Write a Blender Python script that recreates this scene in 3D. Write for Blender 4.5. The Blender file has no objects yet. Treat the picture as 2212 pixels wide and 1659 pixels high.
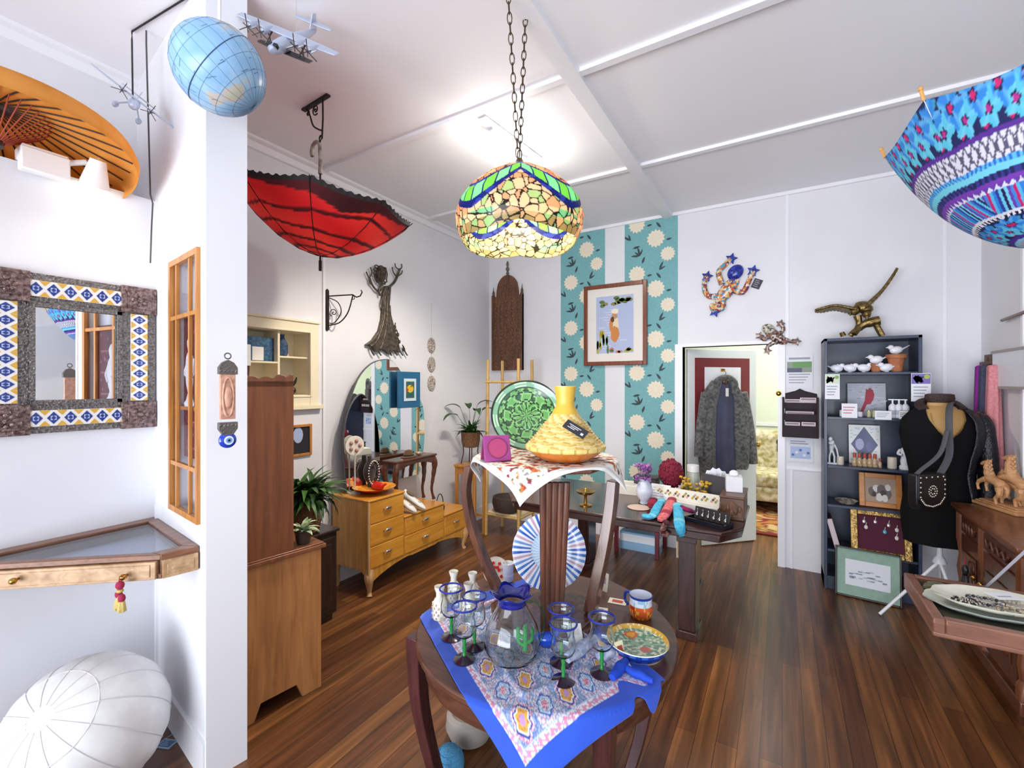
import bpy, math, random
from mathutils import Matrix, Vector, noise
from math import pi, sin, cos, radians, atan2, hypot, sqrt
random.seed(7)
C = bpy.context.scene.collection
SC = bpy.context.scene
# ---------------------------------------------------------------- survey of the room (camera model used only to survey positions)
FPX, CX, CY, H, YAW = 972.0, 1106.0, 829.5, 1.6, radians(31.0)
FW = (-sin(YAW), cos(YAW)); RT = (cos(YAW), sin(YAW))
def ray(px, py):
    u = (px-CX)/FPX
    return (FW[0]+u*RT[0], FW[1]+u*RT[1], (CY-py)/FPX)
def at(d, r): return Vector((d*r[0], d*r[1], H+d*r[2]))
def onz(px, py, z): r = ray(px, py); return at((z-H)/r[2], r)
def onx(px, py, x): r = ray(px, py); return at(x/r[0], r)
def ony(px, py, y): r = ray(px, py); return at(y/r[1], r)
def ond(px, py, d): return at(d, ray(px, py))
def dep(p): return p[0]*FW[0]+p[1]*FW[1]
def zat(p, py): return H+(CY-py)/FPX*dep(p)
def wat(p, px): return px/FPX*dep(p)
def pl(px, py, o, rz):
    # survey a point of a vertical plane through o running along direction rz: (distance along, height)
    r = ray(px, py); c, s = cos(rz), sin(rz)
    det = c*(-r[1])-s*(-r[0])
    t = ((-o[0])*(-r[1])-(-o[1])*(-r[0]))/det
    d = (c*(-o[1])-s*(-o[0]))/det
    return (t, H+d*r[2])
# ---------------------------------------------------------------- colour and material helpers
def lin(h):
    if not isinstance(h, str): return tuple(h)[:3]
    h = h.lstrip('#'); o = []
    for i in (0, 2, 4):
        c = int(h[i:i+2], 16)/255
        o.append(c/12.92 if c <= .04045 else ((c+.055)/1.055)**2.4)
    return tuple(o)
MATS = {}
def newmat(name):
    m = bpy.data.materials.new(name); m.use_nodes = True
    nt = m.node_tree; b = nt.nodes['Principled BSDF']
    MATS[name] = m
    return m, nt, b
def N(nt, t, **kw):
    n = nt.nodes.new(t)
    for k, v in kw.items(): setattr(n, k, v)
    return n
def ramp(nt, fac, stops):
    r = N(nt, 'ShaderNodeValToRGB'); e = r.color_ramp.elements
    while len(e) < len(stops): e.new(.5)
    for i, (p, c) in enumerate(stops): e[i].position = p; e[i].color = (*lin(c), 1)
    nt.links.new(fac, r.inputs['Fac'])
    return r.outputs['Color']
def coords(nt, scale=(1, 1, 1), rot=(0, 0, 0), kind='Object'):
    t = N(nt, 'ShaderNodeTexCoord'); mp = N(nt, 'ShaderNodeMapping')
    mp.inputs['Scale'].default_value = scale; mp.inputs['Rotation'].default_value = rot
    nt.links.new(t.outputs[kind], mp.inputs['Vector'])
    return mp.outputs['Vector']
def bump(nt, b, h, s=.2, d=.01):
    n = N(nt, 'ShaderNodeBump'); n.inputs['Strength'].default_value = s; n.inputs['Distance'].default_value = d
    nt.links.new(h, n.inputs['Height']); nt.links.new(n.outputs['Normal'], b.inputs['Normal'])
def mat(name, col, rough=.5, metal=0, col2=None, scale=30, bmp=0, spec=.5, coat=0, sheen=0, emit=0, alpha=1, detail=3, kind='Object', trans=0):
    if name in MATS: return MATS[name]
    m, nt, b = newmat(name)
    b.inputs['Base Color'].default_value = (*lin(col), 1)
    b.inputs['Roughness'].default_value = rough; b.inputs['Metallic'].default_value = metal
    b.inputs['Specular IOR Level'].default_value = spec; b.inputs['Coat Weight'].default_value = coat
    b.inputs['Coat Roughness'].default_value = .1
    b.inputs['Sheen Weight'].default_value = sheen
    b.inputs['Transmission Weight'].default_value = trans
    if col2 or bmp:
        n = N(nt, 'ShaderNodeTexNoise'); n.inputs['Scale'].default_value = scale; n.inputs['Detail'].default_value = detail
        nt.links.new(coords(nt, kind=kind), n.inputs['Vector'])
        if col2: nt.links.new(ramp(nt, n.outputs['Fac'], [(.35, col), (.65, col2)]), b.inputs['Base Color'])
        if bmp: bump(nt, b, n.outputs['Fac'], bmp)
    if emit:
        b.inputs['Emission Color'].default_value = (*lin(col), 1); b.inputs['Emission Strength'].default_value = emit
    return m
def wood(name, c1, c2, axis='z', rough=.35, scale=1.0, coat=.15, c3=None):
    if name in MATS: return MATS[name]
    m, nt, b = newmat(name)
    a, w = 4*scale, 45*scale
    sc = {'x': (a, w, w), 'y': (w, a, w), 'z': (w, w, a)}[axis]
    n = N(nt, 'ShaderNodeTexNoise'); n.inputs['Scale'].default_value = 1; n.inputs['Detail'].default_value = 5; n.inputs['Distortion'].default_value = .6
    nt.links.new(coords(nt, sc), n.inputs['Vector'])
    st = [(.3, c1), (.7, c2)]
    if c3: st = [(.25, c1), (.5, c3), (.72, c2)]
    nt.links.new(ramp(nt, n.outputs['Fac'], st), b.inputs['Base Color'])
    b.inputs['Roughness'].default_value = rough; b.inputs['Coat Weight'].default_value = coat; b.inputs['Coat Roughness'].default_value = .15
    bump(nt, b, n.outputs['Fac'], .08)
    return m
def glass(name, col='#ffffff', rough=.02, ior=1.45, thin=False):
    if name in MATS: return MATS[name]
    m, nt, b = newmat(name)
    if thin:
        t = N(nt, 'ShaderNodeBsdfTransparent'); t.inputs['Color'].default_value = (*lin(col), 1)
        g = N(nt, 'ShaderNodeBsdfGlossy'); g.inputs['Roughness'].default_value = rough
        lw = N(nt, 'ShaderNodeLayerWeight'); lw.inputs['Blend'].default_value = .5
        pw = N(nt, 'ShaderNodeMath', operation='POWER'); pw.inputs[1].default_value = 3.2; nt.links.new(lw.outputs['Facing'], pw.inputs[0])
        f = N(nt, 'ShaderNodeMath', operation='MULTIPLY_ADD'); f.inputs[1].default_value = .55*(ior-1)/.5; f.inputs[2].default_value = .04; nt.links.new(pw.outputs[0], f.inputs[0])
        mx = N(nt, 'ShaderNodeMixShader'); o = nt.nodes['Material Output']
        nt.links.new(f.outputs[0], mx.inputs[0]); nt.links.new(t.outputs[0], mx.inputs[1]); nt.links.new(g.outputs[0], mx.inputs[2])
        nt.links.new(mx.outputs[0], o.inputs['Surface'])
    else:
        b.inputs['Base Color'].default_value = (*lin(col), 1); b.inputs['Transmission Weight'].default_value = 1
        b.inputs['Roughness'].default_value = rough; b.inputs['IOR'].default_value = ior
    return m
def dyed(name, rough=.7, trans=0, bmp=0, scale=200, sheen=0, coat=0, glow=0, metal=0):
    # surface whose printed or glazed pattern is stored per face in the colour attribute 'dye'
    if name in MATS: return MATS[name]
    m, nt, b = newmat(name)
    a = N(nt, 'ShaderNodeVertexColor', layer_name='dye')
    nt.links.new(a.outputs['Color'], b.inputs['Base Color'])
    b.inputs['Roughness'].default_value = rough; b.inputs['Sheen Weight'].default_value = sheen
    b.inputs['Coat Weight'].default_value = coat; b.inputs['Metallic'].default_value = metal
    if bmp:
        n = N(nt, 'ShaderNodeTexNoise'); n.inputs['Scale'].default_value = scale
        nt.links.new(coords(nt), n.inputs['Vector']); bump(nt, b, n.outputs['Fac'], bmp)
    if trans:
        t = N(nt, 'ShaderNodeBsdfTranslucent'); nt.links.new(a.outputs['Color'], t.inputs['Color'])
        mx = N(nt, 'ShaderNodeMixShader'); mx.inputs[0].default_value = trans; o = nt.nodes['Material Output']
        nt.links.new(b.outputs[0], mx.inputs[1]); nt.links.new(t.outputs[0], mx.inputs[2]); nt.links.new(mx.outputs[0], o.inputs['Surface'])
    return m
# ---------------------------------------------------------------- mesh builder
I4 = Matrix.Identity(4)
def RM(rx=0, ry=0, rz=0, loc=(0, 0, 0)):
    return Matrix.Translation(loc) @ Matrix.Rotation(rz, 4, 'Z') @ Matrix.Rotation(ry, 4, 'Y') @ Matrix.Rotation(rx, 4, 'X')
def frame_to(d):
    # rotation taking +Z to direction d
    return Vector((0, 0, 1)).rotation_difference(Vector(d).normalized()).to_matrix().to_4x4()
class B:
    def __init__(s): s.v = []; s.f = []; s.m = []; s.c = []; s.col = False; s.M = I4
    def add(s, vs, fs, mi=0, cols=None, M=None):
        o = len(s.v); T = s.M @ M if M is not None else s.M
        s.v += [T @ Vector(p) for p in vs]
        for i, f in enumerate(fs):
            s.f.append([o+k for k in f]); s.m.append(mi)
            c = cols[i] if isinstance(cols, list) else cols
            s.c.append(c)
            if c is not None: s.col = True
        return s
    def box(s, x0, x1, y0, y1, z0, z1, mi=0, c=None, M=None):
        vs = [(x, y, z) for z in (z0, z1) for y in (y0, y1) for x in (x0, x1)]
        return s.add(vs, [(0, 2, 3, 1), (4, 5, 7, 6), (0, 1, 5, 4), (2, 6, 7, 3), (0, 4, 6, 2), (1, 3, 7, 5)], mi, c, M)
    def bc(s, c, sz, mi=0, R=None, col=None):
        M = Matrix.Translation(c) @ (R if R is not None else I4)
        x, y, z = sz[0]/2, sz[1]/2, sz[2]/2
        return s.box(-x, x, -y, y, -z, z, mi, col, M)
    def lathe(s, prof, n=32, mi=0, M=None, c=None, cf=None, lobes=0, la=0, a0=0, a1=2*pi, cap=True):
        vs, fs, cs = [], [], []; full = abs(a1-a0-2*pi) < 1e-6; k = n if full else n+1
        for (r, z) in prof:
            for i in range(k):
                a = a0+(a1-a0)*i/n
                rr = r*(1+la*cos(lobes*a)) if lobes else r
                vs.append((rr*cos(a), rr*sin(a), z))
        for j in range(len(prof)-1):
            for i in range(n):
                p, q = j*k+i, j*k+(i+1) % k
                fs.append((p, q, q+k, p+k)); cs.append(cf(j, i) if cf else c)
        if full and cap:
            if prof[0][0] > 1e-5: fs.append(tuple(reversed(range(n)))); cs.append(cf(0, 0) if cf else c)
            if prof[-1][0] > 1e-5: fs.append(tuple((len(prof)-1)*k+i for i in range(n))); cs.append(cf(len(prof)-2, 0) if cf else c)
        return s.add(vs, fs, mi, cs, M)
    def cyl(s, p, q, r, n=16, mi=0, r2=None, c=None):
        p, q = Vector(p), Vector(q); L = (q-p).length
        return s.lathe([(r, 0), (r if r2 is None else r2, L)], n, mi, Matrix.Translation(p) @ frame_to(q-p), c)
    def tube(s, pts, r=.01, n=8, mi=0, closed=False, c=None, sq=None):
        P = [Vector(p) for p in pts]; k = len(P); vs, fs = [], []
        rad = r if isinstance(r, (list, tuple)) else [r]*k
        up = None
        for i in range(k):
            t = (P[(i+1) % k]-P[i-1]) if closed else (P[min(i+1, k-1)]-P[max(i-1, 0)])
            t = t.normalized() if t.length > 1e-9 else Vector((0, 0, 1))
            if up is None:
                up = Vector((0, 0, 1)) if abs(t.z) < .9 else Vector((1, 0, 0))
            x = up.cross(t)
            if x.length < 1e-6: x = Vector((1, 0, 0)).cross(t)
            x.normalize(); y = t.cross(x).normalized(); up = y
            for j in range(n):
                a = 2*pi*(j+.5)/n
                sx, sy = sq if sq else (1, 1)
                vs.append(P[i]+x*(rad[i]*sx*cos(a))+y*(rad[i]*sy*sin(a)))
        m = k if closed else k-1
        for i in range(m):
            for j in range(n):
                a, b = i*n+j, i*n+(j+1) % n; i2 = (i+1) % k
                fs.append((a, b, i2*n+(j+1) % n, i2*n+j))
        if not closed:
            fs.append(tuple(reversed(range(n)))); fs.append(tuple((k-1)*n+j for j in range(n)))
        return s.add(vs, fs, mi, c)
    def prism(s, out, z0, z1, mi=0, M=None, c=None):
        n = len(out)
        A = sum(out[i][0]*out[(i+1) % n][1]-out[(i+1) % n][0]*out[i][1] for i in range(n))
        if A < 0: out = list(reversed(out))
        vs = [(x, y, z0) for x, y in out]+[(x, y, z1) for x, y in out]
        fs = [tuple(reversed(range(n))), tuple(range(n, 2*n))]+[(i, (i+1) % n, n+(i+1) % n, n+i) for i in range(n)]
        return s.add(vs, fs, mi, c, M)
    def slab(s, out, y0, y1, mi=0, c=None, M=None):
        # outline in (x, z), thickness along y
        T = Matrix(((1, 0, 0, 0), (0, 0, -1, 0), (0, 1, 0, 0), (0, 0, 0, 1)))
        return s.prism(out, -y1, -y0, mi, (M @ T) if M is not None else T, c)
    def poly(s, pts, mi=0, c=None, M=None):
        return s.add(pts, [tuple(range(len(pts)))], mi, c, M)
    def ell(s, c, r, nu=20, nv=12, mi=0, R=None, col=None, f=None):
        vs, fs = [], []
        for j in range(nv+1):
            t = pi*j/nv
            for i in range(nu):
                a = 2*pi*i/nu; d = Vector((sin(t)*cos(a), sin(t)*sin(a), cos(t)))
                k = f(d) if f else 1
                vs.append((d.x*r[0]*k, d.y*r[1]*k, d.z*r[2]*k))
        for j in range(nv):
            for i in range(nu):
                a, b = j*nu+i, j*nu+(i+1) % nu
                if j == 0: fs.append((a, a+nu, b+nu))
                elif j == nv-1: fs.append((a, a+nu, b))
                else: fs.append((a, a+nu, b+nu, b))
        return s.add(vs, fs, mi, col, Matrix.Translation(c) @ (R if R is not None else I4))
    def grid(s, fn, nu, nv, mi=0, cf=None, M=None, wrap=False):
        vs = [fn(i/nu, j/nv) for j in range(nv+1) for i in range(nu+1)]
        fs, cs = [], []; vc = [lin(cf(min(i/nu, .99999), min(j/nv, .99999))) for j in range(nv+1) for i in range(nu+1)] if cf else None
        for j in range(nv):
            for i in range(nu):
                a = j*(nu+1)+i; f = (a, a+1, a+nu+2, a+nu+1)
                fs.append(f); cs.append([vc[k] for k in f] if cf else None)
        return s.add(vs, fs, mi, cs, M)
def build(name, b, mats, parent=None, loc=None, rz=0, ang=35, bev=0, solid=0, sub=0):
    me = bpy.data.meshes.new(name); me.from_pydata([tuple(p) for p in b.v], [], b.f)
    if not isinstance(mats, (list, tuple)): mats = [mats]
    for m in mats: me.materials.append(m)
    me.polygons.foreach_set('material_index', b.m)
    me.polygons.foreach_set('use_smooth', [True]*len(b.f))
    if b.col:
        ca = me.color_attributes.new('dye', 'FLOAT_COLOR', 'CORNER'); buf = []
        for f, c in zip(b.f, b.c):
            if isinstance(c, list):
                for q in c: buf += [*q, 1]
                continue
            c = lin(c) if c is not None else (1, 1, 1)
            buf += [*c, 1]*len(f)
        ca.data.foreach_set('color', buf)
    me.update(); me.validate()
    me.set_sharp_from_angle(angle=radians(ang))
    o = bpy.data.objects.new(name, me); C.objects.link(o)
    if parent is not None: o.parent = parent
    if loc is not None: o.location = loc
    o.rotation_euler.z = rz
    if solid:
        m = o.modifiers.new('thick', 'SOLIDIFY'); m.thickness = solid; m.offset = 0
    if bev:
        m = o.modifiers.new('edge', 'BEVEL'); m.width = bev; m.segments = 2; m.limit_method = 'ANGLE'; m.angle_limit = radians(40)
    if sub:
        m = o.modifiers.new('smooth', 'SUBSURF'); m.levels = sub; m.render_levels = sub
    return o
def tag(o, label, cat, group=None):
    o['label'] = label; o['category'] = cat
    if group: o['group'] = group
    return o
def thing(name, label, cat, loc=(0, 0, 0), rz=0, group=None):
    o = bpy.data.objects.new(name, None); o.empty_display_size = .05; C.objects.link(o)
    o.location = loc; o.rotation_euler = (0, 0, rz)
    return tag(o, label, cat, group)
def part(name, b, mats, parent, label=None, **k):
    o = build(name, b, mats, parent, **k)
    if label: o['label'] = label
    return o
def solo(name, b, mats, label, cat, group=None, **k):
    return tag(build(name, b, mats, **k), label, cat, group)
def struct(name, b, mats, parent=None, **k):
    o = build(name, b, mats, parent, **k)
    if parent is None: o['kind'] = 'structure'
    return o
def dup(r, loc, rz=None, label=None, scale=None):
    c = r.copy(); C.objects.link(c); c.location = loc
    if rz is not None: c.rotation_euler = (0, 0, rz)
    if label: c['label'] = label
    if scale: c.scale = (scale,)*3
    for ch in list(r.children):
        d = ch.copy(); C.objects.link(d); d.parent = c
        for g in list(ch.children):
            e = g.copy(); C.objects.link(e); e.parent = d
    return c
def arc(c, r, a0, a1, n=12, plane='xz'):
    o = []
    for i in range(n+1):
        a = a0+(a1-a0)*i/n; p, q = c[0]+r*cos(a), c[1]+r*sin(a)
        o.append((p, 0, q) if plane == 'xz' else ((p, q, 0) if plane == 'xy' else (0, p, q)))
    return o
def circ(r, n=24, cx=0, cy=0, lob=0, la=0, ph=0):
    return [(cx+r*(1+la*cos(lob*(2*pi*i/n)))*cos(2*pi*i/n+ph), cy+r*(1+la*cos(lob*(2*pi*i/n)))*sin(2*pi*i/n+ph)) for i in range(n)]
def spline(pts, n=8):
    P = [Vector(p) for p in pts]; o = []
    for i in range(len(P)-1):
        p0, p1, p2, p3 = P[max(i-1, 0)], P[i], P[i+1], P[min(i+2, len(P)-1)]
        for j in range(n):
            t = j/n
            o.append(.5*((2*p1)+(p2-p0)*t+(2*p0-5*p1+4*p2-p3)*t*t+(3*p1-p0-3*p2+p3)*t**3))
    o.append(P[-1]); return o
def lerp(a, b, t): return a+(b-a)*t
def mix(a, b, t): a, b = lin(a), lin(b); return tuple(x+(y-x)*t for x, y in zip(a, b))
# ---------------------------------------------------------------- camera, sky, daylight, lamps
cam = bpy.data.cameras.new('camera'); co = bpy.data.objects.new('camera', cam); C.objects.link(co)
co.location = (0, 0, H); co.rotation_euler = (pi/2, 0, YAW); cam.sensor_width = 36; cam.lens = 36*FPX/2212; cam.clip_start = .02
SC.camera = co
SC.view_settings.view_transform = 'Standard'; SC.view_settings.look = 'None'; SC.view_settings.gamma = 1
SC.view_settings.use_curve_mapping = False; SC.view_settings.exposure = 0.0
w = bpy.data.worlds.new('sky'); SC.world = w; w.use_nodes = True
w.node_tree.nodes['Background'].inputs[0].default_value = (.75, .87, 1, 1); w.node_tree.nodes['Background'].inputs[1].default_value = 1.0
def lamp(name, kind, loc, energy, col=(1, 1, 1), rot=(0, 0, 0), size=None, sy=None, radius=None, spot=None):
    l = bpy.data.lights.new(name, kind); l.energy = energy; l.color = col
    if size:
        l.size = size
        if sy: l.shape = 'RECTANGLE'; l.size_y = sy
    if radius is not None: l.shadow_soft_size = radius
    if spot: l.spot_size = spot; l.spot_blend = .6
    o = bpy.data.objects.new(name, l); C.objects.link(o); o.location = loc; o.rotation_euler = rot
    return o
CE = 3.275; LW = -3.09; BW = 4.6; RW = 1.25
lamp('daylight_street', 'AREA', (-.9, -7.0, 1.5), 900, (.84, .90, 1), (pi/2, 0, 0), 9, 5)
lamp('added_ceiling_fill', 'AREA', (-.9, -5.2, .05), 520, (.95, .95, 1), (radians(128), 0, 0), 8, 3)  # unseen lamp added outside, tilted upward to brighten the ceiling
lamp('daylight_side_window', 'AREA', (RW+.02, -.55, 1.75), 4, (.62, .88, 1), (0, pi/2, 0), 1.7, 1.9)
# ---------------------------------------------------------------- setting
white = mat('white_wall_paint', '#e5e5e9', .6, col2='#e1e1e5', scale=3)
ceilm = mat('white_ceiling_paint', '#f1f1f4', .7)
trimw = mat('white_gloss_trim', '#eeeef2', .35)
cream = mat('cream_paint', '#eee3c4', .5)
palegreen = mat('pale_green_wall_paint', '#dfead6', .6)
def floor_mat():
    m, nt, b = newmat('dark_polished_floorboards')
    vec = coords(nt, (1, 1, 1), (0, 0, pi/2))
    br = N(nt, 'ShaderNodeTexBrick'); br.offset = .37; br.squash = 1
    br.inputs['Color1'].default_value = (*lin('#7c4a2c'), 1); br.inputs['Color2'].default_value = (*lin('#b07440'), 1)
    br.inputs['Mortar'].default_value = (*lin('#2a1710'), 1); br.inputs['Scale'].default_value = 1
    br.inputs['Brick Width'].default_value = 2.2; br.inputs['Row Height'].default_value = .085; br.inputs['Mortar Size'].default_value = .0012
    br.inputs['Bias'].default_value = -.15
    nt.links.new(vec, br.inputs['Vector'])
    n = N(nt, 'ShaderNodeTexNoise'); n.inputs['Scale'].default_value = 1; n.inputs['Detail'].default_value = 6; n.inputs['Distortion'].default_value = .5
    nt.links.new(coords(nt, (26, 1.6, 10)), n.inputs['Vector'])
    g = ramp(nt, n.outputs['Fac'], [(.3, '#5c5c5c'), (.55, '#b4b4b4'), (.75, '#ffffff')])
    mx = N(nt, 'ShaderNodeMixRGB', blend_type='MULTIPLY'); mx.inputs[0].default_value = .85
    nt.links.new(br.outputs['Color'], mx.inputs[1]); nt.links.new(g, mx.inputs[2]); nt.links.new(mx.outputs[0], b.inputs['Base Color'])
    b.inputs['Roughness'].default_value = .34; b.inputs['Coat Weight'].default_value = .12; b.inputs['Coat Roughness'].default_value = .22
    bump(nt, b, br.outputs['Fac'], -.1, .004)
    return m
b = B(); b.box(-3.4, 1.5, -2.3, 8, -.06, 0); struct('floor', b, floor_mat())
b = B(); b.box(-3.2, 1.35, -2.3, 4.72, CE, CE+.06); struct('ceiling', b, ceilm)
NY0, NY1, NZ0, NZ1 = 1.35, 2.135, 1.515, 1.985
b = B(); b.box(LW-.22, LW, -2.3, NY0, 0, CE); b.box(LW-.22, LW, NY1, BW+.12, 0, CE); b.box(LW-.22, LW, NY0, NY1, 0, NZ0); b.box(LW-.22, LW, NY0, NY1, NZ1, CE); b.box(LW-.22, LW-.19, NY0, NY1, NZ0, NZ1)
struct('wall_left', b, white)
MWX, PO, PRZ = -2.72, Vector((-1.984, .92, 0)), radians(-8)
b = B(); b.box(LW, MWX, -2.3, 1.045, 0, 2.525); struct('wall_left_low', b, white)
DX0, DX1, DT = -.83, -.035, 1.957
b = B(); b.box(LW-.1, DX0, BW, BW+.12, 0, CE); b.box(DX0, DX1, BW, BW+.12, DT, CE); b.box(DX1, RW+.1, BW, BW+.12, 0, CE)
struct('wall_back', b, white)
b = B(); b.box(RW, RW+.1, .5, BW+.12, 0, CE); b.box(RW, RW+.1, -2.3, -1.6, 0, CE); b.box(RW, RW+.1, -1.6, .5, 0, .75); b.box(RW, RW+.1, -1.6, .5, 2.75, CE)
struct('wall_right', b, white)
b = B(); b.box(LW-.1, -2.95, -2.4, -2.3, 0, CE); b.box(1.1, RW+.1, -2.4, -2.3, 0, CE); b.box(-2.95, 1.1, -2.4, -2.3, 0, .15); b.box(-2.95, 1.1, -2.4, -2.3, 2.45, CE)
struct('wall_front', b, white)
# dividing wall with a glazed opening (its own frame)
WX0, WX1, WZ0, WZ1 = -.475, -.077, 1.02, 2.165
b = B(); D0, D1 = -1.13, 0
b.box(D0, WX0, 0, .14, 0, CE); b.box(WX1, D1, 0, .14, 0, CE); b.box(WX0, WX1, 0, .14, 0, WZ0); b.box(WX0, WX1, 0, .14, WZ1, CE)
b.box(WX0, WX1, .06, .14, WZ0, WZ1)
struct('wall_divider', b, white, loc=PO, rz=PRZ)
orangewood = wood('honey_pine', '#a86a2c', '#c98a45', 'z', .4, 1)
b = B(); fw = .026
for x0, x1 in ((WX0, WX0+fw), (WX1-fw*.9, WX1)): b.box(x0, x1, -.014, .008, WZ0, WZ1)
for z0, z1 in ((WZ0, WZ0+fw), (WZ1-fw, WZ1)): b.box(WX0+fw, WX1-fw*.9, -.014, .008, z0, z1)
wn = struct('window_1', b, orangewood, loc=PO, rz=PRZ); wn['label'] = 'narrow orange wooden window with small panes in the white dividing wall'
mull = [WX0+.105, WX1-.115]; tran = [1.24, 1.90]
b = B()
for x in mull: b.box(x-.009, x+.008, -.01, .002, WZ0+fw, WZ1-fw)
part('mullion', b, orangewood, wn)
b = B()
for z in tran: b.box(WX0+fw, WX1-fw*.9, -.011, .003, z-.009, z+.009)
part('transom', b, orangewood, wn)
b = B(); b.box(WX0+fw, WX1-fw*.9, -.001, .001, WZ0+fw, WZ1-fw); part('glazing', b, glass('window_glass', '#f4f4f6', .02, 1.12, True), wn)
# cornices, ceiling battens, skirting, casings
def trim(i, b, m=trimw, **k): return struct('trim_%d' % i, b, m, **k)
b = B(); b.slab([(0, 0), (.05, 0), (.05, -.018), (.022, -.03), (.018, -.075), (0, -.08)], 0, BW+2.3)
b2 = B(); b2.add([(LW+v.x, v.y-2.3, CE+v.z) for v in b.v], b.f); trim(1, b2)
b = B(); b.box(LW, RW, BW-.02, BW, CE-.03, CE); trim(2, b)
bx = onz(1373, 358, CE)
b = B(); b.box(bx.x-.045, bx.x+.045, -2.3, BW, CE-.04, CE); trim(3, b)
for i, y in enumerate((onz(1237, 158, CE).y, bx.y, .35, -1.2)):
    b = B(); b.box(LW, RW, y-.022, y+.022, CE-.022, CE); trim(4+i, b)
b = B(); b.box(DX0-.07, DX0, BW-.015, BW+.12, 0, DT+.03); b.box(DX1, DX1+.055, BW-.015, BW+.12, 0, DT+.03); b.box(DX0, DX1, BW-.012, BW+.12, DT, DT+.03); trim(8, b)
for i, x in enumerate((.035, 1.05)):
    b = B(); b.box(x-.012, x+.012, BW-.008, BW, (DT+.03 if i == 0 else 0), CE-.03); trim(9+i, b)
b = B(); b.box(.03, .3, BW-.01, BW, .86, .885); b.box(.06, .075, BW-.008, BW, .0, .86); trim(11, b)
b = B(); b.box(LW, LW+.02, 1.2, BW, 0, .14); b.box(LW, DX0-.07, BW-.02, BW, 0, .14); struct('baseboard_left', b, trimw)
b = B(); b.box(D0, D1, -.014, 0, 0, .15); struct('baseboard_divider', b, trimw, loc=PO, rz=PRZ)
b = B(); b.box(-.006, .006, -.012, 0.0, .15, 1.0, M=RM(loc=(-.70, 0, 0))); b.box(-.01, .004, -.006, .146, 0, CE, M=RM(loc=(.003, 0, 0)))
trim(12, b, loc=PO, rz=PRZ)
b = B(); b.box(LW, LW+.012, 2.255, 2.275, .14, 2.75); trim(15, b)
b = B(); b.box(RW-.012, RW, 3.9, 3.93, 0, CE); trim(16, b)
# wallpaper strips on the back wall
teal = mat('teal_wallpaper', '#6fa9ad', .7, col2='#79b2b4', scale=60)
petal = mat('cream_printed_petals', '#e9dfc8', .7); petal2 = mat('blush_printed_flower_centre', '#dcc7ac', .7); leafp = mat('dark_printed_leaves', '#34434a', .7)
def wallpaper(x0, x1, seed, i):
    b = B(); t = .004
    b.box(x0, x1, BW-t, BW, .14, CE-.03)
    def clipx(p): return (min(max(p[0], x0+.001), x1-.001), p[1], min(max(p[2], .15), CE-.031))
    rnd = random.Random(seed); wdt = x1-x0
    def flower(cx, cz, r):
        y = BW-t-.0006
        pts = []
        for k in range(28):
            a = 2*pi*k/28; rr = r*(1 if k % 2 else .8)
            pts.append(clipx((cx+rr*cos(a), y, cz+rr*sin(a))))
        b.poly(list(reversed(pts)), 1)
        for k in range(9):
            a = 2*pi*k/9; q = []
            for ang, rr in ((a-.06, .3), (a, .72), (a+.06, .3)): q.append(clipx((cx+r*rr*cos(ang), y-.0006, cz+r*rr*sin(ang))))
            b.poly(list(reversed(q)), 2)
    def leaf(cx, cz, L, a, wd=.28):
        y = BW-t-.0004; pts = []
        for s, k in ((0, 0), (.35, 1), (.7, .8), (1, 0), (.7, -.8), (.35, -1)):
            u, v = s*L, k*L*wd*.5
            pts.append(clipx((cx+u*cos(a)-v*sin(a), y, cz+u*sin(a)+v*cos(a))))
        b.poly(list(pts), 3)
    z = .2; k = 0
    while z < CE-.05:
        sd = k % 3
        fx = x0+wdt*(.24, .82, .60)[sd]
        flower(fx, z, (.088, .074, .092)[sd])
        g = x0+wdt*(.66, .30, .12)[sd]
        for q in range(4 if sd == 1 else 2): leaf(g, z+.015, .075+.02*(q % 2), .5+q*.62+sd*.7, .24)
        leaf(g+.02, z-.07, .08, 2.2-sd, .3); leaf(fx+.1, z-.03, .055, .15, .4)
        z += .168; k += 1
    trim(i, b, [teal, petal, petal2, leafp])
wallpaper(-2.125, -1.613, 3, 13); wallpaper(-1.40, -.875, 5, 14)
# room beyond the doorway
b = B(); b.box(-3.2, 2.2, 7.4, 7.5, 0, 3); b.box(2.1, 2.2, 4.72, 7.4, 0, 3); b.box(-3.3, -3.2, 4.72, 7.5, 0, 3); struct('wall_far_room', b, palegreen)
b = B(); b.box(-3.3, 2.2, 4.72, 7.5, 3.0, 3.06); struct('ceiling_far_room', b, ceilm)
b = B(); b.box(-3.2, 2.1, 7.385, 7.4, 1.0, 1.04); trim(17, b)
lamp('far_room_light', 'AREA', (0.2, 6.0, 2.9), 70, (1, .97, .9), (0, 0, 0), 1.6, 1.2)
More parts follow.
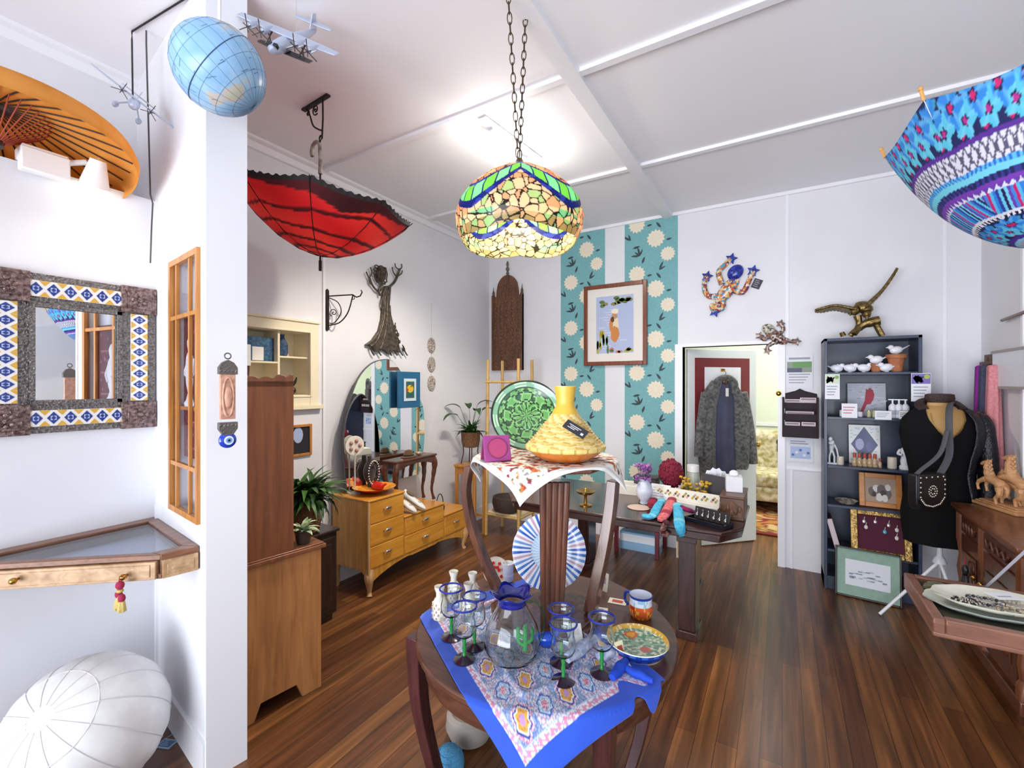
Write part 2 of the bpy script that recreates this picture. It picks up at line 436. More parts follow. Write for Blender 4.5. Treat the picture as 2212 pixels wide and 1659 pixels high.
# ---------------------------------------------------------------- nook by the door: tiled mirror, corner case, pouf, parasol
tin = mat('embossed_tin', '#8f8a86', .42, .75, col2='#5f5a58', scale=110, bmp=.9, detail=2)
tinc = mat('embossed_tin_reddish', '#9a8480', .42, .7, col2='#5d4845', scale=70, bmp=.9, detail=2)
silver = mat('mirror_silver', '#f2f4f4', .01, 1)
tw, ty, tb, tg = mat('white_tile_glaze', '#e8e6e2', .15), mat('yellow_tile_glaze', '#d8a83a', .15), mat('cobalt_tile_glaze', '#2c3f86', .15), mat('pale_blue_tile_glaze', '#aab8d8', .15)
yg0, yg1 = onx(68, 760, MWX).y, onx(178, 760, MWX).y
yg1 = onx(252, 760, MWX).y; yr = 1.012; wf = yr-yg1; yl = yg0-wf; z0, z1 = 1.39, 2.068
t = thing('tiled_mirror', 'square mirror in embossed tin frame with blue and yellow tile border on white wall', 'mirror', (MWX, (yl+yr)/2, z0), pi/2)
W, Hh = (yr-yl), z1-z0; hw = W/2; gz = (Hh-(yg1-yg0))/2; gz = .135
gx0, gx1 = -hw+wf, hw-wf
b = B(); b.box(gx0-.01, gx1+.01, -.012, -.004, gz-.01, Hh-gz+.01); part('mirror_glass', b, silver, t)
b = B()
b.box(-hw, hw, -.02, 0, 0, gz); b.box(-hw, hw, -.02, 0, Hh-gz, Hh); b.box(-hw, gx0, -.02, 0, gz, Hh-gz); b.box(gx1, hw, -.02, 0, gz, Hh-gz)
for a in (gx0-.012, gx1-.006): b.box(a, a+.018, -.028, -.018, gz-.01, Hh-gz+.01)
for a in (gz-.012, Hh-gz-.006): b.box(gx0-.012, gx1+.012, -.028, -.018, a, a+.018)
part('tin_frame', b, tin, t)
def tile_strip(name, x0, x1, za, zb, n, vert):
    b = B(); b.box(x0, x1, -.027, -.019, za, zb, 0)
    for k in range(n):
        if vert: cz = za+(k+.5)*(zb-za)/n; cx = (x0+x1)/2; h = (zb-za)/n/2; w2 = (x1-x0)/2
        else: cx = x0+(k+.5)*(x1-x0)/n; cz = (za+zb)/2; w2 = (x1-x0)/n/2; h = (zb-za)/2
        y = -.0276
        for sx in (-1, 1):
            for sz in (-1, 1):
                q = [(cx+sx*w2*.98, y, cz+sz*h*.98), (cx+sx*w2*.35, y, cz+sz*h*.98), (cx+sx*w2*.98, y, cz+sz*h*.35)]
                b.poly(q if sx*sz > 0 else q[::-1], 1)
        for s, m, yy in ((.78, 2, y-.0004), (.5, 3, y-.0008), (.28, 2, y-.0012)):
            if m == 3: q = [(cx-w2*s*.7, yy, cz-h*s*.55), (cx+w2*s*.7, yy, cz-h*s*.55), (cx+w2*s*.7, yy, cz+h*s*.55), (cx-w2*s*.7, yy, cz+h*s*.55)]
            else: q = [(cx, yy, cz-h*s), (cx+w2*s, yy, cz), (cx, yy, cz+h*s), (cx-w2*s, yy, cz)]
            b.poly(q, m)
    part(name, b, [tw, ty, tb, tg], t)
tile_strip('tile_border', gx0-.02, gx1+.02, Hh-.098, Hh-.03, 6, False); tile_strip('tile_border', gx0-.02, gx1+.02, .03, .098, 6, False)
tile_strip('tile_border', hw-.098, hw-.032, .13, Hh-.13, 8, True); tile_strip('tile_border', -hw+.032, -hw+.098, .13, Hh-.13, 8, True)
for sx in (-1, 1):
    for zz in (.06, Hh-.06):
        b = B(); cx = sx*(hw-.065)
        b.bc((cx, -.022, zz), (.14, .018, .128)); b.bc((cx, -.033, zz), (.095, .008, .085))
        for k in range(8):
            a = k*pi/4; b.ell((cx+.026*cos(a), -.038, zz+.023*sin(a)), (.011, .005, .009), 8, 6)
        b.ell((cx, -.038, zz), (.014, .007, .012), 10, 6)
        part('corner_plate', b, tinc, t, bev=.004)
# glass topped corner case with drawer front
oak = wood('light_oak_front', '#9b7650', '#c9a67e', 'x', .4, .7); oakr = wood('red_oak_rim', '#6d4630', '#8d6045', 'y', .35, 1)
zt = .93
A, Bq = onz(0, 1218, zt), onz(347, 1198, zt); lx, _ = pl(432, 1178, PO, PRZ)
Cq = Vector((PO.x+cos(PRZ)*lx, PO.y+sin(PRZ)*lx-.002, zt)); dA = (A-Bq).normalized()
M0 = A+dA*((MWX+.002-A.x)/dA.x); K = Vector((MWX+.002, PO.y+(PO.x-MWX)*math.tan(radians(8))-.004, zt))
zb = zat(Bq, 1256)
t = thing('corner_display_case', 'oak corner display case with glass top and a brass-knobbed drawer below the tiled mirror', 'display case', (MWX, K.y, zb))
def loc2(p): return (p[0]-MWX, p[1]-K.y)
poly = [loc2(p) for p in (K, M0, Bq, Cq)]
cx_, cy_ = sum(p[0] for p in poly)/4, sum(p[1] for p in poly)/4
inn = [(cx_+(p[0]-cx_)*.80, cy_+(p[1]-cy_)*.80) for p in poly]
hT = zt-zb
b = B(); b.prism(poly, .01, .03)
for i in range(4):
    p, q = poly[i], poly[(i+1) % 4]; d = Vector((q[0]-p[0], q[1]-p[1])); n_ = Vector((-d.y, d.x)).normalized()
    if n_.dot(Vector((cx_-p[0], cy_-p[1]))) < 0: n_ = -n_
    if i == 1: continue
    b.prism([p, q, (q[0]+n_.x*.02, q[1]+n_.y*.02), (p[0]+n_.x*.02, p[1]+n_.y*.02)], .03, hT-.02)
part('case_body', b, oakr, t, bev=.003)
b = B()
for i in range(4):
    j = (i+1) % 4; b.prism([poly[i], poly[j], inn[j], inn[i]], hT-.022, hT)
part('top_frame', b, oakr, t, bev=.003)
b = B(); b.prism(inn, hT-.014, hT-.008); part('glass_top', b, glass('case_glass', '#eef2f6', .03, 1.5, True), t)
b = B(); b.prism([(cx_+(p[0]-cx_)*.9, cy_+(p[1]-cy_)*.9) for p in poly], .031, .035); part('lining', b, mat('pale_blue_lining', '#c9d0e4', .8), t)
p, q = Vector(poly[2]), Vector(poly[1]); d = (q-p).normalized(); ang = atan2(-d.y, -d.x)
L = (q-p).length
fr = RM(rz=ang, loc=(q.x, q.y, 0))
b = B(); b.M = fr; b.box(.01, L-.012, -.012, .018, .012, hT-.024); b.box(.03, L-.03, -.0155, -.011, .022, hT-.034)
dr = part('drawer', b, oak, t, bev=.003)
brass = mat('brass', '#b98f45', .25, 1)
def front_pos(px, py):
    o = Vector((MWX+q.x, K.y+q.y)); lx, z = pl(px, py, o, ang); return lx, z-zb
for px, py in ((48, 1246), (280, 1238)):
    lx_, lz = front_pos(px, py)
    b = B(); b.M = fr; b.cyl((lx_, -.012, lz), (lx_, -.03, lz), .005, 10); b.ell((lx_, -.038, lz), (.012, .012, .012), 14, 10)
    part('knob', b, brass, dr, 'round brass knob')
p, q2 = Vector(poly[3]), Vector(poly[2]); an2 = atan2((p-q2).y, (p-q2).x); L2 = (p-q2).length
b = B(); b.M = RM(rz=an2, loc=(q2.x, q2.y, 0)); b.box(.005, L2-.005, -.006, .001, .01, hT-.024); b.box(.02, L2-.02, -.009, -.005, .025, hT-.04); b.box(.035, L2-.035, -.011, -.008, .04, hT-.055)
part('end_panel', b, oak, t, bev=.002)
# tassel
kn = fr @ Vector((front_pos(280, 1238)[0], -.047, front_pos(280, 1238)[1]))
kw = Vector((MWX+kn.x, K.y+kn.y, zb+kn.z))
t = thing('tassel', 'small crimson and gold tassel hanging from the drawer knob of the corner case', 'tassel', kw-Vector((0, 0, .12)))
crim, gold = mat('crimson_thread', '#a01c46', .8, bmp=.4, scale=300), mat('gold_thread', '#c9b36a', .5, .3, bmp=.4, scale=300)
b = B(); b.tube([(0, .008, .128), (.004, -.006, .128), (.003, -.008, .11), (0, -.004, .1)], .002, 6)
b.ell((0, -.004, .095), (.016, .014, .016), 14, 10); b.ell((.016, -.004, .05), (.013, .012, .016), 12, 8); b.ell((-.012, -.004, .058), (.013, .012, .014), 12, 8)
part('cord', b, crim, t)
b = B(); b.ell((0, -.004, .074), (.013, .012, .008), 12, 8)
for dx in (-.016, 0, .018): b.lathe([(.004, .045), (.01, .035), (.014, .004), (.012, 0)], 14, M=RM(loc=(dx, -.004, .0 if dx else .012)), lobes=7, la=.08)
part('fringe', b, gold, t)
# pouf
pc = ond(190, 1573, 1.75); rp = .262
lw_ = mat('white_leather', '#ecebea', .5, col2='#e2e0de', scale=14, bmp=.12)
t = thing('leather_pouf', 'round white stitched leather pouf on the floor under the corner case', 'pouf', (pc.x, pc.y, 0))
R = RM(radians(38), radians(30), 0, (0, 0, rp))
b = B(); n = 96
pr_ = []
for j in range(29):
    a = -pi/2+pi*j/28; pr_.append((max(rp*.98*(abs(cos(a))**.85), 1e-6), rp*.96*sin(a)))
b.lathe(pr_, n, 0, R, lobes=14, la=.010)
part('cover', b, lw_, t)
b = B()
for k in range(14):
    a = 2*pi*(k+.5)/14
    b.tube([R @ Vector((r_*.993*cos(a), r_*.993*sin(a), z_)) for r_, z_ in pr_[1:-1]], .0022, 6)
for zz, rr in ((rp*.80, rp*.56), (-rp*.8, rp*.56)):
    b.tube([R @ Vector((rr*1.04*cos(2*pi*i/40), rr*1.04*sin(2*pi*i/40), zz*1.0)) for i in range(40)], .003, 6, closed=True)
part('seam', b, mat('pouf_seam_thread', '#d6d4d4', .7), t)
# tag on the floor behind the pouf
p = onz(360, 1608, 0)
b = B(); b.box(-.035, .035, -.025, .025, .001, .004, 0); b.box(-.028, .028, -.018, .018, .004, .0045, 1)
for k in range(4): b.box(-.022, .015-.006*k, -.012+.008*k, -.009+.008*k, .0045, .005, 0)
b.tube([(-.03, .02, .004), (-.02, .045, .006), (.02, .05, .004), (.05, .04, .003)], .0015, 6, 0)
solo('swing_tag', b, [mat('pale_blue_card', '#9db4cc', .6), mat('blue_card_print', '#4f7398', .6)], 'little blue swing tag with string on the floor behind the pouf', 'tag', loc=p, rz=.4)
# parasol on the ledge
pcx = onx(-15, 290, -2.655)
t = thing('paper_parasol', 'open orange paper parasol lying on the ledge above the tiled mirror', 'parasol', pcx)
orp = mat('oiled_orange_paper', '#f2bc66', .9, col2='#e8aa50', scale=12, spec=.1); m = orp; nt = m.node_tree
tr = N(nt, 'ShaderNodeBsdfTranslucent'); tr.inputs[0].default_value = (*lin('#f0a840'), 1); mx = N(nt, 'ShaderNodeMixShader'); mx.inputs[0].default_value = .5
nt.links.new(nt.nodes['Principled BSDF'].outputs[0], mx.inputs[1]); nt.links.new(tr.outputs[0], mx.inputs[2]); nt.links.new(mx.outputs[0], nt.nodes['Material Output'].inputs['Surface'])
Rp = RM(0, radians(169), 0) @ RM(0, 0, .1)
rP = .43
b = B(); pf = [(.012, -.13)]+[(rP*k/10, -.13+.13*(k/10)**1.25) for k in range(1, 10)]+[(rP, 0), (rP+.012, .035), (rP+.004, .075)]
b.lathe(pf, 64, 0, Rp, cap=False); part('canopy', b, orp, t, ang=60, solid=.002)
b = B(); b2 = B()
for k in range(32):
    a = 2*pi*k/32
    b.tube([Rp @ Vector((r_*cos(a), r_*sin(a), z_+.006)) for r_, z_ in ((.02, -.126), (.15, -.097), (.3, -.047), (rP-.01, -.004))], .0034, 5)
    b2.tube([Rp @ Vector((r_*cos(a+.01), r_*sin(a+.01), z_)) for r_, z_ in ((.03, .03), (.17, -.085))], .0025, 5)
part('rib', b, mat('bamboo_brown', '#3a2214', .6), t); part('stretcher', b2, mat('red_thread_stretcher', '#a5422e', .7), t)
b = B(); b.cyl(Rp @ Vector((0, 0, -.14)), Rp @ Vector((0, 0, .05)), .009, 10); b.cyl(Rp @ Vector((0, 0, .02)), Rp @ Vector((0, 0, .05)), .026, 12)
part('pole', b, mat('dark_bamboo_pole', '#33251c', .5), t)
# spotlight on the ledge
ya, yb = onx(40, 350, MWX+.03).y, onx(142, 380, MWX+.03).y
t = thing('wall_spotlight', 'white box spotlight on top edge of the wall above the tiled mirror', 'lamp', (MWX+.03, (ya+yb)/2, 2.528))
wp = mat('white_plastic', '#f0f0f0', .3)
hl = (yb-ya)/2
b = B(); b.box(-.06, .045, -hl, hl, 0, .055); b.box(.001, .05, -hl-.004, hl+.004, -.05, .045); part('housing', b, wp, t, bev=.006)
b = B(); b.cyl((.02, hl-.01, .03), (.03, hl+.06, .06), .012, 10); Rl = RM(0, radians(25), 0, (.05, hl+.085, -.005))
b.lathe([(.004, .085), (.028, .08), (.034, .05), (.052, -.03), (.056, -.035), (.048, -.034), (.03, 0)], 24, 0, Rl, cap=False); part('lamp_head', b, wp, t)
b = B(); b.ell((0, 0, 0), (.03, .03, .03), 16, 10, R=None); b.v = [Rl @ Vector((v.x, v.y, v.z-.02)) for v in b.v]
part('bulb', b, mat('warm_bulb', '#fff0d0', .4, emit=12), t)
lamp('ledge_spot', 'SPOT', (MWX+.13, (ya+yb)/2+hl+.085, 2.46), 3.5, (1, .84, .62), (0, radians(-20), 0), radius=.04, spot=radians(150))
# flex cords
blk = mat('black_flex', '#1d1a1c', .5)
def cord(name, pts, r, m, label, cat='cord'):
    p0 = Vector(pts[0]); b = B(); b.tube([Vector(p)-p0 for p in pts], r, 6)
    return solo(name, b, m, label, cat, loc=p0)
p1, p2 = onz(285, 68, CE-.006), onz(395, 0, CE-.006)
planeA = ond(291, 222, 2.02)
cord('hanging_wire', [p2+(p2-p1)*1.2, p1, Vector((p1.x, p1.y, p1.z-.04)), Vector((planeA.x-.02, planeA.y, planeA.z+.02))], .004, blk, 'dark cord along the ceiling holding up the small model aircraft with floats')
c0 = onz(316, 66, CE-.006); kx = K.x+.03; ky = K.y-.03
cord('power_flex', [c0, c0+Vector((0, 0, -.06)), Vector((kx, ky, 2.54)), Vector((kx, ky+.01, 2.5)), Vector((kx+.012, ky, 2.36)), Vector((kx+.004, ky, 2.25)), Vector((kx, ky, 2.2))], .0035, mat('grey_flex', '#4a4648', .5), 'thin dark flex dropping down the corner beside the small aircraft')
# ---------------------------------------------------------------- model aircraft
alu = mat('pale_blue_grey_enamel', '#b9c2d6', .35, .2); dkp = mat('dark_enamel', '#3d3634', .4)
def aircraft(name, label, loc, rot, span, floats, twin):
    t = thing(name, label, 'model aircraft', loc); t.rotation_euler = rot; s = span
    b = B(); pf = [(.002, -.42), (.035, -.40), (.055, -.33), (.062, -.22), (.06, -.05), (.045, .12), (.02, .32), (.003, .36)]
    b.lathe([(r*s, z*s) for r, z in pf], 20, 0, RM(-pi/2)); part('fuselage', b, alu, t)
    def wing(nm, half, ch, y, z, m, th=.012):
        b = B(); out = []
        for k in range(13):
            x = -half+2*half*k/12; out.append((x, (y-ch/2*(1-.35*(abs(x)/half)**3))))
        for k in range(12, -1, -1):
            x = -half+2*half*k/12; out.append((x, (y+ch/2*(1-.35*(abs(x)/half)**3))))
        b.prism([(x*s, y_*s) for x, y_ in out], (z-th/2)*s, (z+th/2)*s); part(nm, b, m, t, bev=.0015)
    wing('main_wing', .5, .13, -.12, .065, alu); wing('tail_wing', .2, .08, .32, .07, alu)
    if twin: wing('lower_wing', .27, .09, -.2, -.06, dkp)
    b = B(); b.slab([(.22*s, 0), (.36*s, 0), (.37*s, .14*s), (.31*s, .15*s)], -.004*s, .004*s, M=RM(rz=pi/2)); part('tail_fin', b, alu, t)
    for sx in (-1, 1):
        for d in ((.17, .3) if twin else (.16,)):
            b = B(); b.lathe([(.004*s, -.10*s), (.026*s, -.09*s), (.03*s, -.02*s), (.016*s, .07*s), (.003*s, .09*s)], 14, 0, RM(-pi/2, loc=(sx*d*s, -.18*s, .06*s))); e = part('engine', b, alu, t)
            b = B(); b.M = RM(loc=(sx*d*s, -.29*s, .06*s))
            for k in range(3): b.bc((0, 0, 0), (.008*s, .004*s, .15*s), 0, RM(0, k*2*pi/3, 0) @ RM(loc=(0, 0, .03*s)))
            part('propeller', b, dkp, e)
    if floats:
        for sx in (-1, 1):
            b = B(); b.lathe([(.002*s, -.2*s), (.028*s, -.14*s), (.035*s, 0), (.02*s, .16*s), (.002*s, .2*s)], 14, 0, RM(-pi/2, loc=(sx*.13*s, -.1*s, -.15*s)))
            for yy in (-.17, -.03): b.cyl((sx*.13*s, yy*s, -.14*s), (sx*.04*s, yy*s, -.02*s), .005*s, 6)
            part('float', b, alu, t)
    else:
        b = B()
        for sx in (-1, 1):
            b.cyl((sx*.14*s, -.2*s, -.06*s), (sx*.2*s, -.14*s, .06*s), .007*s, 6); b.cyl((sx*.2*s, -.2*s, -.06*s), (sx*.14*s, -.14*s, .06*s), .007*s, 6)
        part('wing_strut', b, dkp, t)
        b = B()
        for sx in (-1, 1): b.bc((sx*.028*s, -.365*s, .03*s), (.036*s, .03*s, .04*s), 0, RM(radians(25), 0, 0))
        part('windscreen', b, mat('dark_cockpit_glass', '#2b2d36', .1), t)
    return t
aircraft('model_aircraft', 'small silver model aircraft with floats hanging above the tiled mirror', planeA, (radians(35), radians(25), radians(85)), .34, True, False)
pB = ond(640, 84, 1.95)
aircraft('model_aircraft', 'twin-engined silver and brown model aircraft hanging beside the globe', pB, (radians(52), radians(22), radians(32)), .44, False, True)
b = B(); b.cyl((0, 0, .01), (0, 0, CE-pB.z-.001), .0012, 5); solo('hanging_thread', b, mat('clear_nylon', '#b8b0a8', .4), 'fine thread from ceiling down to the twin-engined aircraft', 'thread', loc=pB)
# ---------------------------------------------------------------- globe
gp = ond(474, 150, 1.64); rg = .150
t = thing('hanging_globe', 'blue world globe hanging on a white cord in front of the wall post', 'globe', gp)
def globe_mat():
    m, nt, b = newmat('printed_globe_paper'); v = coords(nt, (1, 1, 1), (.5, .6, .2))
    n = N(nt, 'ShaderNodeTexNoise'); n.inputs['Scale'].default_value = 9; n.inputs['Detail'].default_value = 5; nt.links.new(v, n.inputs['Vector'])
    nt.links.new(ramp(nt, n.outputs['Fac'], [(.0, '#6f9fc8'), (.5, '#8ab4d8'), (.62, '#9fc3de'), (.66, '#c9bcb0'), (.75, '#b7c4a8')]), b.inputs['Base Color'])
    b.inputs['Roughness'].default_value = .3; return m
Rg = RM(radians(38), radians(-28), 0)
b = B(); b.ell((0, 0, 0), (rg, rg, rg), 64, 40, R=Rg); part('sphere', b, globe_mat(), t)
b = B()
for k in range(12):
    a = pi*k/12; b.tube([Rg @ Vector((rg*1.0008*cos(u)*cos(a), rg*1.0008*cos(u)*sin(a), rg*1.0008*sin(u))) for u in [2*pi*i/64 for i in range(64)]], .0005, 4, closed=True)
for la in (-60, -40, -20, 20, 40, 60):
    r_ = rg*1.0008*cos(radians(la)); b.tube([Rg @ Vector((r_*cos(u), r_*sin(u), rg*1.0008*sin(radians(la)))) for u in [2*pi*i/64 for i in range(64)]], .0005, 4, closed=True)
b.tube([Rg @ Vector((rg*1.001*cos(u), rg*1.001*sin(u), .022*sin(u))) for u in [2*pi*i/64 for i in range(64)]], .0016, 5, closed=True)
part('printed_line', b, mat('navy_map_line', '#3f5f86', .5), t)
rr = random.Random(4); b = B()
for k in range(70):
    d = Vector((rr.gauss(0, 1), rr.gauss(0, 1), rr.gauss(0, 1))).normalized(); u = d.orthogonal().normalized()*rr.uniform(.004, .014); v = d.cross(u).normalized()*.0012
    c = d*rg*1.0006; b.poly([c-u-v, c+u-v, c+u+v, c-u+v])
part('printed_name', b, mat('map_print_grey', '#5a7496', .6), t)
b = B(); b.cyl((0, 0, rg-.002), (0, 0, CE-gp.z-.002), .006, 8); b.lathe([(.02, 0), (.018, .012), (.006, .02)], 16, 0, RM(loc=(0, 0, rg-.004))); part('cord', b, wp, t, 'white hanging cord')
# ---------------------------------------------------------------- talisman on the end of the wall
lx, zz = pl(489, 868, (PO.x+.003, 0, 0), radians(82))
tx, ty_ = PO.x+cos(radians(82))*lx+.006, sin(radians(82))*lx
t = thing('wall_talisman', 'long embossed wall hanging with blue eye bead on the end of the dividing wall', 'wall hanging', (tx, ty_, 0), radians(82))
Z = lambda py: pl(489, py, (PO.x, 0, 0), radians(82))[1]
pewter = mat('aged_pewter', '#77716c', .45, .8, bmp=.4, scale=120); skin_ = mat('pink_ceramic_relief', '#d9a58e', .5, col2='#b98a72', scale=60)
wv = .033
b = B(); b.slab([(-wv*.8, Z(905)), (wv*.8, Z(905)), (wv*.8, Z(808)), (-wv*.8, Z(808))], -.014, -.001)
b.ell((0, -.014, Z(858)), (wv*.45, .008, .045), 18, 12); b.tube([(wv*.55*cos(a), -.015, Z(858)+.075*sin(a)) for a in [2*pi*i/32 for i in range(32)]], .004, 6, closed=True)
part('panel', b, skin_, t, bev=.003)
for py, s in ((802, 1), (918, -1)):
    b = B(); c = Z(py); b.slab([(-wv, c-s*.012), (wv, c-s*.012), (wv, c+s*.014), (wv*.6, c+s*.034), (0, c+s*.044), (-wv*.6, c+s*.034), (-wv, c+s*.014)], -.018, -.001)
    for k in range(5): b.ell((-wv*.8+k*wv*.4, -.016, c), (.005, .004, .006), 8, 6)
    part('end_plate', b, pewter, t, bev=.003)
b = B(); b.tube([(.011*cos(a), -.01, Z(776)+.012+.011*sin(a)) for a in [2*pi*i/20 for i in range(20)]], .0025, 6, closed=True)
b.tube([(-.012, -.01, Z(928)), (-.013, -.01, Z(942))], .002, 6); b.tube([(.012, -.01, Z(928)), (.013, -.01, Z(942))], .002, 6); part('ring', b, pewter, t)
b = B(); c = Z(950); Rb = RM(pi/2, loc=(0, -.006, c))
b.lathe([(.001, .016), (.02, .014), (.03, .006), (.031, 0), (.028, -.004)], 28, 0, Rb); b.lathe([(.0005, .0172), (.017, .0162)], 24, 1, Rb); b.lathe([(.0005, .0184), (.011, .0178)], 24, 2, Rb); b.lathe([(.0005, .019), (.005, .0188)], 16, 3, Rb)
part('eye_bead', b, [mat('cobalt_glass_bead', '#1f3fb0', .1, coat=.5), mat('white_bead_glass', '#e8eef6', .1), mat('light_blue_bead_glass', '#6fa0dc', .1), mat('black_bead_pupil', '#101420', .1)], t, 'blue glass eye bead')
# pane reflection imitated with shapes: red figured panel and white figure behind glass
b = B(); xa, xb = WX0+.03, WX1-.03
b.box(xa-.02, xb+.02, .046, .056, 1.26, 1.93, 0)
rr = random.Random(2)
for k in range(60):
    x, z = rr.uniform(xa+.015, xb-.015), rr.uniform(1.28, 1.91); b.poly([(x+.008*cos(a), .0455, z+.01*sin(a)) for a in [2*pi*i/6 for i in range(6)]], 1)
for k in range(5): b.box(xa+.03, xb-.03, .044, .0465, 1.3+k*.12, 1.31+k*.12, 1)
solo('red_reflection_panel', b, [mat('maroon_reflection', '#6e1d28', .4), mat('rose_reflection_motif', '#a8596a', .5)], 'dark red patterned panel imitating a reflection in the glass of the narrow wooden window', 'panel', loc=PO, rz=PRZ)
b = B(); cxn = -.29  # white shape stands in for the pale part of the reflection
b.lathe([(.04, 1.5), (.045, 1.515), (.03, 1.53), (.018, 1.56), (.03, 1.60), (.036, 1.66), (.03, 1.72), (.016, 1.745), (.022, 1.77), (.024, 1.79), (.012, 1.815), (.001, 1.82)], 20, 0, RM(loc=(cxn, .024, 0)) @ Matrix.Diagonal((1, .45, 1, 1)), lobes=3, la=.08)
b.tube([(cxn-.03, .03, 1.71), (cxn-.05, .022, 1.66), (cxn-.02, .015, 1.64)], .01, 8); b.tube([(cxn+.03, .03, 1.71), (cxn+.045, .022, 1.65), (cxn+.01, .015, 1.61)], .01, 8)
b.box(xa, xb, .004, .042, 1.485, 1.5, 1)
solo('white_reflection_figure', b, [mat('white_reflection', '#e4e2e4', .5), orangewood], 'white figure on a small ledge imitating a reflection in the narrow wooden window', 'figurine', loc=PO, rz=PRZ)
# ---------------------------------------------------------------- left wall and what hangs on it
iron = mat('dark_wrought_iron', '#2b2220', .5, .6, bmp=.2, scale=80)
def LP(px, py, oy): p = onx(px, py, LW); return (p.y-oy, p.z)
def lblade(b, base, az, el, L, wd, droop, mi=0, n=7, fold=.25, tip=.0):
    # arching leaf: starts at base, leaves at azimuth az and elevation el, droops under its weight
    vs, fs = [], []; p = Vector(base); e = el; st = L/n
    side = Vector((-sin(az), cos(az), 0))
    for i in range(n+1):
        t = i/n; w = wd*(sin(pi*min(1, t*.96+.04)**.8)*.5+.02)
        up = Vector((-cos(az)*sin(e), -sin(az)*sin(e), cos(e)))
        vs += [p-side*w+up*w*fold, p, p+side*w+up*w*fold]
        p = p+Vector((cos(az)*cos(e), sin(az)*cos(e), sin(e)))*st; e -= droop/n
    for i in range(n):
        a = i*3; fs += [(a, a+1, a+4, a+3), (a+1, a+2, a+5, a+4)]
    b.add(vs, fs, mi)
green1, green2, green3 = mat('deep_green_leaf', '#2f5024', .45, col2='#1d3818', scale=20), mat('mid_green_leaf', '#4c7a34', .45, col2='#35602a', scale=20), mat('variegated_leaf', '#cfd8b4', .5, col2='#6d8a54', scale=45)
# red umbrella on its ceiling bracket
pa, pb = onz(655, 237, CE), onz(710, 203, CE); mid = (pa+pb)/2; d = (pb-pa); Lb = d.length; aw = atan2(d.y, d.x)
t = thing('ceiling_bracket', 'scrolled black iron bracket fixed to the ceiling holding the red umbrella', 'bracket', (mid.x, mid.y, CE), aw)
b = B(); b.box(-Lb/2, Lb/2, -.014, .014, -.012, 0); part('mounting_bar', b, iron, t, bev=.003)
b = B(); e = Lb/2
b.tube([(e*.55, 0, -.01), (e*.57, 0, -.12), (e*.5, 0, -.235), (e*.35, 0, -.25), (e*.3, 0, -.225), (e*.42, 0, -.215)], .005, 8)
b.tube(spline([(-e*.7, 0, -.01), (-e*.45, 0, -.06), (-e*.2, 0, -.13), (e*.2, 0, -.17), (e*.5, 0, -.19)], 5), .005, 8)
b.tube([(x-.02*0, 0, z) for x, _, z in [(-.0+.035*k/22*cos(k*.55), 0, -.045+.035*k/22*sin(k*.55)) for k in range(22)]], .004, 6)
b.tube([(-e*.62+.02*cos(k*.6)*k/14, 0, -.04+.02*sin(k*.6)*k/14) for k in range(14)], .004, 6)
part('scroll', b, iron, t)
us = onz(700, 420, 2.70); us = ond(701, 430, dep(mid)); U0 = Vector((mid.x+.02*cos(aw), mid.y+.02*sin(aw), 0))
top = Vector((mid.x+e*.36*cos(aw), mid.y+e*.36*sin(aw), CE-.25))
zr, zf = zat(top, 450), zat(top, 585)
t = thing('rose_umbrella', 'red umbrella with rose print and black frilled edge hanging upside down from ceiling bracket', 'umbrella', (top.x, top.y, zf))
Hc = zr-zf; ca = zat(top, 552)-zf; Ru = .475; N8 = 8
Ti = Matrix.Translation((0, 0, ca)) @ Matrix.Rotation(radians(11), 4, Vector((FW[0], FW[1], 0))) @ Matrix.Rotation(radians(4), 4, 'X')
def urim(a):
    k = (a/(2*pi/N8)) % 1; return 1-.04*sin(pi*k)
def uz(r): return (Hc-ca)*r**1.9
def ucol(u, v):
    a = u*2*pi; r = v; s = (r**.7*6.0+a/(2*pi)*1.0+.35*sin(a*2+r*5)*r) % 1
    base = mix('#d81a20', '#f23830', .5+.5*sin(a*3+r*9))
    if r > .84+.13*abs(sin(a*1.5+.6)): return mix('#3a1218', '#571a20', .5+.5*sin(a*5))
    if s < .24*(1.25-r): return '#4a1016'
    if s < .34*(1.25-r): return mix('#7a1218', '#b81a1e', s*2)
    return base
b = B(); b.grid(lambda u, v: (Ru*v*urim(u*2*pi)*cos(u*2*pi), Ru*v*urim(u*2*pi)*sin(u*2*pi), uz(v*urim(u*2*pi))), 128, 60, 0, ucol, Ti)
part('canopy', b, dyed('red_rose_print_cloth', .6, trans=.4), t, ang=70)
b = B(); n = 320
def frill(k, s):
    a = 2*pi*k/n; r = Ru*urim(a)+.006*s+.003*sin(k*1.9)*s; return Ti @ Vector((r*cos(a), r*sin(a), uz(urim(a))+.022*s+.005*sin(k*1.3)*s))
vs = [frill(k, 0) for k in range(n)]+[frill(k, 1) for k in range(n)]
b.add(vs, [(k, (k+1) % n, n+(k+1) % n, n+k) for k in range(n)]); part('frill', b, mat('black_lace', '#1a1214', .8), t)
for k in range(N8):
    b = B(); a = 2*pi*k/N8; b.tube([Ti @ Vector((Ru*v*cos(a), Ru*v*sin(a), uz(v)-.003)) for v in (.03, .25, .5, .75, .95, 1.04)], .0025, 6)
    part('rib', b, iron, t)
b = B(); b.cyl((0, 0, 0), (0, 0, Hc+.30), .0055, 10); b.cyl((0, 0, -.0), (0, 0, .06), .009, 10); part('shaft', b, iron, t)
b = B(); zh = CE-.25-zf; r_ = .045
hk = [(0, 0, zh-.19), (.004, 0, zh-.12), (-.004, 0, zh-.05)]+[(-.045+.043*cos(x), 0, zh-.038+.05*sin(x)) for x in [pi*i/8*1.15 for i in range(9)]]
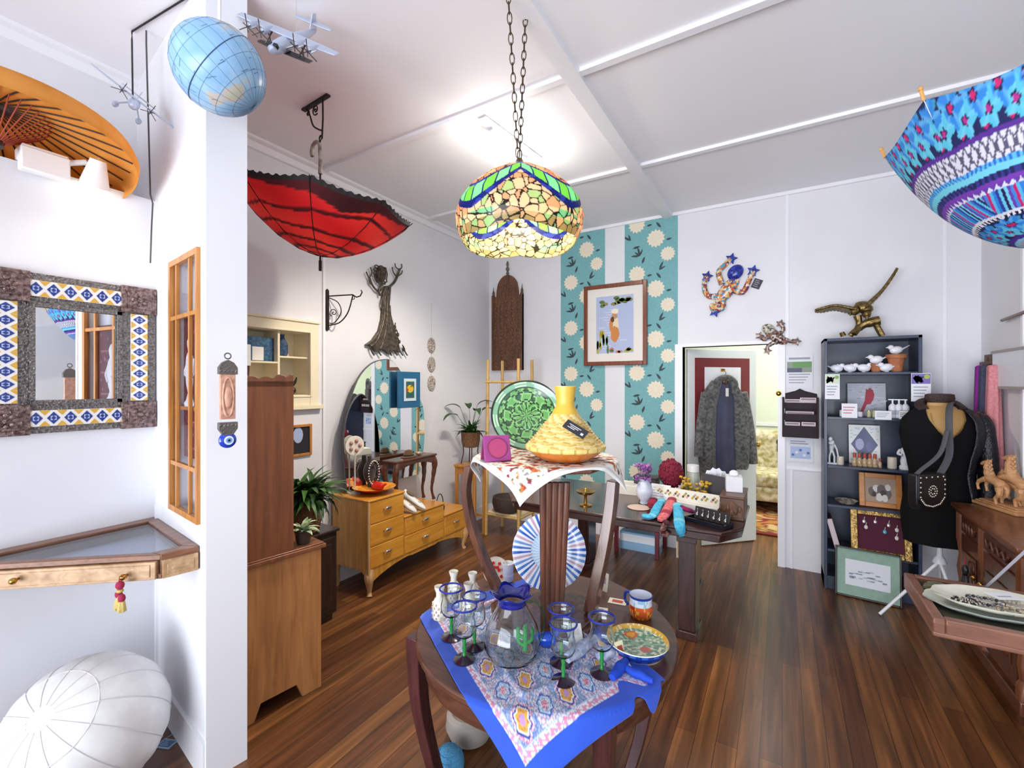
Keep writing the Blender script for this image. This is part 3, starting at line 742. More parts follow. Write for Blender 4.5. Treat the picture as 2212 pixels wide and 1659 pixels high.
b.M = RM(rz=aw); b.tube(hk, [.012]*2+[.011]*10, 10); part('handle', b, mat('horn_handle', '#5d5048', .3, col2='#b8aea0', scale=18), t)
# niche shelf set into the wall
oy = (NY0+NY1)/2; hy = (NY1-NY0)/2
t = thing('niche_shelf', 'cream framed shelf niche set into the wall above the brown hutch', 'wall shelf', (LW, oy, NZ0), pi/2)
hz = NZ1-NZ0
b = B(); f = .075
for x0, x1, a0, a1 in ((-hy-f, -hy, -f, hz+f), (hy, hy+f, -f, hz+f), (-hy, hy, -f, 0), (-hy, hy, hz, hz+f)): b.box(x0, x1, -.022, -.001, a0, a1)
b.box(-hy-f-.03, hy+f+.03, -.04, -.001, -f-.03, -f); b.box(-hy-f-.012, hy+f+.012, -.032, -.001, hz+f, hz+f+.016)
b.box(-hy, hy, -.028, -.02, -.014, .0); b.box(-hy-.014, -hy, -.028, -.02, -.014, hz+.014); b.box(hy, hy+.014, -.028, -.02, -.014, hz+.014); b.box(-hy, hy, -.028, -.02, hz, hz+.014)
part('frame', b, cream, t, bev=.003)
b = B(); b.box(-hy, hy, .182, .189, 0, hz); b.box(-hy, -hy+.004, 0, .182, 0, hz); b.box(hy-.004, hy, 0, .182, 0, hz); b.box(-hy, hy, 0, .182, 0, .004); b.box(-hy, hy, 0, .182, hz-.004, hz); part('lining', b, cream, t)
xd, z1_ = pl(603, 760, (LW, oy, 0), pi/2)[0], None
b = B(); b.box(xd-.008, xd+.008, .004, .18, .004, hz-.004); part('divider', b, cream, t)
zs2 = onx(640, 773, LW-.05).z-NZ0; zs1 = onx(580, 783, LW-.05).z-NZ0
b = B(); b.box(xd+.008, hy-.004, .006, .18, zs2-.006, zs2+.006); part('shelf', b, cream, t); b = B(); b.box(-hy+.004, xd-.008, .006, .18, zs1-.006, zs1+.006); part('shelf', b, cream, t)
nav = mat('navy_patterned_cloth', '#1f3350', .7, col2='#3d5c86', scale=70)
def niche_item(lx, z): return (LW-.07, oy+lx, NZ0+z)
b = B(); b.box(-.13, .13, -.02, .0, 0, .17, 0); b.box(-.03, .05, -.026, -.02, .005, .10, 1); b.box(-.115, .115, -.023, -.02, .015, .155, 0)
solo('framed_tile', b, [mat('blue_mosaic_frame', '#1d3c5c', .5, col2='#3f6f8e', scale=60), mat('white_card', '#e6e4de', .6)], 'square blue mosaic frame with white card on upper shelf of the wall niche', 'frame', loc=niche_item(pl(562, 760, (LW, oy, 0), pi/2)[0], zs1+.007), rz=pi/2, bev=.003)
b = B(); b.lathe([(.03, 0), (.035, .01), (.035, .1), (.02, .125), (.014, .14), (.016, .16)], 20, 0); b.box(-.038, .038, -.012, .012, .02, .09, 0)
solo('dark_bottle', b, nav, 'dark blue cloth-covered bottle on upper right shelf of the wall niche', 'bottle', loc=niche_item(pl(622, 760, (LW, oy, 0), pi/2)[0], zs2+.007), rz=pi/2)
b = B(); b.lathe([(.03, 0), (.032, .015), (.014, .03), (.022, .06), (.03, .09), (.018, .115), (.02, .135), (.001, .15)], 16, 0)
for a in (-.8, .2, 1.2, 2.4): b.tube(spline([(0, 0, .05), (.045*cos(a), .02*sin(a), .09), (.06*cos(a), .03*sin(a), .13)], 4), [.012, .011, .011, .011, .010, .009, .008, .006, .004], 8)
for a in (.6, 2.8): b.ell((.035*cos(a), 0, .03), (.02, .018, .026), 10, 8)
solo('black_figurine', b, mat('black_carving', '#1c1a1a', .4, bmp=.3, scale=60), 'black carved figurine group on bottom shelf of the wall niche', 'figurine', loc=niche_item(pl(638, 830, (LW, oy, 0), pi/2)[0], .006), rz=pi/2)
# wall bracket
oy2, zc = onx(706, 670, LW).y, onx(706, 670, LW).z
t = thing('wall_bracket', 'black scrolled iron plant bracket sticking out from the white wall', 'bracket', (LW, oy2, zc), pi/2)
b = B(); b.slab([(-.014, -.155), (0, -.165), (.014, -.155), (.014, .155), (0, .17), (-.014, .155)], -.012, 0); part('back_plate', b, iron, t, bev=.003)
b = B(); b.M = RM(rz=radians(-62))
b.tube([(0, 0, .11), (.1, 0, .115), (.21, 0, .12), (.24, 0, .10), (.27, 0, .11), (.285, 0, .14), (.275, 0, .155)], .005, 8)
b.tube(spline([(.01, 0, -.12), (.10, 0, -.10), (.17, 0, -.02), (.21, 0, .115)], 6), .005, 8)
b.tube(spline([(.01, 0, .10), (.09, 0, .06), (.115, 0, -.02), (.06, 0, -.10), (.01, 0, -.10)], 6), .004, 8)
b.tube([(.055+.035*k/20*cos(k*.55), 0, -.02+.035*k/20*sin(k*.55)) for k in range(20)], .0035, 6)
b.tube([(.21+.02*k/12*cos(k*.7), 0, .095+.02*k/12*sin(k*.7)) for k in range(12)], .0035, 6)
part('scroll_arm', b, iron, t)
# bronze tree woman relief
oy3 = onx(830, 660, LW).y
bronze = mat('aged_bronze', '#6b6154', .42, .55, col2='#453c34', scale=40, bmp=.3)
t = thing('tree_woman_sculpture', 'bronze wall relief of a woman shaped like a tree with arms raised', 'wall sculpture', (LW, oy3, 0), pi/2)
L3 = lambda *ps: [LP(px, py, oy3) for px, py in ps]
b = B(); b.slab(L3((822, 635), (828, 618), (840, 618), (838, 640), (836, 665), (842, 690), (850, 720), (858, 750), (860, 762), (845, 757), (835, 765), (822, 755), (808, 760), (797, 748), (786, 745), (800, 735), (814, 715), (820, 690), (822, 665)), -.035, 0)
def tl(pts, r, y=-.03): return spline([(x, y, z) for x, z in L3(*pts)], 5), r
for pts, r in ((((826, 640), (824, 690), (810, 735), (795, 748)), .012), (((832, 640), (830, 700), (822, 740), (815, 756)), .012), (((836, 660), (840, 710), (846, 750)), .012), (((838, 690), (850, 735), (858, 755)), .010), (((815, 640), (814, 625), (822, 612)), .010), (((823, 640), (818, 655), (822, 670)), .008)): b.tube(tl(pts, r)[0], r, 8)
part('trunk_body', b, bronze, t, ang=60, bev=.006)
b = B(); cx, cz = L3((818, 592))[0]; b.ell((cx, -.03, cz), (.05, .03, .075), 18, 12)
for k in range(9):
    a = radians(120+k*22); b.tube(spline([(cx+.04*cos(a), -.03, cz+.06*sin(a)), (cx+.075*cos(a+.2), -.03, cz+.085*sin(a+.2)), (cx+.085*cos(a+.5), -.03, cz+.10*sin(a+.5)), (cx+.07*cos(a+.6), -.03, cz+.09*sin(a+.6))], 4), .006, 6)
for k in range(6): b.tube([(cx-.05+.018*k, -.055, cz-.05), (cx-.045+.018*k, -.06, cz), (cx-.03+.013*k, -.05, cz+.06)], .006, 6)
part('hair_crown', b, bronze, t)
b = B(); b.tube(tl(((833, 622), (845, 612), (853, 598), (858, 582)), 0)[0], .012, 8)
for e_ in (((853, 600), (845, 590), (842, 578)), ((858, 584), (850, 578), (848, 570)), ((858, 584), (863, 578), (862, 571)), ((853, 598), (862, 592), (864, 585))): b.tube(tl(e_, 0)[0], .006, 6)
b.tube(tl(((822, 622), (812, 630), (800, 618), (793, 600)), 0)[0], .009, 8)
for e_ in (((800, 618), (794, 612), (792, 603)), ((797, 610), (790, 598), (786, 588)), ((793, 600), (798, 590), (795, 578))): b.tube(tl(e_, 0)[0], .006, 6)
part('branch_arm', b, bronze, t)
b = B(); rr = random.Random(9)
for k in range(16):
    px, py = rr.uniform(842, 872), rr.uniform(700, 762)
    if (px-842)/30 > (py-690)/70: continue
    x, z = L3((px, py))[0]; b.ell((x, -.02, z), (.016, .014, .02), 8, 6); b.tube([(x, -.02, z), (x+rr.uniform(-.03, .03), -.03, z+.04)], .005, 5)
for px in (800, 815, 838, 850, 862, 872):
    b.tube(tl(((px-6, 748), (px-2, 760), (px+3, 768)), 0)[0], .007, 6)
part('root_figure', b, bronze, t)
# three leaf discs
oy4 = onx(931, 790, LW).y
t = thing('leaf_disc_hanging', 'string of three pierced brown discs hanging on the white wall beside the arched mirror', 'wall hanging', (LW, oy4, 0), pi/2)
bone = mat('speckled_seed_disc', '#5a453c', .6, col2='#d9cfc6', scale=90)
for py in (746, 787, 828):
    b = B(); x, z = LP(931, py, oy4); b.slab([(x+.058*cos(a), z+.078*sin(a)) for a in [2*pi*i/24 for i in range(24)]], -.012, -.002)
    for k in range(10): b.ell((x+.035*cos(k*.63), -.012, z+.05*sin(k*.63)), (.012, .005, .014), 8, 6)
    part('disc', b, bone, t, bev=.003)
b = B(); b.tube([(0, -.006, LP(931, 655, oy4)[1]), (0, -.006, LP(931, 830, oy4)[1])], .0015, 5); part('cord', b, mat('pale_string', '#c9c2ba', .8), t)
# ---------------------------------------------------------------- furniture along the left wall
hut = wood('brown_veneer', '#9c683c', '#be8450', 'z', .38, .8, .1); huts = wood('red_brown_veneer', '#70422a', '#8c5636', 'z', .38, .8, .1)
HO = Vector((-2.15, 1.095, 0))
t = thing('hutch', 'tall brown wooden hutch with stepped back standing against the dividing wall', 'cabinet', HO, PRZ)
HW, HD, HU, HZ, HT = .92, .43, .285, .765, 1.645
b = B()
for x0 in (-.022, -HW):
    b.add([], []); M = RM(rz=pi/2, loc=(x0, 0, 0)); b.slab([(0, 0), (.10, 0), (.13, .075), (.3, .075), (.33, 0), (HD, 0), (HD, HZ-.03), (0, HZ-.03)], -.022, 0, M=M)
b.box(-HW, 0, 0, .015, .06, HZ-.03); b.box(-HW+.02, -.02, .015, HD-.02, .1, .12)
part('base_carcass', b, hut, t, bev=.003)
b = B(); b.box(-HW-.015, .015, -.005, HD+.02, HZ-.03, HZ-.008); b.box(-HW-.008, .008, -.003, HD+.012, HZ-.008, HZ); part('base_top', b, huts, t, bev=.005)
b = B(); b.box(-.02, 0, 0, HU, HZ, HT-.03); b.box(-HW, -HW+.02, 0, HU, HZ, HT-.03); b.box(-HW, 0, 0, .012, HZ, HT-.02); b.box(-HW, 0, 0, HU, HT-.05, HT-.03)
b.slab([(HU*k/16, HT-.03+.012*abs(sin(k*.9))+(.02 if k > 11 else .01)) for k in range(17)]+[(HU, HT-.06), (0, HT-.06)], -.02, 0, M=RM(rz=pi/2, loc=(-.02, 0, 0)))
part('upper_carcass', b, huts, t, bev=.002)
for k in range(2):
    b = B(); b.box(-HW+.03+k*.435, -HW+.03+k*.435+.425, HD-.02, HD, .12, HZ-.04); d_ = part('door', b, hut, t, bev=.004)
    b = B(); b.ell((-HW+.42+k*.07, HD+.015, .45), (.014, .014, .014), 12, 8); part('knob', b, brass, d_)
b = B(); b.box(-HW+.02, -.02, .012, HU-.01, 1.18, 1.195); part('shelf', b, huts, t)
def hutl(x, y, z): return Vector((HO.x+cos(PRZ)*x-sin(PRZ)*y, HO.y+sin(PRZ)*x+cos(PRZ)*y, z))
b = B(); b.lathe([(.028, 0), (.03, .01), (.022, .05), (.026, .09), (.012, .12)], 16, 0); b.tube(spline([(0, 0, .09), (.01, -.012, .13), (-.005, -.03, .165), (-.03, -.045, .155)], 5), .012, 10, 1); b.tube(spline([(.014, .0, .14), (.02, .02, .08), (.012, .02, .0)], 5), .009, 8, 1); b.box(-.03, .03, -.005, .03, .06, .16, 2)
solo('carved_figure', b, [mat('cream_carving', '#d8c49c', .5), mat('maroon_carving', '#5e2420', .4), mat('white_card', '#e6e4de', .6)], 'cream and maroon carved ornament standing on top of the tall brown hutch', 'ornament', loc=hutl(-.05, .06, HT-.018))
# small variegated plant on the hutch ledge
p = hutl(-.055, .36, HZ)
t = thing('variegated_plant', 'small pale variegated plant in a dark pot on the lower ledge of the hutch', 'plant', p)
b = B(); b.lathe([(.03, 0), (.036, .02), (.042, .06), (.045, .065), (.038, .06), (.001, .055)], 18); part('pot', b, mat('dark_glazed_pot', '#3b2f2a', .3), t)
b = B(); rr = random.Random(5)
for k in range(26): lblade(b, (0, 0, .055), rr.uniform(0, 6.28), rr.uniform(.5, 1.4), rr.uniform(.06, .12), .03, rr.uniform(.8, 1.8))
part('leaf_cluster', b, green3, t)
# dark cabinet
dkw = wood('dark_stained_wood', '#251a16', '#3a2720', 'z', .3, .8, .3)
t = thing('dark_cabinet', 'low dark cabinet between the brown hutch and the yellow dresser', 'cabinet', (-2.83, 1.85, 0))
b = B(); b.box(-.22, .225, -.16, .165, .05, .60); b.box(-.2, .2, -.14, .15, 0, .05); part('carcass', b, dkw, t, bev=.004)
b = B(); b.box(-.235, .24, -.17, .18, .60, .62); part('top', b, dkw, t, bev=.005)
b = B(); b.box(.225, .236, -.14, .15, .08, .57); b.box(.236, .242, -.1, .11, .12, .53); part('door', b, dkw, t, bev=.003)
p = onz(695, 1130, .62); p = Vector((-2.70, 1.84, .62))
t = thing('potted_fern', 'bushy dark green fern in brown wicker basket on the low dark cabinet', 'plant', p)
wick = mat('brown_wicker', '#7a5533', .7, col2='#5a3b22', scale=60, bmp=.8)
b = B(); b.lathe([(.075, 0), (.09, .02), (.105, .10), (.11, .2), (.115, .205), (.098, .2), (.09, .18), (.001, .17)], 40, 0, lobes=20, la=.012)
for k in range(9): b.tube([((.083+.0027*k)*cos(2*pi*i/30)*1.06, (.083+.0027*k)*sin(2*pi*i/30)*1.06, .02+.021*k) for i in range(30)], .006, 6, closed=True)
part('basket', b, wick, t)
b = B(); rr = random.Random(11)
for k in range(150):
    el = rr.uniform(.25, 1.45); lblade(b, (rr.uniform(-.05, .05), rr.uniform(-.05, .05), .19), rr.uniform(0, 6.28), el, rr.uniform(.2, .36), rr.uniform(.03, .055), rr.uniform(1.0, 2.4), k % 2)
part('frond_leaves', b, [green1, green2], t)
# dresser
dg = wood('golden_veneer', '#bc7c2a', '#dca044', 'z', .32, .7, .25); dgf = wood('golden_burl_front', '#c47e26', '#e2a440', 'y', .3, .6, .25, '#d29032'); dge = wood('pale_edge_wood', '#b88c5a', '#d0a674', 'z', .35)
chrome = mat('polished_steel', '#c9c9cc', .18, 1)
XF, XB = -2.65, -3.06; S = [(2.325, 2.693, .73), (2.693, 3.197, .522), (3.197, 3.545, .408)]; ZB = .195
t = thing('stepped_dresser', 'golden wooden dresser stepping down in three heights with silver handles', 'dresser', ((XF+XB)/2, 2.93, 0))
ox, oy5 = (XF+XB)/2, 2.93; hx = (XF-XB)/2
b = B()
for y0, y1, zt_ in S: b.box(-hx, hx, y0-oy5, y1-oy5, ZB, zt_-.018)
part('carcass', b, dg, t, bev=.003)
for y0, y1, zt_ in S:
    b = B(); b.box(-hx-.005, hx+.014, y0-oy5-(.008 if y0 < 2.5 else 0), y1-oy5+.006, zt_-.018, zt_); part('step_top', b, dgf, t, bev=.006)
b = B(); b.box(hx-.004, hx+.012, 2.317-oy5, 2.337-oy5, .1, .712); part('corner_post', b, dge, t, bev=.003)
for (y0, y1, zt_), n in zip(S, (3, 2, 1)):
    hgt = (zt_-.02-ZB-.01)/n
    for k in range(n):
        b = B(); z0_ = ZB+.01+k*hgt; b.box(hx-.002, hx+.008, y0-oy5+.014, y1-oy5-.006, z0_+.004, z0_+hgt-.004); d_ = part('drawer', b, dgf, t, bev=.004)
        b = B(); yc = (y0+y1)/2-oy5; zc_ = z0_+hgt*.55
        b.tube(spline([(hx+.008, yc-.04, zc_), (hx+.026, yc-.03, zc_+.004), (hx+.03, yc, zc_+.008), (hx+.026, yc+.03, zc_+.004), (hx+.008, yc+.04, zc_)], 4), .0055, 8); b.ell((hx+.024, yc, zc_+.004), (.006, .03, .012), 12, 8)
        part('handle', b, chrome, d_, 'curved silver drawer handle')
b = B(); y0, y1 = S[0][0]-oy5, S[2][1]-oy5
pts = [(y0+.0, ZB), (y0+.0, .12)]+[(y0+.05+(y1-y0-.1)*k/24, ZB-.075*(abs(k/12-1)**3)-.012-.01*(1 if 8 < k < 16 else 0)) for k in range(25)]+[(y1, .12), (y1, ZB)]
b.slab(pts, -.014, 0, M=RM(rz=pi/2, loc=(hx-.014, 0, 0)))
b.slab([(-hx, ZB), (-hx, .15), (-hx*.6, .185), (hx*.6, .185), (hx, .13), (hx, ZB)], y0, y0+.014)
part('apron', b, dg, t, bev=.002)
for yy in (y0+.03, y1-.03):
    for xx in (hx-.02, -hx+.03):
        b = B(); sx = 1 if xx > 0 else -1; sy = -1 if yy < 0 else 1
        b.tube(spline([(xx, yy, .2), (xx+.012*sx, yy+.014*sy, .14), (xx+.004*sx, yy+.004*sy, .07), (xx, yy, .03), (xx+.008*sx, yy+.008*sy, .0)], 4), [.032]*3+[.036]*2+[.034, .03, .026, .023, .02, .018, .017, .016, .016, .018, .02, .022][:12], 10); part('leg', b, dge, t)
# arched mirror behind the dresser
t = thing('arched_mirror', 'frameless arched mirror with a folding side wing behind the golden dresser', 'mirror', (-3.0, 2.86, .735), pi/2)
def archo(w2, h, sh, n=20, x0=0): return [(x0-w2, 0), (x0+w2, 0)]+[(x0+w2*cos(pi*k/n), sh+(h-sh)*sin(pi*k/n)) for k in range(n+1)]
ao = [(-.40, 0), (.40, 0), (.46, .3), (.45, .62), (.36, .76), (.22, .90), (.06, 1.06), (-.06, 1.075), (-.2, 1.03), (-.32, .92), (-.40, .76), (-.46, .56), (-.46, .3)]
ao = [(p.x, p.y) for p in spline([(x, z, 0) for x, z in ao[1:]]+[(ao[0][0], ao[0][1], 0)], 5)]
b = B(); b.slab(ao, -.006, 0); part('mirror_glass', b, silver, t)
b = B(); b.slab([(x*1.012, z*1.008-.002) for x, z in ao], .0005, .014); part('backing', b, mat('grey_mirror_backing', '#57585c', .5), t)
b = B(); wo = [(p.x, p.y) for p in spline([(-.14, 0, 0), (.14, 0, 0), (.17, .35, 0), (.12, .62, 0), (.0, .78, 0), (-.12, .66, 0), (-.17, .4, 0), (-.14, .0, 0)], 5)][:-1]
b.M = RM(rz=radians(-4), loc=(-.34, -.055, 0)); b.slab(wo, -.006, 0); part('wing_glass', b, silver, t)
b = B(); b.M = RM(rz=radians(-4), loc=(-.34, -.055, 0)); b.slab([(x*1.03, z*1.012-.002) for x, z in wo], .0005, .012); part('wing_backing', b, mat('grey_mirror_backing', '#57585c', .5), t)
# things on and around the dresser
p = onx(886, 842, -2.93); t = thing('fish_picture', 'small picture in wide blue frame propped on the arched mirror', 'picture', (-2.955, p.y, p.z), pi/2)
W2, H2 = .14, .165
b = B(); b.box(-W2, W2, -.02, 0, -H2, H2); b.box(-W2*.6, W2*.6, -.024, -.019, -H2*.66, H2*.66); part('frame', b, mat('teal_blue_frame', '#1f5f86', .4), t, bev=.003)
b = B(); b.box(-W2*.56, W2*.56, -.0255, -.0235, -H2*.62, H2*.62, 0); b.box(-W2*.38, W2*.38, -.0262, -.025, -H2*.46, H2*.46, 1)
b.poly([(W2*.3*cos(a), -.0268, H2*.22*sin(a)+.01) for a in [-2*pi*i/14 for i in range(14)]][::-1], 2); b.poly([(-.05, -.027, .03), (-.02, -.027, .0), (-.045, -.027, -.03)], 3); b.poly([(.0, -.0272, .03), (.02, -.0272, .05), (.03, -.0272, .025)], 3)
part('print', b, [mat('pale_mat_board', '#c9d4dc', .7), mat('dark_green_print', '#1f4a4c', .6, col2='#2c6a68', scale=50), mat('yellow_fish_print', '#d8b22c', .6), mat('red_fish_fin_print', '#b0402c', .6)], t)
p = onz(800, 1064, .73); p = Vector((-2.80, 2.52, .73))
t = thing('fruit_dish', 'shallow orange and red dish on the tallest step of the golden dresser', 'dish', p)
def dcol(j, i): return '#d03020' if 44 <= i <= 62 or i < 3 else ('#e8952c' if i % 7 else '#f0b04a')
b = B(); b.lathe([(.03, .0), (.06, .004), (.12, .03), (.165, .048), (.168, .052), (.12, .036), (.06, .012), (.001, .008)], 64, 0, cf=dcol); part('bowl', b, dyed('orange_red_glaze', .2, coat=.3), t)
b = B(); b.ell((-.02, .05, .045), (.075, .03, .035), 14, 10); b.tube([(.05, .04, .05), (.08, .05, .07)], .01, 8); part('chilli_ornament', b, mat('red_glaze', '#cf2a1e', .2), t)
# white shoes
def shoe(loc, rz, label):
    t = thing('white_shoe', label, 'shoe', loc, rz); TL = RM(radians(-24), 0, 0, (0, 0, .052))
    b = B()
    secs = [(-.11, .026, .0, .075), (-.08, .03, .0, .062), (-.03, .027, .0, .05), (.03, .033, 0, .042), (.08, .034, 0, .034), (.115, .022, 0, .022), (.13, .004, 0, .012)]
    vs, fs = [], []; n = 12
    for y, w, z0_, z1_ in secs:
        for k in range(n):
            a = 2*pi*k/n; vs.append((w*cos(a), y, z0_+.006+(z1_-z0_)*(.5+.5*sin(a))))
    for j in range(len(secs)-1):
        for k in range(n): fs.append((j*n+k, j*n+(k+1) % n, (j+1)*n+(k+1) % n, (j+1)*n+k))
    fs += [tuple(reversed(range(n))), tuple((len(secs)-1)*n+k for k in range(n))]
    b.add(vs, fs); b.v = [TL @ v for v in b.v]; b.cyl((0, -.085, 0), (0, -.085, .085), .008, 10, 0, .014); part('upper', b, mat('white_kid_leather', '#e8e4de', .4), t, ang=70)
    b = B(); b.prism([(-.028, -.115), (.028, -.115), (.03, -.03), (.037, .06), (.022, .12), (0, .135), (-.022, .12), (-.037, .06), (-.03, -.03)], 0, .009); b.v = [TL @ v for v in b.v]; part('sole', b, mat('tan_sole', '#b8996c', .5), t)
    b = B(); b.ell((0, -.055, .066), (.021, .045, .012), 14, 8); b.v = [TL @ v for v in b.v]; part('lining', b, mat('dark_shoe_lining', '#6d5b48', .7), t)
    b = B()
    for k in range(5): b.ell((.012*cos(k*1.3), .055+.01*sin(k*1.3), .043), (.005, .005, .003), 8, 6)
    b.v = [TL @ v for v in b.v]; part('beading', b, mat('silver_beads', '#9aa0a8', .3, .6), t)
shoe((-2.73, 2.77, .522), radians(-75), 'white beaded shoe on the middle dresser step next to the red dish'); shoe((-2.73, 2.88, .522), radians(-75), 'white beaded shoe on the middle dresser step nearer the low step')
# cabriole side table standing on the dresser
mah = wood('mahogany', '#45271a', '#653a26', 'x', .28, .8, .3)
t = thing('cabriole_stool_table', 'small brown cabriole-legged table standing on the dresser in front of the arched mirror', 'table', (-2.845, 2.98, .522), radians(92))
tw2, td2, th = .27, .085, .43
b = B(); b.box(-tw2, tw2, -td2, td2, th-.02, th); part('table_top', b, mah, t, bev=.008)
b = B()
b.slab([(-tw2+.03, th-.02), (-tw2+.03, th-.09)]+[(-tw2+.03+(2*tw2-.06)*k/12, th-.05-.04*abs(k/6-1)**2) for k in range(1, 12)]+[(tw2-.03, th-.09), (tw2-.03, th-.02)], -td2+.01, -td2+.025); b.box(-tw2+.03, tw2-.03, td2-.03, td2-.015, th-.08, th-.02); part('apron', b, mah, t, bev=.003)
for sx in (-1, 1):
    for sy in (-1, 1):
        b = B(); x, y = sx*(tw2-.035), sy*(td2-.03)
        zl = 0 if True else 0
        b.tube(spline([(x, y, th-.02), (x+sx*.02, y+sy*.01, th-.09), (x+sx*.01, y, th*.5), (x-sx*.012, y, .1), (x+sx*.012, y+sy*.006, .008)], 5), [.026]*4+[.028]*3+[.022]*3+[.017]*3+[.013]*3+[.012]*3+[.015, .018], 10); part('leg', b, mah, t)
# round fan and beads in front of the mirror wing
p = Vector((-2.91, 2.42, .73)); t = thing('paddle_fan', 'round white fan painted with flowers standing before the mirror wing', 'fan', p)
b = B(); R = RM(pi/2, 0, radians(75)); b.M = Matrix.Translation((0, 0, .38)); b.lathe([(.001, -.003), (.075, -.003), (.078, 0), (.075, .003), (.001, .003)], 32, 0, R); part('fan_leaf', b, mat('ivory_fan', '#e2dccf', .6), t)
b = B(); b.cyl((0, 0, 0), (0, 0, .32), .006, 8); b.lathe([(.045, 0), (.045, .008), (.01, .02)], 18); part('handle', b, mat('pale_handle', '#c8c4b4', .4), t)
b = B(); b.M = Matrix.Translation((0, 0, .38))
for k in range(5): b.ell(R @ Vector((.04*cos(k*1.257), .04*sin(k*1.257), .004)), (.016, .016, .016), 8, 6, R=None)
part('painted_flower', b, mat('rust_flower_print', '#b08a7c', .6), t)
p = Vector((-2.90, 2.56, .73)); t = thing('necklace_stand', 'dark necklace bust with pearl beads standing on the dresser before the arched mirror', 'jewellery stand', p)
b = B(); b.lathe([(.05, 0), (.05, .01), (.02, .02), (.018, .06), (.05, .10), (.062, .16), (.045, .21), (.022, .24), (.02, .28), (.001, .285)], 22, 0, M=Matrix.Diagonal((.6, 1, 1, 1))); part('bust', b, mat('black_velvet', '#231c1c', .9, sheen=.4), t)
for s, m_, nm in ((1, mat('pearl', '#dcdcd6', .2), 'pearl_string'), (.7, mat('jet_bead', '#3a322e', .25), 'dark_bead_string')):
    b = B()
    for k in range(24):
        a = radians(20)+radians(320)*k/23-pi/2
        b.ell((.04+.012*s, .055*s*sin(a+pi/2)*1.0, .13-.10*s*cos(a+pi/2)*.95+.02), (.006, .006, .006), 8, 6)
    part(nm, b, m_, t)

p = onx(640, 952, LW); hh = abs(onx(640, 918, LW).z-onx(640, 987, LW).z)/2
t = thing('small_framed_print', 'small wooden framed dark print on the white wall above the fern', 'picture', (LW, p.y, p.z), pi/2)
b = B(); w_ = .12
for q in ((-w_, -w_+.02, -hh, hh), (w_-.02, w_, -hh, hh), (-w_+.02, w_-.02, -hh, -hh+.02), (-w_+.02, w_-.02, hh-.02, hh)): b.box(q[0], q[1], -.018, 0, q[2], q[3])
part('frame', b, wood('honey_pine', '#a86a2c', '#c98a45'), t, bev=.003)
b = B(); b.box(-w_+.02, w_-.02, -.008, -.002, -hh+.02, hh-.02, 0); b.poly([(.04*cos(-i*pi/6)+.01, -.0085, .06*sin(-i*pi/6)+.04) for i in range(12)], 1); part('print', b, [mat('black_print', '#1f2026', .6), mat('pale_blue_print', '#a8b8dc')], t)
b = B(); b.lathe([(.075, 0), (.08, .004), (.05, .01), (.045, .04), (.03, .06), (.001, .066)], 28, 0, Matrix.Diagonal((.75, 1, 1, 1))); b.tube([(.037*cos(2*pi*i/24), .049*sin(2*pi*i/24), .018) for i in range(24)], .005, 6, 1, closed=True)
solo('brown_hat', b, [mat('brown_felt', '#5c4028', .9, sheen=.2), mat('dark_hat_band', '#2b201a', .8)], 'little brown felt hat on the cabriole-legged table', 'hat', loc=(-2.845, 2.95, .953))
b = B(); b.ell((0, 0, .016), (.03, .024, .016), 14, 10)
for k in range(5): b.lathe([(.007, 0), (.001, .02)], 8, 0, RM(radians(60), 0, k*1.257, (.022*sin(k*1.257), -.022*cos(k*1.257), .018)))
solo('sea_shell', b, mat('pale_shell', '#c8b49c', .4, col2='#8a6e58', scale=60), 'pale brown sea shell next to the felt hat on the cabriole-legged table', 'shell', loc=(-2.845, 3.08, .953))
b = B(); b.lathe([(.04, 0), (.045, .01), (.045, .04), (.03, .05), (.001, .05)], 20); b.tube([(.0, .05*cos(pi*k/12), .03+.12*sin(pi*k/12)) for k in range(13)], .004, 6); b.tube([(.0, -.05, .03), (.0, -.09, .06), (0, -.095, .03)], .004, 6)
solo('iron_burner', b, iron, 'small black iron burner with arched handle on the lowest dresser step', 'burner', loc=(-2.78, 3.30, .409))
# ---------------------------------------------------------------- round table with the lyre stand and everything on it
TC = Vector((-.80, 1.577, 0)); TR, TZ = .494, .66
def cl(lat, dp, z=0): return Vector((RT[0]*lat+FW[0]*dp, RT[1]*lat+FW[1]*dp, z))
wal = wood('walnut_table', '#41241a', '#5f3a2a', 'x', .3, .7, .25); wald = wood('dark_red_leg', '#331a18', '#51292a', 'z', .25, .8, .35)
t = thing('round_table', 'round dark wooden table with curved legs holding the blue scarf and glassware', 'table', TC)
out = []
for i in range(96):
    a = 2*pi*i/96; r = TR
    dg_ = math.degrees(a)
    if 45 < dg_ < 85: r = min(.525, .507/cos(radians(dg_-65)))
    out.append((r*cos(a), r*sin(a)))
b = B(); b.prism(out, TZ-.028, TZ); part('table_top', b, wal, t, bev=.007, ang=50)
b = B(); b.lathe([(.44, TZ-.105), (.462, TZ-.105), (.466, TZ-.07), (.462, TZ-.028), (.44, TZ-.028)], 72); part('apron', b, wal, t, ang=50)
b = B()
for k, a in enumerate((-140.8, -40, 40, 140)):
    a = radians(a); ca_, sa_ = cos(a), sin(a); rf = .455 if k != 0 else .487
    b = B(); P = spline([(rf*ca_, rf*sa_, TZ-(.005 if k == 0 else .03)), (rf*ca_, rf*sa_, TZ-.12), ((rf-.012)*ca_, (rf-.012)*sa_, TZ-.28), ((rf-.06)*ca_, (rf-.06)*sa_, .16), ((rf-.115)*ca_, (rf-.115)*sa_, 0)], 5)
    b.tube(P, [.045-.018*i/(len(P)-1) for i in range(len(P))], 4)
    part('leg', b, wald, t, bev=.004)
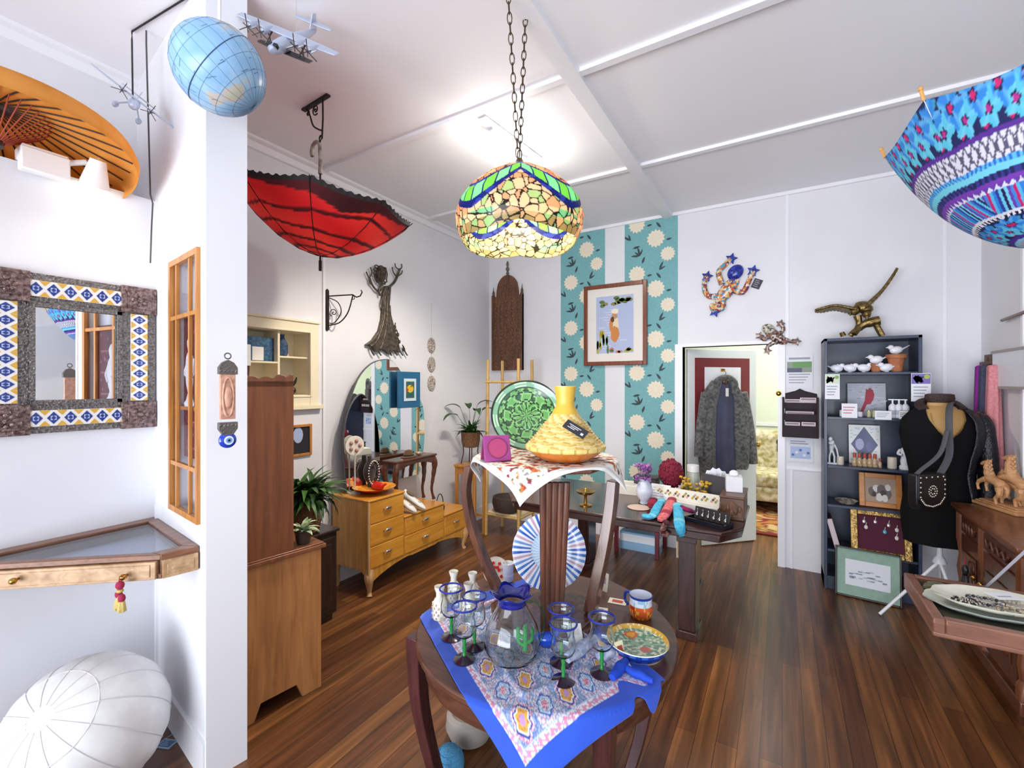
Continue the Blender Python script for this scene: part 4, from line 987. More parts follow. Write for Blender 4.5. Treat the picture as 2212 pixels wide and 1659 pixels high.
# lyre stand
UC = Vector((-.83, 1.64, TZ)); UZ, UR = 1.303, .285
lyre = wood('fluted_dark_wood', '#4a2a1e', '#6f4532', 'z', .25, .9, .35)
t = thing('lyre_stand', 'small dark stand with curved lyre supports standing on the round table under the tagine', 'stand', UC)
def UL(p): return p-UC
b = B(); b.prism(circ(UR, 8, ph=.3), UZ-TZ-.022, UZ-TZ); part('top', b, lyre, t, bev=.006)
b = B(); b.prism(circ(.23, 8, ph=.3), .0, .02); b.prism(circ(.21, 8, ph=.3), .02, .028); part('base', b, lyre, t, bev=.005)
b = B(); P = [UL(ond(px, py, d_)) for px, py, d_ in ((1014, 1008, 1.93), (1007, 1060, 1.94), (1017, 1125, 1.95), (1037, 1185, 1.95), (1060, 1240, 1.95), (1086, 1293, 1.95))]
P = spline(P, 4); P[-1].z = .025; b.tube(P, [.021+.004*i/len(P) for i in range(len(P))], 4, sq=(1.2, 1)); part('support', b, lyre, t, bev=.004)
b = B(); P = [UL(ond(px, py, d_)) for px, py, d_ in ((1325, 1038, 1.80), (1319, 1100, 1.80), (1306, 1180, 1.80), (1289, 1260, 1.80), (1272, 1336, 1.80))]
P = spline(P, 4); P[-1].z = .025; b.tube(P, [.034+.004*i/len(P) for i in range(len(P))], 4, sq=(1.15, .8)); part('support', b, lyre, t, bev=.004)
b = B(); pt, pb_ = UL(ond(1199, 1042, 1.66)), UL(ond(1192, 1362, 1.69)); pb_.z = .025
for k in range(5):
    o_ = k-2; b.tube([pt+Vector((RT[0]*o_*.0225, RT[1]*o_*.0225, 0)), pb_+Vector((RT[0]*o_*.0165, RT[1]*o_*.0165, 0))], [.0128, .0100], 10)
part('fluted_support', b, lyre, t)
# paisley scarf
Lp, Tp, Rp_ = cl(-.385, 1.835), cl(.008, 1.035), cl(.50, 1.395)
def drape(p, c, R, z, off=.003, flare=.12, lift=0):
    d = Vector((p.x-c.x, p.y-c.y)); r = d.length
    if r <= R-.012: return Vector((p.x, p.y, z+off+lift))
    e = d/r
    if r < R+.01: t_ = (r-R+.012)/.022; return Vector((c.x+e.x*(R-.012+.016*t_), c.y+e.y*(R-.012+.016*t_), z+off+lift*(1-t_)-.006*t_*t_))
    h = r-R-.01; return Vector((c.x+e.x*(R+.004+off+flare*h), c.y+e.y*(R+.004+off+flare*h), z+off-.006-h*.99))
def fold_h(a, b_):
    h = 0
    for (p, q, w, k) in (((.24, .56), (.27, .27), .04, .010), ((.27, .27), (.50, .28), .036, .006), ((.55, .62), (.30, .75), .03, .012), ((.62, .8), (.2, .9), .035, .018)):
        ax, ay = p; bx_, by_ = q; L2_ = (bx_-ax)**2+(by_-ay)**2; tt = min(1, max(0, ((a-ax)*(bx_-ax)+(b_-ay)*(by_-ay))/L2_))
        dd = hypot(a-ax-tt*(bx_-ax), b_-ay-tt*(by_-ay)); h += k*max(0, 1-dd/w)**1.3 if dd < w else 0
    return h+.0035*noise.noise(Vector((a*7, b_*7, 1)))
def scarf(u, v):
    # u along the left hem, v along the right hem; the far right part lies in loose folds
    p = Tp+(Lp-Tp)*u+(Rp_-Tp)*v*1.0
    if v > .72: p = p+(Lp-Tp)*.04*sin((v-.72)*30)*(1-u)
    return drape(p, TC, TR, TZ, .003, .10, abs(fold_h(u, v)))-TC
def scol(u, v):
    a, c = u*.85, v*.85
    d = min(a, c, .85-a, .85-c)
    if d < .080: return mix('#1042bc', '#2658cc', .5+.5*noise.noise(Vector((u*5, v*5, 3))))
    hw = noise.noise(Vector((a*120, c*120, 7)))
    if d < .106: return '#d98aa8' if abs(d-.092+.006*sin((a+c)*190)) < .006 else ('#e8e6ea' if hw > -.2 else '#8fa4cc')
    if d < .112: return '#b8c2dc'
    # medallion diamonds on a lattice aligned with the hems
    q = .118; x, y = ((a-.108) % q)/q-.5, ((c-.108) % q)/q-.5
    e_, f_ = (x+y)*.707, (x-y)*.707; r = hypot(e_/1.3, f_*1.1)*(1+.1*cos(6*atan2(f_, e_))); n = (int((a-.108)/q)+int((c-.108)/q)) % 2
    h = noise.noise(Vector((a*160, c*160, 0)))
    if n == 0:
        if r < .10: return '#b48ac0'
        if r < .22: return '#dba040' if h > -.25 else '#a8622c'
        if r < .27: return '#e8e0d0'
        if r < .32: return '#1f3f98'
        if r < .40: return '#d3d6e2' if h > 0 else '#c87898'
        return '#9aa8c4' if h > 0 else '#5f7ab0'
    if r < .12: return '#c8587a' if h > 0 else '#e4c0cc'
    if r < .24: return '#8fb0d0' if h > -.1 else '#dfe4ea'
    if r < .29: return '#2f58b0'
    return '#d5d9e2' if h > .05 else ('#7f98c0' if h > -.2 else '#c88a9c')
b = B(); b.grid(scarf, 210, 210, 0, scol)
t = build('paisley_scarf', b, dyed('printed_scarf_cotton', .75, sheen=.2), loc=TC, ang=80, solid=.002); tag(t, 'bright blue paisley scarf draped over front of the round table with corner hanging down', 'scarf')
b = B()
fp = [onz(1232, 1432, TZ), onz(1262, 1405, TZ), onz(1290, 1432, TZ), onz(1330, 1436, TZ)]
def roll(p, q, r, cols, m_):
    p, q = p-TC, q-TC; p.z = q.z = TZ+r*.9+.004; n_ = 12
    pts = [p+(q-p)*k/n_+Vector((0, 0, .002*sin(k*1.1))) for k in range(n_+1)]
    b.tube(pts, [r*(.55+.45*sin(pi*(k+.6)/(n_+1.2))) for k in range(n_+1)], 14)
roll(onz(1225, 1440, TZ), onz(1283, 1392, TZ), .021, None, None); roll(onz(1290, 1432, TZ), onz(1330, 1420, TZ), .018, None, None)
part('rolled_fold', b, mat('printed_fold', '#8d9cbc', .8, col2='#c9cbd8', scale=70), t)
b = B(); roll(onz(1322, 1478, TZ), onz(1352, 1440, TZ), .018, None, None); roll(onz(1345, 1452, TZ), onz(1412, 1483, TZ), .014, None, None); part('blue_hem_fold', b, mat('royal_blue_hem', '#0f42b8', .75), t)
# glasses
clear = glass('clear_blown_glass', '#f4fafa', .0, 1.45); gblue = mat('cobalt_glass_rim', '#14288e', .08, coat=.6); ggreen = mat('green_glass_stem', '#1f7a34', .1, coat=.5); gdark = mat('dark_plum_glass_foot', '#2a1a2c', .1, coat=.5)
def goblet():
    t = thing('wine_goblet', '', 'glass', (0, 0, 0), 0, 'blue rimmed goblets on the scarf')
    b = B(); b.lathe([(.037, 0), (.038, .004), (.02, .009), (.006, .016), (.001, .018)], 28); part('foot', b, gdark, t, 'dark glass foot')
    b = B(); b.lathe([(.0065, .014), (.0055, .03), (.0075, .04), (.0055, .052), (.007, .064), (.006, .074)], 14); part('stem', b, ggreen, t, 'green glass stem')
    b = B(); b.lathe([(.0005, .071), (.012, .075), (.03, .088), (.039, .105), (.038, .125), (.033, .148), (.036, .168), (.042, .182), (.0405, .182), (.0345, .168), (.0313, .148), (.0362, .125), (.0372, .105), (.0285, .09), (.011, .078), (.0005, .076)], 36, lobes=12, la=.012); part('bowl', b, clear, t)
    b = B(); b.tube([(.042*cos(a), .042*sin(a), .182) for a in [2*pi*i/36 for i in range(36)]], .0034, 8, closed=True); part('rim', b, gblue, t, 'cobalt blue rim')
    return t
g0 = goblet(); gl = ['blue rimmed goblet at the back of the three on left of the pitcher', 'blue rimmed goblet close beside the pitcher, among the left three', 'blue rimmed goblet in front of the three on left of the pitcher', 'blue rimmed goblet standing nearest the hanging corner of the scarf, right of pitcher', 'blue rimmed goblet behind another one, against the fluted support', 'blue rimmed goblet between folded scarf and the patterned dish']
zr_ = TZ+.004+.184
for k, (px, py) in enumerate(((975, 1270), (1025, 1287), (1003, 1309), (1217, 1346), (1212, 1314), (1300, 1333))):
    p = onz(px, py, zr_); p.z = TZ+.005
    if k == 0: g0.location = p; g0['label'] = gl[0]
    else: dup(g0, p, k*.7, gl[k])
# pitcher
p = onz(1106, 1424, TZ); p.z = TZ+.006
t = thing('glass_pitcher', 'clear round-bellied glass pitcher with dark blue ruffled lip and green cactus handle', 'pitcher', p)
b = B(); b.lathe([(.001, 0), (.06, .001), (.082, .012), (.094, .04), (.096, .07), (.088, .105), (.068, .145), (.052, .172), (.047, .188), (.044, .188), (.049, .171), (.065, .144), (.085, .105), (.0925, .07), (.0905, .041), (.078, .018), (.058, .009), (.001, .008)], 48, lobes=16, la=.008); part('belly', b, clear, t)
b = B()
n = 60; pr2 = [(.047, .184), (.0455, .196), (.051, .206), (.062, .215), (.067, .221)]
vs, fs = [], []
for j, (r, z) in enumerate(pr2):
    for i in range(n):
        a = 2*pi*i/n; k_ = (j/4)**2; vs.append((r*(1+.14*k_*cos(5*a))*cos(a), r*(1+.14*k_*cos(5*a))*sin(a), z+.008*k_*cos(5*a)))
for j in range(4):
    for i in range(n): fs.append((j*n+i, j*n+(i+1) % n, (j+1)*n+(i+1) % n, (j+1)*n+i))
b.add(vs, fs); part('lip', b, mat('dark_cobalt_glass', '#10187a', .06, coat=.8), t, solid=.003)
b = B(); hd = Vector((RT[0], RT[1], 0))*.97-Vector((FW[0], FW[1], 0))*.1
b.tube(spline([hd*.045+Vector((0, 0, .19)), hd*.085+Vector((0, 0, .195)), hd*.112+Vector((0, 0, .15)), hd*.108+Vector((0, 0, .09)), hd*.095+Vector((0, 0, .06))], 5), .006, 8); part('handle', b, glass('pale_green_glass', '#cfeccf', .03, 1.5, True), t)
b = B(); fwv = Vector((FW[0], FW[1], 0)); cb = hd*.045-fwv*.03
b.tube([cb+Vector((0, 0, .045)), cb+Vector((0, 0, .13))], [.009, .007], 8)
for s, z0_, z1_ in ((-1, .06, .10), (1, .07, .12), (-1, .085, .12)): b.tube(spline([cb+Vector((0, 0, z0_)), cb+hd*s*.022+Vector((0, 0, z0_+.012)), cb+hd*s*.024+Vector((0, 0, z1_))], 4), .006, 8)
part('cactus', b, mat('bright_green_glass', '#2fa04a', .1, coat=.5), t, 'green glass cactus')
# salt bottles
def bottle():
    t = thing('beaded_bottle', '', 'bottle', (0, 0, 0), 0, 'little pale bottles behind the goblets')
    b = B(); b.lathe([(.001, 0), (.024, 0), (.026, .01), (.026, .065), (.02, .08), (.013, .088), (.013, .105), (.019, .122), (.02, .13), (.016, .126), (.010, .11)], 22); part('body', b, mat('milky_glass', '#d9d2c6', .3), t)
    b = B()
    for j in range(5):
        for k in range(9): a = k*.698+j*.35; b.ell((.0265*cos(a), .0265*sin(a), .012+.013*j), (.0045, .0045, .005), 6, 5)
    part('beading', b, mat('amber_bead', '#8a6a48', .3, col2='#e4d8c0', scale=120), t)
    return t
b0 = bottle(); bl = ['pale beaded bottle half hidden behind the back left goblet', 'pale bottle farthest back behind goblets, on the left of its pair', 'pale bottle farthest back behind goblets, next to the curved support', 'pale bottle between the goblets, in front of the farthest pair']
for k, (px, d_) in enumerate(((949, 1.80), (980, 1.945), (1021, 1.93), (1012, 1.83))):
    p = ond(px, 1300, d_); p.z = TZ+.001
    if k == 0: b0.location = p; b0['label'] = bl[0]
    else: dup(b0, p, k, bl[k])
# striped platter leaning behind the fluted support
p = ond(1187, 1285, 1.985); p.z = TZ+.03
def pcolr(j, i):
    if j <= 6: return '#cfe0f0' if (i+j) % 5 else '#8fb4dc'
    k = (i//2) % 8; return ('#2f5fb8', '#e6e8f0', '#c8a0b0', '#e6e8f0', '#6f93cc', '#e6e8f0', '#3f70c0', '#e9eaf2')[k]
b = B(); b.M = Matrix.Rotation(YAW, 4, 'Z') @ Matrix.Rotation(radians(90-14), 4, 'X')
pr3 = [(.001, 0)]+[(.012*k, .0) for k in range(1, 7)]+[(.08, .004), (.10, .012), (.13, .018), (.16, .023), (.164, .022)]
b.lathe(pr3+[(.16, .017), (.09, -.002), (.001, -.006)], 160, 0, Matrix.Translation((0, .165, 0)), cf=pcolr, lobes=20, la=.004)
solo('striped_platter', b, dyed('blue_striped_ceramic', .2, coat=.3), 'round blue and white striped platter standing upright behind the fluted support', 'plate', loc=p)
# mug
p = onz(1384, 1331, TZ); p.z = TZ
t = thing('fruit_mug', 'small white mug with blue rim and painted oranges on the round table', 'mug', p)
def mcol(j, i):
    if j in (6, 7): return '#1f3a96'
    if j >= 8: return '#dfe2ee'
    h = noise.noise(Vector((cos(i*.13)*3, sin(i*.13)*3, j*.5)))
    if j < 4: return '#e0602c' if h > .05 else ('#f0a838' if h > -.2 else '#b8301e')
    return '#dfe8ee' if h > -.15 else '#9cc4d8'
b = B(); b.lathe([(.036, 0), (.044, .012), (.047, .025), (.047, .038), (.045, .052), (.043, .066), (.045, .08), (.046, .089), (.043, .089), (.040, .07), (.041, .03), (.001, .012)], 48, cf=mcol); part('body', b, dyed('painted_majolica', .2, coat=.4), t)
b = B(); hb = Vector((FW[0], FW[1], 0))*.8-Vector((RT[0], RT[1], 0))*.6; b.tube(spline([hb*.044+Vector((0, 0, .078)), hb*.075+Vector((0, 0, .07)), hb*.078+Vector((0, 0, .035)), hb*.046+Vector((0, 0, .02))], 5), .006, 8); part('handle', b, mat('cobalt_glaze', '#1f3a96', .15), t)
# patterned dishes
def dishcol(j, i):
    h = noise.noise(Vector((cos(i*2*pi/96)*j*.7, sin(i*2*pi/96)*j*.7, 4))); a = i*2*pi/96; x, y = j*cos(a), j*sin(a)
    if j >= 13: return '#e8e2c8' if j in (13, 17) else ('#1f3c98' if (i//3) % 2 or j == 15 else '#3f68b8')
    if j == 18: return '#d8a838'
    if j >= 11: return '#d9a83c' if h > -.2 else '#e8d8a0'
    if hypot(x+4, y-5) < 2.6: return '#e8a020' if hypot(x+4, y-5) < 1.6 else '#d0602c'
    if hypot(x-3, y+2) < 2.0: return '#c8604a'
    return '#5f8a70' if h > .08 else ('#d8d6b8' if h < -.18 else '#8fae90')
p = onz(1378, 1388, TZ+.03); p.z = TZ
b = B(); R0 = .104; prd = [(.001, .022)]+[(R0*.085*k, .021+.0007*k) for k in range(1, 11)]+[(R0*.9, .03), (R0*.96, .038), (R0, .043), (R0*1.01, .04), (R0*.98, .03), (R0*.92, .018), (R0*.84, .008), (R0*.8, .0), (.001, 0)]
b.lathe(prd, 96, cf=dishcol); solo('patterned_dish', b, dyed('painted_majolica_dish', .2, coat=.4), 'round shallow dish with yellow rim, blue sides and painted flowers on the round table', 'dish', loc=p)
def card(name, px, py, sx, sy, rz, cols, label, lean=0, z=TZ):
    p = onz(px, py, z); b = B(); b.M = RM(lean, 0, rz+YAW)
    if lean: b.box(-sx/2, sx/2, -.001, .001, 0, sy, 0); b.box(-sx*.3, sx*.3, -.0015, -.001, sy*.4, sy*.75, 1)
    else: b.box(-sx/2, sx/2, -sy/2, sy/2, .0005, .002, 0); b.box(-sx*.3, sx*.3, -sy*.25, sy*.25, .002, .0025, 1)
    return solo(name, b, cols, label, 'card', loc=p)
paper, paperr, paperb = mat('cream_card', '#e8dfcc', .6), mat('red_card_print', '#b8523c', .6), mat('grey_card_print', '#9a9aa2', .6)
card('swing_ticket', 1345, 1424, .036, .055, .5, [mat('pale_yellow_card', '#ece4bc', .6), paperr], 'pale yellow ticket with red motif leaning on the patterned dish', radians(-25), TZ+.004)
card('price_card', 1334, 1300, .075, .05, -.4, [paper, paperr], 'cream card with red print lying on the table behind the fruit mug')
card('price_card', 1290, 1318, .085, .05, -.3, [paper, paperb], 'plain cream card lying under the goblet beside the curved support')
card('white_card', 1246, 1388, .05, .06, .2, [mat('white_card', '#e6e4de', .6), mat('faint_card_line', '#d0cdc8', .6)], 'small blank white card standing on the scarf by the fluted support', radians(-30), TZ+.006)
card('booklet', 1300, 1275, .06, .08, -.9, [paper, paperb], 'cream booklet standing behind the right curved support', radians(-10))
# blue bird, cup, dotted dish
p = onz(1180, 1398, TZ); p.z = TZ+.006
b = B(); b.M = RM(rz=YAW); b.ell((0, 0, .024), (.034, .024, .024), 18, 12); b.ell((.026, 0, .042), (.016, .015, .015), 14, 10); b.tube([(-.03, 0, .03), (-.055, 0, .038)], [.012, .004], 8); b.tube([(.04, 0, .042), (.05, 0, .04)], [.005, .001], 6); b.ell((0, 0, .004), (.018, .016, .006), 12, 6)
solo('ceramic_bird', b, mat('bright_cobalt_glaze', '#1a4fd8', .12, coat=.5), 'small glossy cobalt blue ceramic bird on the scarf beside the pitcher', 'ornament', loc=p)
p = onz(1097, 1258, TZ); p.z = TZ+.008; b = B(); b.lathe([(.022, 0), (.026, .01), (.027, .07), (.03, .085), (.027, .085), (.024, .07), (.001, .06)], 24); b.lathe([(.027, .025), (.0285, .03), (.027, .035)], 24)
solo('white_cup', b, mat('frosted_white_glass', '#dfe3ea', .25), 'tall frosted white cup on the round table in front of the striped platter', 'cup', loc=p)
p = onz(1074, 1264, TZ); p.z = TZ+.001
b = B(); b.M = RM(radians(62), 0, YAW+.35, (0, 0, .012)); b.lathe([(.001, 0), (.05, .002), (.062, .008), (.064, .01), (.058, .004), (.001, -.004)], 40, 0, Matrix.Translation((0, .05, 0)))
for k in range(12): b.lathe([(.0005, .0), (.008, .0), (.008, .0035), (.0005, .0035)], 8, 1, Matrix.Translation((.036*cos(k*.9)*(1 if k < 7 else .45), .05+.036*sin(k*.9)*(1 if k < 7 else .45), .002)))
solo('dotted_saucer', b, [mat('cream_glaze', '#e6dcc8', .2), mat('red_glaze_dot', '#c02c22', .2)], 'cream saucer with red spots propped on the table next to the frosted cup', 'saucer', loc=p)
# things on the floor under the table
p = cl(-.19, 2.04); b = B(); b.lathe([(.05, 0), (.09, .015), (.11, .06), (.105, .11), (.085, .125), (.078, .12), (.09, .09), (.001, .04)], 36); solo('stoneware_pot', b, mat('grey_stoneware', '#9d968e', .5, bmp=.2, scale=40), 'pale grey stoneware bowl on the floor under the round table', 'bowl', loc=p)
z_ = .062; p = onz(970, 1646, z_); p.z = 0
b = B(); b.ell((0, 0, z_), (.06, .06, .062), 28, 20)
for k in range(7):
    zz = -.75+.25*k; r = .0605*sqrt(1-zz*zz); b.tube([(r*cos(2*pi*i/40), r*sin(2*pi*i/40), z_+.0625*zz) for i in range(40)], .0022, 6, closed=True)
solo('woven_ball', b, mat('pale_blue_yarn', '#5aa6d4', .8, bmp=.6, scale=160), 'light blue woven ball on the floor beside the curved table leg', 'ball', loc=p)
# ---------------------------------------------------------------- upper top: lace cloth, tagine, green plate, pink box
def ltop(u, v):
    s = .295; a0 = YAW+radians(250); e1 = Vector((cos(a0+pi/4), sin(a0+pi/4), 0)); e2 = Vector((-e1.y, e1.x, 0))
    p = UC+e1*(u-.5)*2*s+e2*(v-.5)*2*s
    q = drape(p, UC, UR, UZ, .003, .12, .001*noise.noise(Vector((u*9, v*9, 2)))); q = q-UC
    if q.z < UZ-TZ-.01: d_ = (UZ-TZ-q.z); w_ = 1+.16*d_/.1*sin(atan2(q.y, q.x)*9); q.x *= 1+(w_-1)*.35; q.y *= 1+(w_-1)*.35
    return q
def lcol(u, v):
    d = min(u, v, 1-u, 1-v)
    if d < .022: return '#f2f0ea'
    if d < .034: return '#c9c6c0'
    if d < .05: return '#efece6'
    h = noise.noise(Vector((u*17, v*17, 0))); g = noise.noise(Vector((u*23, v*23, 5))); k = noise.noise(Vector((u*40, v*40, 9)))
    if h > .27: return '#9c3a2c' if g > -.1 else '#c0662c'
    if h > .2: return '#c87a3a'
    if g > .36: return '#7a2c3c'
    if k > .38: return '#6a6c48'
    if k < -.42: return '#8a8478'
    return '#ece7de'
b = B(); b.grid(ltop, 120, 120, 0, lcol)
tag(build('lace_cloth', b, dyed('embroidered_linen', .85), loc=UC, ang=80, solid=.0015), 'white cloth with red flowers and lace edge draped on the lyre stand', 'cloth')
p = cl(.205, 1.735, UZ+.005)
t = thing('tagine', 'yellow straw-covered tagine with conical lid standing on the red-flowered cloth', 'tagine', p)
b = B(); b.lathe([(.075, 0), (.095, .004), (.128, .026), (.143, .04), (.001, .04)], 48); part('base_dish', b, mat('orange_glaze', '#c8742a', .25, coat=.3), t)
yl_ = mat('yellow_enamel', '#d8b040', .35)
def tcol(j, i):
    if j < 2: return '#d9c070' if i % 6 else '#b89a48'
    k = (i+j*3) % 12
    return '#dcc078' if k < 4 else ('#cfa658' if k < 8 else '#e4cf94')
prt = [(.146, .041), (.153, .046), (.153, .058)]+[(lerp(.150, .052, (k/14)**.82), .06+.118*k/14) for k in range(15)]
b = B(); b.lathe(prt, 120, 0, cf=tcol, lobes=40, la=.006)
for k in range(10):
    r, z = prt[4+k]; b.tube([((r+.0015)*cos(2*pi*i/80), (r+.0015)*sin(2*pi*i/80), z+.0022*sin(i*1.57)) for i in range(80)], .0022, 5, closed=True, c='#d2b060' if k % 2 else '#e2ca88')
part('woven_lid', b, dyed('straw_weave', .7), t)
b = B(); b.lathe([(.054, .174), (.046, .190), (.037, .206), (.034, .222), (.037, .245), (.041, .272), (.042, .282), (.037, .284), (.028, .262), (.001, .25)], 40); part('lid_neck', b, yl_, t)
b = B(); M = Matrix.Rotation(YAW, 4, 'Z') @ RM(loc=(.024, -.088, .128)) @ Matrix.Rotation(radians(-52), 4, 'X') @ Matrix.Rotation(radians(-38), 4, 'Y'); M = Matrix.Rotation(YAW, 4, 'Z') @ RM(loc=(.026, -.098, .128)) @ Matrix.Rotation(radians(-40), 4, 'X') @ Matrix.Rotation(radians(38), 4, 'Y')
b.M = M; b.box(-.045, .045, -.001, .001, -.02, .02, 0)
for k, (x0, x1, z_) in enumerate(((-.03, .02, .006), (-.022, .012, -.001), (-.03, .0, -.008))): b.box(x0, x1, -.0016, -.001, z_, z_+.0025, 1)
b.poly([(.026, -.0016, -.012), (.036, -.0016, -.012), (.036, -.0016, -.002), (.026, -.0016, -.002)], 1); b.tube([(.04, 0, .015), (.05, .012, .03), (.05, .03, .045)], .001, 5, 0)
part('swing_tag', b, [mat('black_card', '#2a2a32', .5), mat('white_card_print', '#d8d8dc', .6)], t, 'dark swing tag with pale lettering')
# green plate
p = ond(1138, 958, 1.96); p.z = UZ+.004
def gpc(j, i):
    a = i*2*pi/128; r = j
    if j >= 22: return '#1c2c24'
    if j >= 19: return '#7aa884' if (i//8) % 2 or j == 20 else '#b8d4b4'
    if j == 18: return '#2c4a30'
    x, y = r*cos(a), r*sin(a); v_ = cos(8*a)*cos(r*.55)+.6*cos(r*1.1+4*a)*.6
    w_ = abs((a*8/(2*pi)+.12*sin(r*.9)) % 1-.5)
    if w_ < .05: return '#22361f'
    if abs((r % 6)-3-.8*cos(8*a)) < .45: return '#22361f'
    return '#5f9a50' if v_ > .15 else ('#2f5a30' if v_ < -.5 else '#7db46c')
b = B(); b.M = Matrix.Rotation(YAW, 4, 'Z') @ Matrix.Rotation(radians(90-16), 4, 'X')
prg = [(.0001, .004)]+[(.0068*k, .004+.000045*k*k) for k in range(1, 23)]+[(.155, .030), (.158, .028), (.12, .004), (.06, -.006), (.0001, -.006)]
b.lathe(prg, 128, 0, Matrix.Translation((0, .158, 0)), cf=gpc); solo('green_plate', b, dyed('green_glazed_ceramic', .14, coat=.7), 'large round green and black patterned plate propped behind the tagine', 'plate', loc=p)
# pink soap stand
p = cl(-.053, 1.70, UZ+.004)
t = thing('pink_photo_stand', 'small magenta wedge-shaped stand with round recess beside the tagine', 'stand', p, YAW+.30)
pk, pk2, pk3 = mat('magenta_paper', '#94387a', .6), mat('rose_paper', '#a63a66', .6), mat('plum_paper', '#7d2a58', .6)
b = B(); b.M = RM(radians(-18), 0, 0); b.box(-.052, .052, -.008, .006, 0, .1); part('front_panel', b, pk, t, bev=.003)
b = B(); b.M = RM(radians(-18), 0, 0); b.lathe([(.0005, 0), (.037, .0), (.037, .0015), (.0005, .0015)], 32, 0, RM(pi/2, 0, 0, (0, -.008, .05))); part('recess', b, pk2, t)
b = B(); b.M = RM(radians(-18), 0, 0); b.tube([(.038*cos(a), -.009, .05+.038*sin(a)) for a in [2*pi*i/32 for i in range(32)]], .0025, 6, closed=True); part('recess_rim', b, pk3, t)
b = B(); b.M = RM(radians(22), 0, 0, (0, .066, 0)); b.box(-.052, .052, -.004, .004, 0, .1); part('rear_panel', b, pk3, t, bev=.002)
# ---------------------------------------------------------------- back wall: hangings, corner stands, doorway
carv = wood('carved_brown_wood', '#4a2e20', '#7a5238', 'z', .55, 1.2, 0)
t = thing('carved_wall_hanging', 'tall carved dark wood panel with domed top and finial hanging by the corner', 'wall panel', (-2.815, BW, 0))
zt_, zb_ = ony(1098, 640, BW).z, ony(1098, 800, BW).z; w2 = .212
b = B(); b.box(-w2, w2, -.035, 0, zb_, zt_)
for x in (-w2+.012, w2-.012): b.box(x-.012, x+.012, -.045, 0, zb_, zt_+.02); b.lathe([(.014, 0), (.016, .03), (.006, .06), (.001, .11)], 10, 0, RM(loc=(x, -.02, zt_+.02)))
rr = random.Random(3)
for i in range(5):
    for j in range(19):
        x, z = -w2+.055+i*.078, zb_+.04+j*(zt_-zb_-.06)/19
        b.ell((x+(.012 if j % 2 else -.012), -.036, z), (.03, .009, .018), 8, 6, R=RM(0, (.7 if (i+j) % 2 else -.7), 0))
part('carved_body', b, carv, t, bev=.002)
b = B(); b.slab([(-.15, zt_), (.15, zt_)]+[(.15*cos(pi*k/16)*(1.04 if 2 < k < 14 else 1), zt_+.03+.22*sin(pi*k/16)) for k in range(17)], -.035, 0)
for k in range(12): b.ell((.1*cos(k*.55)*(k % 3+1)/3, -.036, zt_+.1+.08*sin(k*.55)*(k % 3+1)/3), (.02, .008, .02), 8, 6)
part('dome', b, carv, t, bev=.003)
b = B(); b.M = RM(loc=(0, -.02, zt_+.25)); b.lathe([(.012, 0), (.02, .02), (.008, .04), (.022, .065), (.02, .08), (.008, .10), (.016, .12), (.012, .15), (.001, .17)], 14); part('finial', b, mat('aged_pewter', '#77716c'), t)
# framed painting
t = thing('framed_painting', 'wooden framed watercolour of a bathing figure in a hat hanging over the wallpaper strips', 'picture', (-1.503, BW-.006, 2.223))
fw2, fh = .338, .428; red_w = wood('red_brown_frame', '#6a3320', '#8b4a2e', 'z', .3, .8, .3)
b = B(); f = .042
for x0, x1, a0, a1 in ((-fw2, -fw2+f, -fh, fh), (fw2-f, fw2, -fh, fh), (-fw2+f, fw2-f, -fh, -fh+f), (-fw2+f, fw2-f, fh-f, fh)): b.box(x0, x1, -.03, 0, a0, a1)
part('frame', b, red_w, t, bev=.005)
b = B(); b.box(-fw2+f, fw2-f, -.014, -.004, -fh+f, fh-f); part('mat_board', b, mat('white_mat_board', '#e8e4dc', .8), t)
b = B(); pw, ph = .2, .30; y = -.0145
b.box(-pw, pw, y-.0005, y, -ph, ph, 0)
rr = random.Random(8)
def blob(cx, cz, rx, rz, m, yy, n=14, j=.15): b.poly([(cx+rx*(1+rr.uniform(-j, j))*cos(-2*pi*i/n), yy, cz+rz*(1+rr.uniform(-j, j))*sin(-2*pi*i/n)) for i in range(n)], m)
for k in range(16): x = rr.uniform(-.18, .06); b.box(x, x+rr.uniform(.06, .13), y-.001, y-.0005, -.25+k*.027, -.245+k*.027, 1)
for k in range(14): blob(rr.uniform(-.17, .17), rr.uniform(.2, .28), .03, .018, 2 if k % 2 else 5, y-.0012)
blob(0, .0, .05, .085, 3, y-.0014); blob(.005, -.10, .045, .085, 4, y-.0016); blob(-.035, -.0, .02, .07, 4, y-.0018); blob(.0, .09, .03, .035, 7, y-.0018); blob(.005, .135, .042, .028, 6, y-.002); blob(-.02, .05, .018, .03, 8, y-.0022)
for k in range(14): x = rr.uniform(-.19, -.07); blob(x, rr.uniform(-.28, -.08), .012, .045, 9 if k % 2 else 5, y-.0024)
for k in range(8): blob(rr.uniform(-.06, .19), rr.uniform(-.29, -.25), .025, .014, (7, 5, 9, 10)[k % 4], y-.0026)
part('watercolour', b, [mat('pale_water_wash', '#b4bfdc', .8), mat('white_ripple_wash', '#e4e6ee', .8), mat('olive_wash', '#8c8a5a', .8), mat('cream_wash', '#ead8b8', .8), mat('orange_wash', '#cf8848', .8), mat('green_wash', '#5d7a3e', .8), mat('straw_hat_wash', '#f0e8d0', .8), mat('tan_wash', '#c09068', .8), mat('brown_wash', '#5c3c28', .8), mat('yellow_green_wash', '#b8ac3c', .8), mat('rose_wash', '#c87868', .8)], t)
